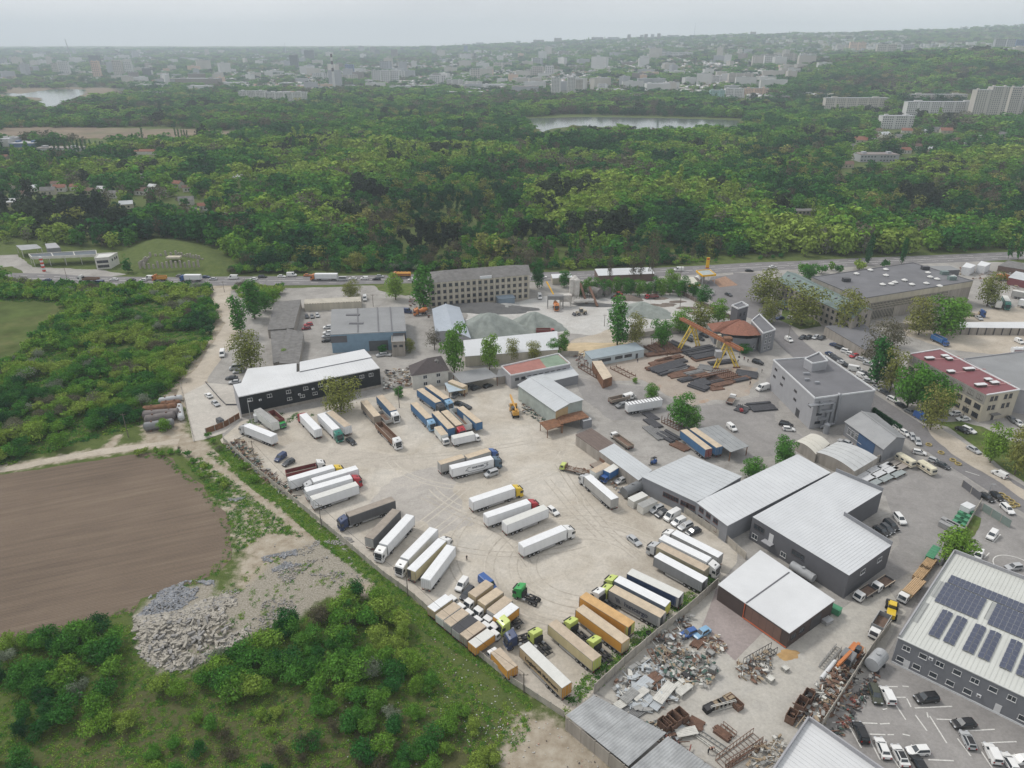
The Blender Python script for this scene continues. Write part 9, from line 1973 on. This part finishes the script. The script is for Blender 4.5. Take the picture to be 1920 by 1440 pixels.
for i,(x,yb,yt)in enumerate(((105,290,266),(113,291,264),(125,288,264),(134,290,268),(141,286,263),(148,286,264),(156,285,262),(164,285,263),(172,284,262), (184,287,265),(191,287,266),(196,287,265),(70,300,280),(50,262,248),(60,268,250),(253,280,252),(268,262,240),(330,258,241),(336,260,242),(342,260,243),(347, 260, 244),(352,260,245),(462,290,250),(525,276,248),(532,276,250),(555,300,256),(562,296,262),(670,290,262),(700,290,262),(730,300,262),(735,300,266),(742,296, 262), (765,292,258),(778,300,275),(845,310,276),(880,312,278),(887,312,275),(905,315,280),(910,312,275),(745,320,290),(1140,352,320),(1432,360,330),(1465,345, 300), (1890,485,430),(1908,488,430),(1625,498,440),(1690,495,445),(1195,195,180),(1400,203,180),(1428,202,178))):
 c=PT(x,yb);dep=c.y*_cp-(c.z-H)*_sp;h=(yb-yt)*dep/F;plant('poplar_tree',c.x,c.y,h,h*.85,.12+(i%5)*.05,'dark columnar poplar rising above the distant woods', 'tree','columnar poplars in the woods')
 # -- woods, bushes and weeds
def area_pts(n,x0,x1,y0,y1):return rng.uniform(x0,x1,n),rng.uniform(y0,y1,n)
def thin(x,y,h,cell):
 """keep one point per cell, jittered grid like planting"""
 key=np.round(x/cell).astype(np.int64)*100003+np.round(y/cell).astype(np.int64)
 _,i=np.unique(key,return_index=True);return i
PROT=[LAKE1,LAKE2,px((-100,237),(180,243),(300,246),(455,250),(330,254),(230,256),(90,251),(-100,246)),px((1640,258),(1668,248),(1668,254),(1600,272))]
PBOX=[(x-w*.5,y-11,x+w*.5,y+1)for x,y,w in VILL]+[(250,282,297,291),(1484,390,1544,412),(1374,350,1401,366),(1608,283,1688,302),(1648,218,1714,240),(1692, 190, 1840,214),(1544,184,1666,199),(1816,172,1916,214),(60,268,160,279),(0,262,66,276),(449,172,578,186),(1030,150,1094,176),(1330,168,1442,182)]
# --- far wood, beyond the road
def forest():
 Xs,Ys,Hs,Ws,Ks,Ts=[],[],[],[],[],[]
 rings=[(375,620,6.4),(620,1000,7.4),(1000,1500,8.8),(1500,2300,10.5),(2300,3600,15),(3600,7800,30)]
 clear=[wHILL,Pn(px((-300,455),(60,455),(230,470),(235,520),(-300,520))),Pn(px((965,222),(1060,214),(1400,222),(1400,240),(1300,244),(1000,250)))]+[Pn(px((0, 240),(300,238),(460,248),(440,262),(250,262),(0,258))),Pn(px((40,166),(240,166),(235,185),(60,200),(-60,190)))]+[Pn(px((1040,455),(1052,455),(1062,512),(1045, 512))),Pn(px((1290,488),(1480,478),(1500,468),(1512,470),(1500,500),(1290,520)))]+[Pn(px((230,290),(300,288),(300,298),(230,298))),Pn(px((100,273),(210,268), (210,290),(90,290)))]
 for y0,y1,sp in rings:
  hw=0.80*y1+60;n=int(2*hw*(y1-y0)/(sp*sp)*1.9)
  x,y=area_pts(n,-hw,hw,y0,y1);k=np.abs(x)<.80*y+60;x,y=x[k],y[k]
  i=thin(x,y,None,sp);x,y=x[i],y[i]
  m=wood_mask(x,y)
  for c in clear:m&=~inpoly(x,y,c)
  m&=~inpoly(x,y,wIND)
  z=hN(x,y);pxx,pyy=W2P(x,y,z)
  ok=np.ones(len(x),bool)
  for q in(1.0,.6):
   tx,ty=W2P(x,y,z+11*q)
   for pr in PROT:ok&=~inpoly(tx,ty,pr)
   for(ax,ay,bx_,by_)in PBOX:ok&=~((tx>ax)&(tx<bx_)&(ty>ay)&(ty<by_))
  m&=ok
  town=((pyy<172)&(pxx<1000)&(y>1750))|((pyy<182)&(pxx>=960)&(pxx<1560)&(y>1700)&~((pxx>1420)&(pyy<175)&(pyy>118)&(pxx>1600-(pyy-118)*3)))|((pyy<104)&(pxx>1560))|((pxx>1540)&(pyy>196)&(pyy<232))
  woodhill=(pxx>1440)&(pyy<178)&(pyy>102+(1700-np.minimum(pxx,1700))*.08)
  dens=np.where(town&~woodhill,.28,1.0)
  belt=fbm(x,y,500,31);dens=np.where(town&~woodhill&(belt>.56),.95,dens)
  vill=((pyy>330)&(pyy<395)&(pxx<480))|((pyy>236)&(pyy<312)&(pxx>1560)&(pxx<1880))
  dens=np.where(vill,.5,dens)
  m&=rng.random(len(x))<dens;m&=fbm(x,y,45,12)>.22
  x,y=x[m],y[m];z=z[m];pxx,pyy=pxx[m],pyy[m];town=town[m]
  f1,f2,f3=fbm(x,y,130,41),fbm(x,y,60,52),fbm(x,y,210,63)
  h=np.clip(9.5+(f1-.5)*16+rng.normal(0,2.8,len(x)),4.5,18.5)*(sp/6.2)**.35
  h=np.where(town,h*.8,h)
  w=h*rng.uniform(.95,1.45,len(x))*np.clip(sp/6.5,1,2.4)
  kd=np.full(len(x),0);u=rng.random(len(x))
  dark=(f2>.70)&(u<.6)
  for(cx,cy,rx,ry)in((800,452,55,24),(1130,440,62,18),(1000,450,40,16),(1735,378,45,22),(95,405,110,32),(190,432,60,22),(700,370,40,8)):
   dark|=(((pxx-cx)/rx)**2+((pyy-cy)/ry)**2<1)&(u<.93)
  kd[dark]=3
  bare=(~dark)&((f3>.56)&(u<.42)|(u<.07));kd[bare]=4
  wil=(~dark)&(~bare)&(f1<.42)&(u>.84);kd[wil]=2
  pop=(~dark)&(~bare)&(fbm(x,y,90,77)>.68)&(u>.8);kd[pop]=1;h=np.where(pop,h*1.55,h);w=np.where(pop,h*1.0,w)
  h=np.where(kd==3,h*1.15,h)
  t=np.clip(.5+(f2-.5)*2.4+(f1-.5)*1.2+rng.normal(0,.17,len(x)),0,1)
  t=np.where(y>1000,t*.8,t)
  Xs.append(x);Ys.append(y);Hs.append(h);Ws.append(w);Ks.append(kd);Ts.append(t)
 return tuple(map(np.concatenate,(Xs,Ys,Hs,Ws,Ks,Ts)))
fx,fy,fh,fw,fk,ft=forest()
KN=['broadleaf_tree','poplar_tree','willow_tree','pine_tree','bare_tree','shrub','grey_shrub','silver_shrub']
# --- near bushes
def bushes():
 regs=[(px((0,525),(130,522),(400,532),(412,560),(395,640),(345,700),(335,720),(270,775),(262,800),(190,805),(120,840),(0,872),(-160,880),(-160,700),(0, 690), (50,655),(90,612),(120,590),(118,566),(0,562),(-160,562),(-160,525)),3.3,(2.4,6.0),.93),(px((-60,1225),(60,1190),(200,1168),(225,1195),(250,1265),(210,1330), (160,1420),(150,1530),(-160,1530)),3.4,(2.6,5.6),.88),(px((250,1290),(370,1262),(460,1205),(560,1170),(650,1120),(672,1104),(705,1120),(760,1180),(800,1225), (790,1260),(700,1290),(560,1290),(450,1310),(380,1300),(300,1320)),3.3,(2.6,5.6),.90),(px((560,1290),(700,1290),(800,1260),(860,1310),(930,1390),(930,1500), (600, 1500),(560,1400)),3.9,(2.2,5.0),.8),(px((160,1330),(300,1300),(560,1300),(620,1500),(120,1500)),4.1,(1.2,4.0),.62),(px((280,828),(350,836),(392,870),(432, 918), (420,935),(385,910),(352,870),(322,856),(240,852),(238,846)),2.4,(1.0,2.2),.7),(px((430,520),(540,515),(700,511),(1000,508),(1290,499),(1290,489),(1000, 496), (700,500),(430,508)),3.6,(3.0,6.5),.85),(px((1490,512),(1520,500),(1700,491),(1745,494),(1712,497),(1600,508),(1530,518)),4.2,(3.5,7),.8),(px((1760,488), (1920, 480),(1920,488),(1800,494)),4.2,(3.5,7),.7),(px((1290,497),(1480,487),(1480,480),(1290,488)),3.5,(1.5,3),.8),(px((436,531),(535,529),(530,548),(500,566), (470, 580),(445,560)),3.6,(2.5,5.0),.75),(px((388,815),(415,835),(470,890),(520,930),(500,925),(440,880),(400,850)),3.0,(1.2,2.6),.6),]
 out=[]
 for poly,sp,(h0,h1),cov in regs:
  w=Pn(poly);x0,y0=w.min(0);x1,y1=w.max(0);n=int((x1-x0)*(y1-y0)/sp**2*1.8)
  x,y=area_pts(n,x0,x1,y0,y1);i=thin(x,y,None,sp);x,y=x[i],y[i]
  m=inpoly(x,y,w)&(rng.random(len(x))<cov)&(fbm(x,y,22,14)>.34)&wood_mask(x,y)&(pdist(x,y,wSTONY)>2.5)&(pdist(x,y,wDIRT2)>2.5)&~inpoly(x,y,wRUBB)
  x,y=x[m],y[m];h=h0+(h1-h0)*np.clip(fbm(x,y,18,5)*.8+rng.random(len(x))*.5-.15,0,1)
  wd=h*rng.uniform(.9,1.35,len(x));u=rng.random(len(x));kd=np.full(len(x),5);g=fbm(x,y,20,25)
  kd[(g>.63)&(u<.5)]=6;kd[u>.96]=7;kd[(u<.12)&(h>4)]=0
  wd=np.where(kd==0,h,wd)
  t=np.clip(.62+(fbm(x,y,16,81)-.5)*2.0+rng.normal(0,.15,len(x)),0,1)
  out.append((x,y,h,wd,kd,t))
 return tuple(np.concatenate(c)for c in zip(*out))
bx,by,bh,bw,bk,bt=bushes()
X,Y,Hh,Ww,Kk,Tt=(np.concatenate(p)for p in((fx,bx),(fy,by),(fh,bh),(fw,bw),(fk,bk),(ft,bt)))
Z=hN(X,Y);PX,PY=W2P(X,Y,Z+Hh*.5)
inview=(PX>-15)&(PX<1935)&(PY<1455)
size=Hh/np.hypot(X,Y)
isshrub=Kk>=5
single=np.zeros(len(X),bool)
LAB={0:('round leafy green tree','tree'),1:('slender upright green tree','tree'),2:('pale yellow-green spreading tree','tree'),3:('dark blackish-green pine', 'pine tree'),4:('grey-brown tree almost without leaves','tree'),5:('bushy bright green shrub','shrub'),6:('greyish twiggy shrub with few leaves','shrub'), 7:('silvery pale shrub','shrub')}
SPOT=[(lambda x,y:y>1100 and x<330,'in the thicket at the bottom left below the field','thicket below the ploughed field'),(lambda x,y:y>1050,'on the rough ground below the rubble tip','bushes below the rubble tip'),(lambda x,y:x<440 and y>810,'beside the track above the ploughed field','bushes along the field track'),(lambda x,y:x<440 and y>515,'in the scrub between green field and dirt track','scrubland left of the dirt track'),(lambda x,y:x<500,'in the woods behind the left filling station','trees behind the left filling station'),(lambda x,y:x<1050,'along the wood edge behind the road','wood edge across the main road'), (lambda x,y:True,'in the woods beyond the petrol station','woods beyond the petrol station')]
for shr in(False,True):
 for kk in([5,6,7]if shr else[0,1,2,3,4]):
  c=np.where(inview&(Kk==kk))[0];lim={5:260,6:120,7:60,0:250,1:70,2:50,3:60,4:50}[kk]
  c=c[np.argsort(-size[c])][:lim];single[c]=True
SZQ={k:np.quantile(Hh[single&(Kk==k)],(.25,.8))for k in(0,5)}
for i in np.where(single)[0]:
 k=int(Kk[i]);d,cat=LAB[k];pxi,pyi=float(PX[i]),float(PY[i])
 wh,gr=next((a,g)for f,a,g in SPOT if f(pxi,pyi))
 if k in(0,5):
  tt,sz=float(Tt[i]),float(size[i])
  to='dark green' if tt<.38 else 'mid green' if tt<.68 else 'yellow-green';q=('small ','','large ')[int(np.searchsorted(SZQ[k],Hh[i]))]
  d=q+(('round leafy %s tree' if k==0 else 'bushy %s shrub')%to)
 plant(KN[k],float(X[i]),float(Y[i]),float(Hh[i]),float(Ww[i]),float(Tt[i]),d+' '+wh,cat,cat+', '+gr+', '+d)
rest=~single&(PX>-260)&(PX<2180)
lib=[];base={}
for k,n in enumerate(KN):
 base[k]=(len(lib),len(KIND[n]));lib+=[q[3]for q in KIND[n]]
def stuff(name,mask,label):
 idx=np.where(mask)[0]
 if not len(idx):return
 kk=np.array([base[int(k)][0]+(i%base[int(k)][1])for i,k in zip(idx,Kk[idx])])
 gn_scatter(name,np.stack([X[idx],Y[idx],Z[idx]],1),kk,np.stack([Ww[idx],Ww[idx],Hh[idx]],1),rng.random(len(idx))*6.28,Tt[idx],lib,label)
stuff('forest',rest&~isshrub&(Y<1500),'mixed spring woodland stretching from the main road to the lake')
stuff('distant_trees',rest&~isshrub&(Y>=1500),'hazy trees on the hillsides and among the far town')
stuff('undergrowth',rest&isshrub,'low scrub filling the gaps between the bushes')
# --- weeds and grass tufts
def tuft(seed):
 rg=np.random.default_rng(seed);n=34;c=rg.normal(size=(n,3))*np.array([.45,.45,.12]);c[:,2]=np.abs(c[:,2])+.12
 nr=rg.normal(size=(n,3))*.6;nr[:,2]+=.9;nr/=np.linalg.norm(nr,axis=1)[:,None];v,f=leaf_quads(c,nr,.15,rg);return mesh_np('weed',v,f,[leaf_g])
wl_=[tuft(i)for i in range(4)]
def weeds(name,poly,sp,hr,t0,cov=.8,label=None):
 w=Pn(poly);x0,y0=w.min(0);x1,y1=w.max(0);n=int((x1-x0)*(y1-y0)/sp**2)
 x,y=area_pts(n,x0,x1,y0,y1);m=inpoly(x,y,w)&(fbm(x,y,7,44)>1-cov)&(wood_mask(x,y)|(pdist(x,y,wFIELD,True)<2.2))&(pdist(x,y,wSTONY)>1.2)
 x,y=x[m],y[m];s=rng.uniform(*hr,len(x))
 gn_scatter(name,np.stack([x,y,np.zeros(len(x))],1),rng.integers(0,4,len(x)),np.stack([s*1.3,s*1.3,s],1),rng.random(len(x))*6.28,np.clip(t0+rng.normal(0, .2, len(x)),0,1),wl_,label)
weeds('grass_verge',px((405,842),(420,830),(500,895),(582,966),(722,1080),(830,1172),(920,1250),(1000,1320),(990,1335),(900,1250),(800,1190),(700,1095), (560, 985),(440,880)),.5,(.3,.6),.74,.85,'strip of grass outside the long yard wall')
weeds('weeds',px((0,1200),(240,1170),(300,1260),(460,1210),(680,1110),(800,1200),(1000,1360),(900,1500),(-60,1500)),.8,(.25,.7),.72,.7,'rough grass and weeds between the bushes')
weeds('weeds',px((395,845),(440,880),(560,985),(690,1090),(660,1060),(600,1010),(500,1000),(440,1040),(440,1000),(400,930),(350,870)),.7,(.3,.8),.6,.8, 'weeds beside the stony track')
weeds('weeds',px((-60,520),(410,530),(395,640),(330,720),(260,800),(0,875),(-60,880)),1.5,(.6,1.4),.5,.75,'grass growing through the scrubland')
weeds('weeds',px((455,785),(600,765),(612,772),(520,800),(470,800)),.9,(.3,.8),.4,.5,'weeds along the foot of the black building')
weeds('weeds',px((1060,1340),(1115,1290),(1230,1185),(1345,1090),(1330,1080),(1215,1165),(1100,1270),(1050,1325)),.7,(.4,1.0),.6,.72,'green weeds along the scrapyard wall')
weeds('weeds',px((232,470),(262,452),(320,448),(380,456),(420,474),(448,496),(455,516),(250,514),(228,500)),1.3,(.4,.8),.72,.6,'grass on the round mound')
weeds('weeds',px((300,1180),(430,1090),(470,1060),(600,1000),(690,1090),(560,1170),(420,1240),(300,1262)),1.9,(.3,.8),.7,.5,'weeds growing through the rubble tip')
weeds('weeds',px((235,858),(300,850),(345,882),(400,935),(440,1015),(428,1052),(400,1085),(260,1128),(245,1155),(150,1180),(0,1216),(0,1200),(150,1168), (240, 1140),(395,1070),(425,1000),(385,935),(300,860)),.8,(.25,.6),.6,.7,'ragged weedy margin of the ploughed field')
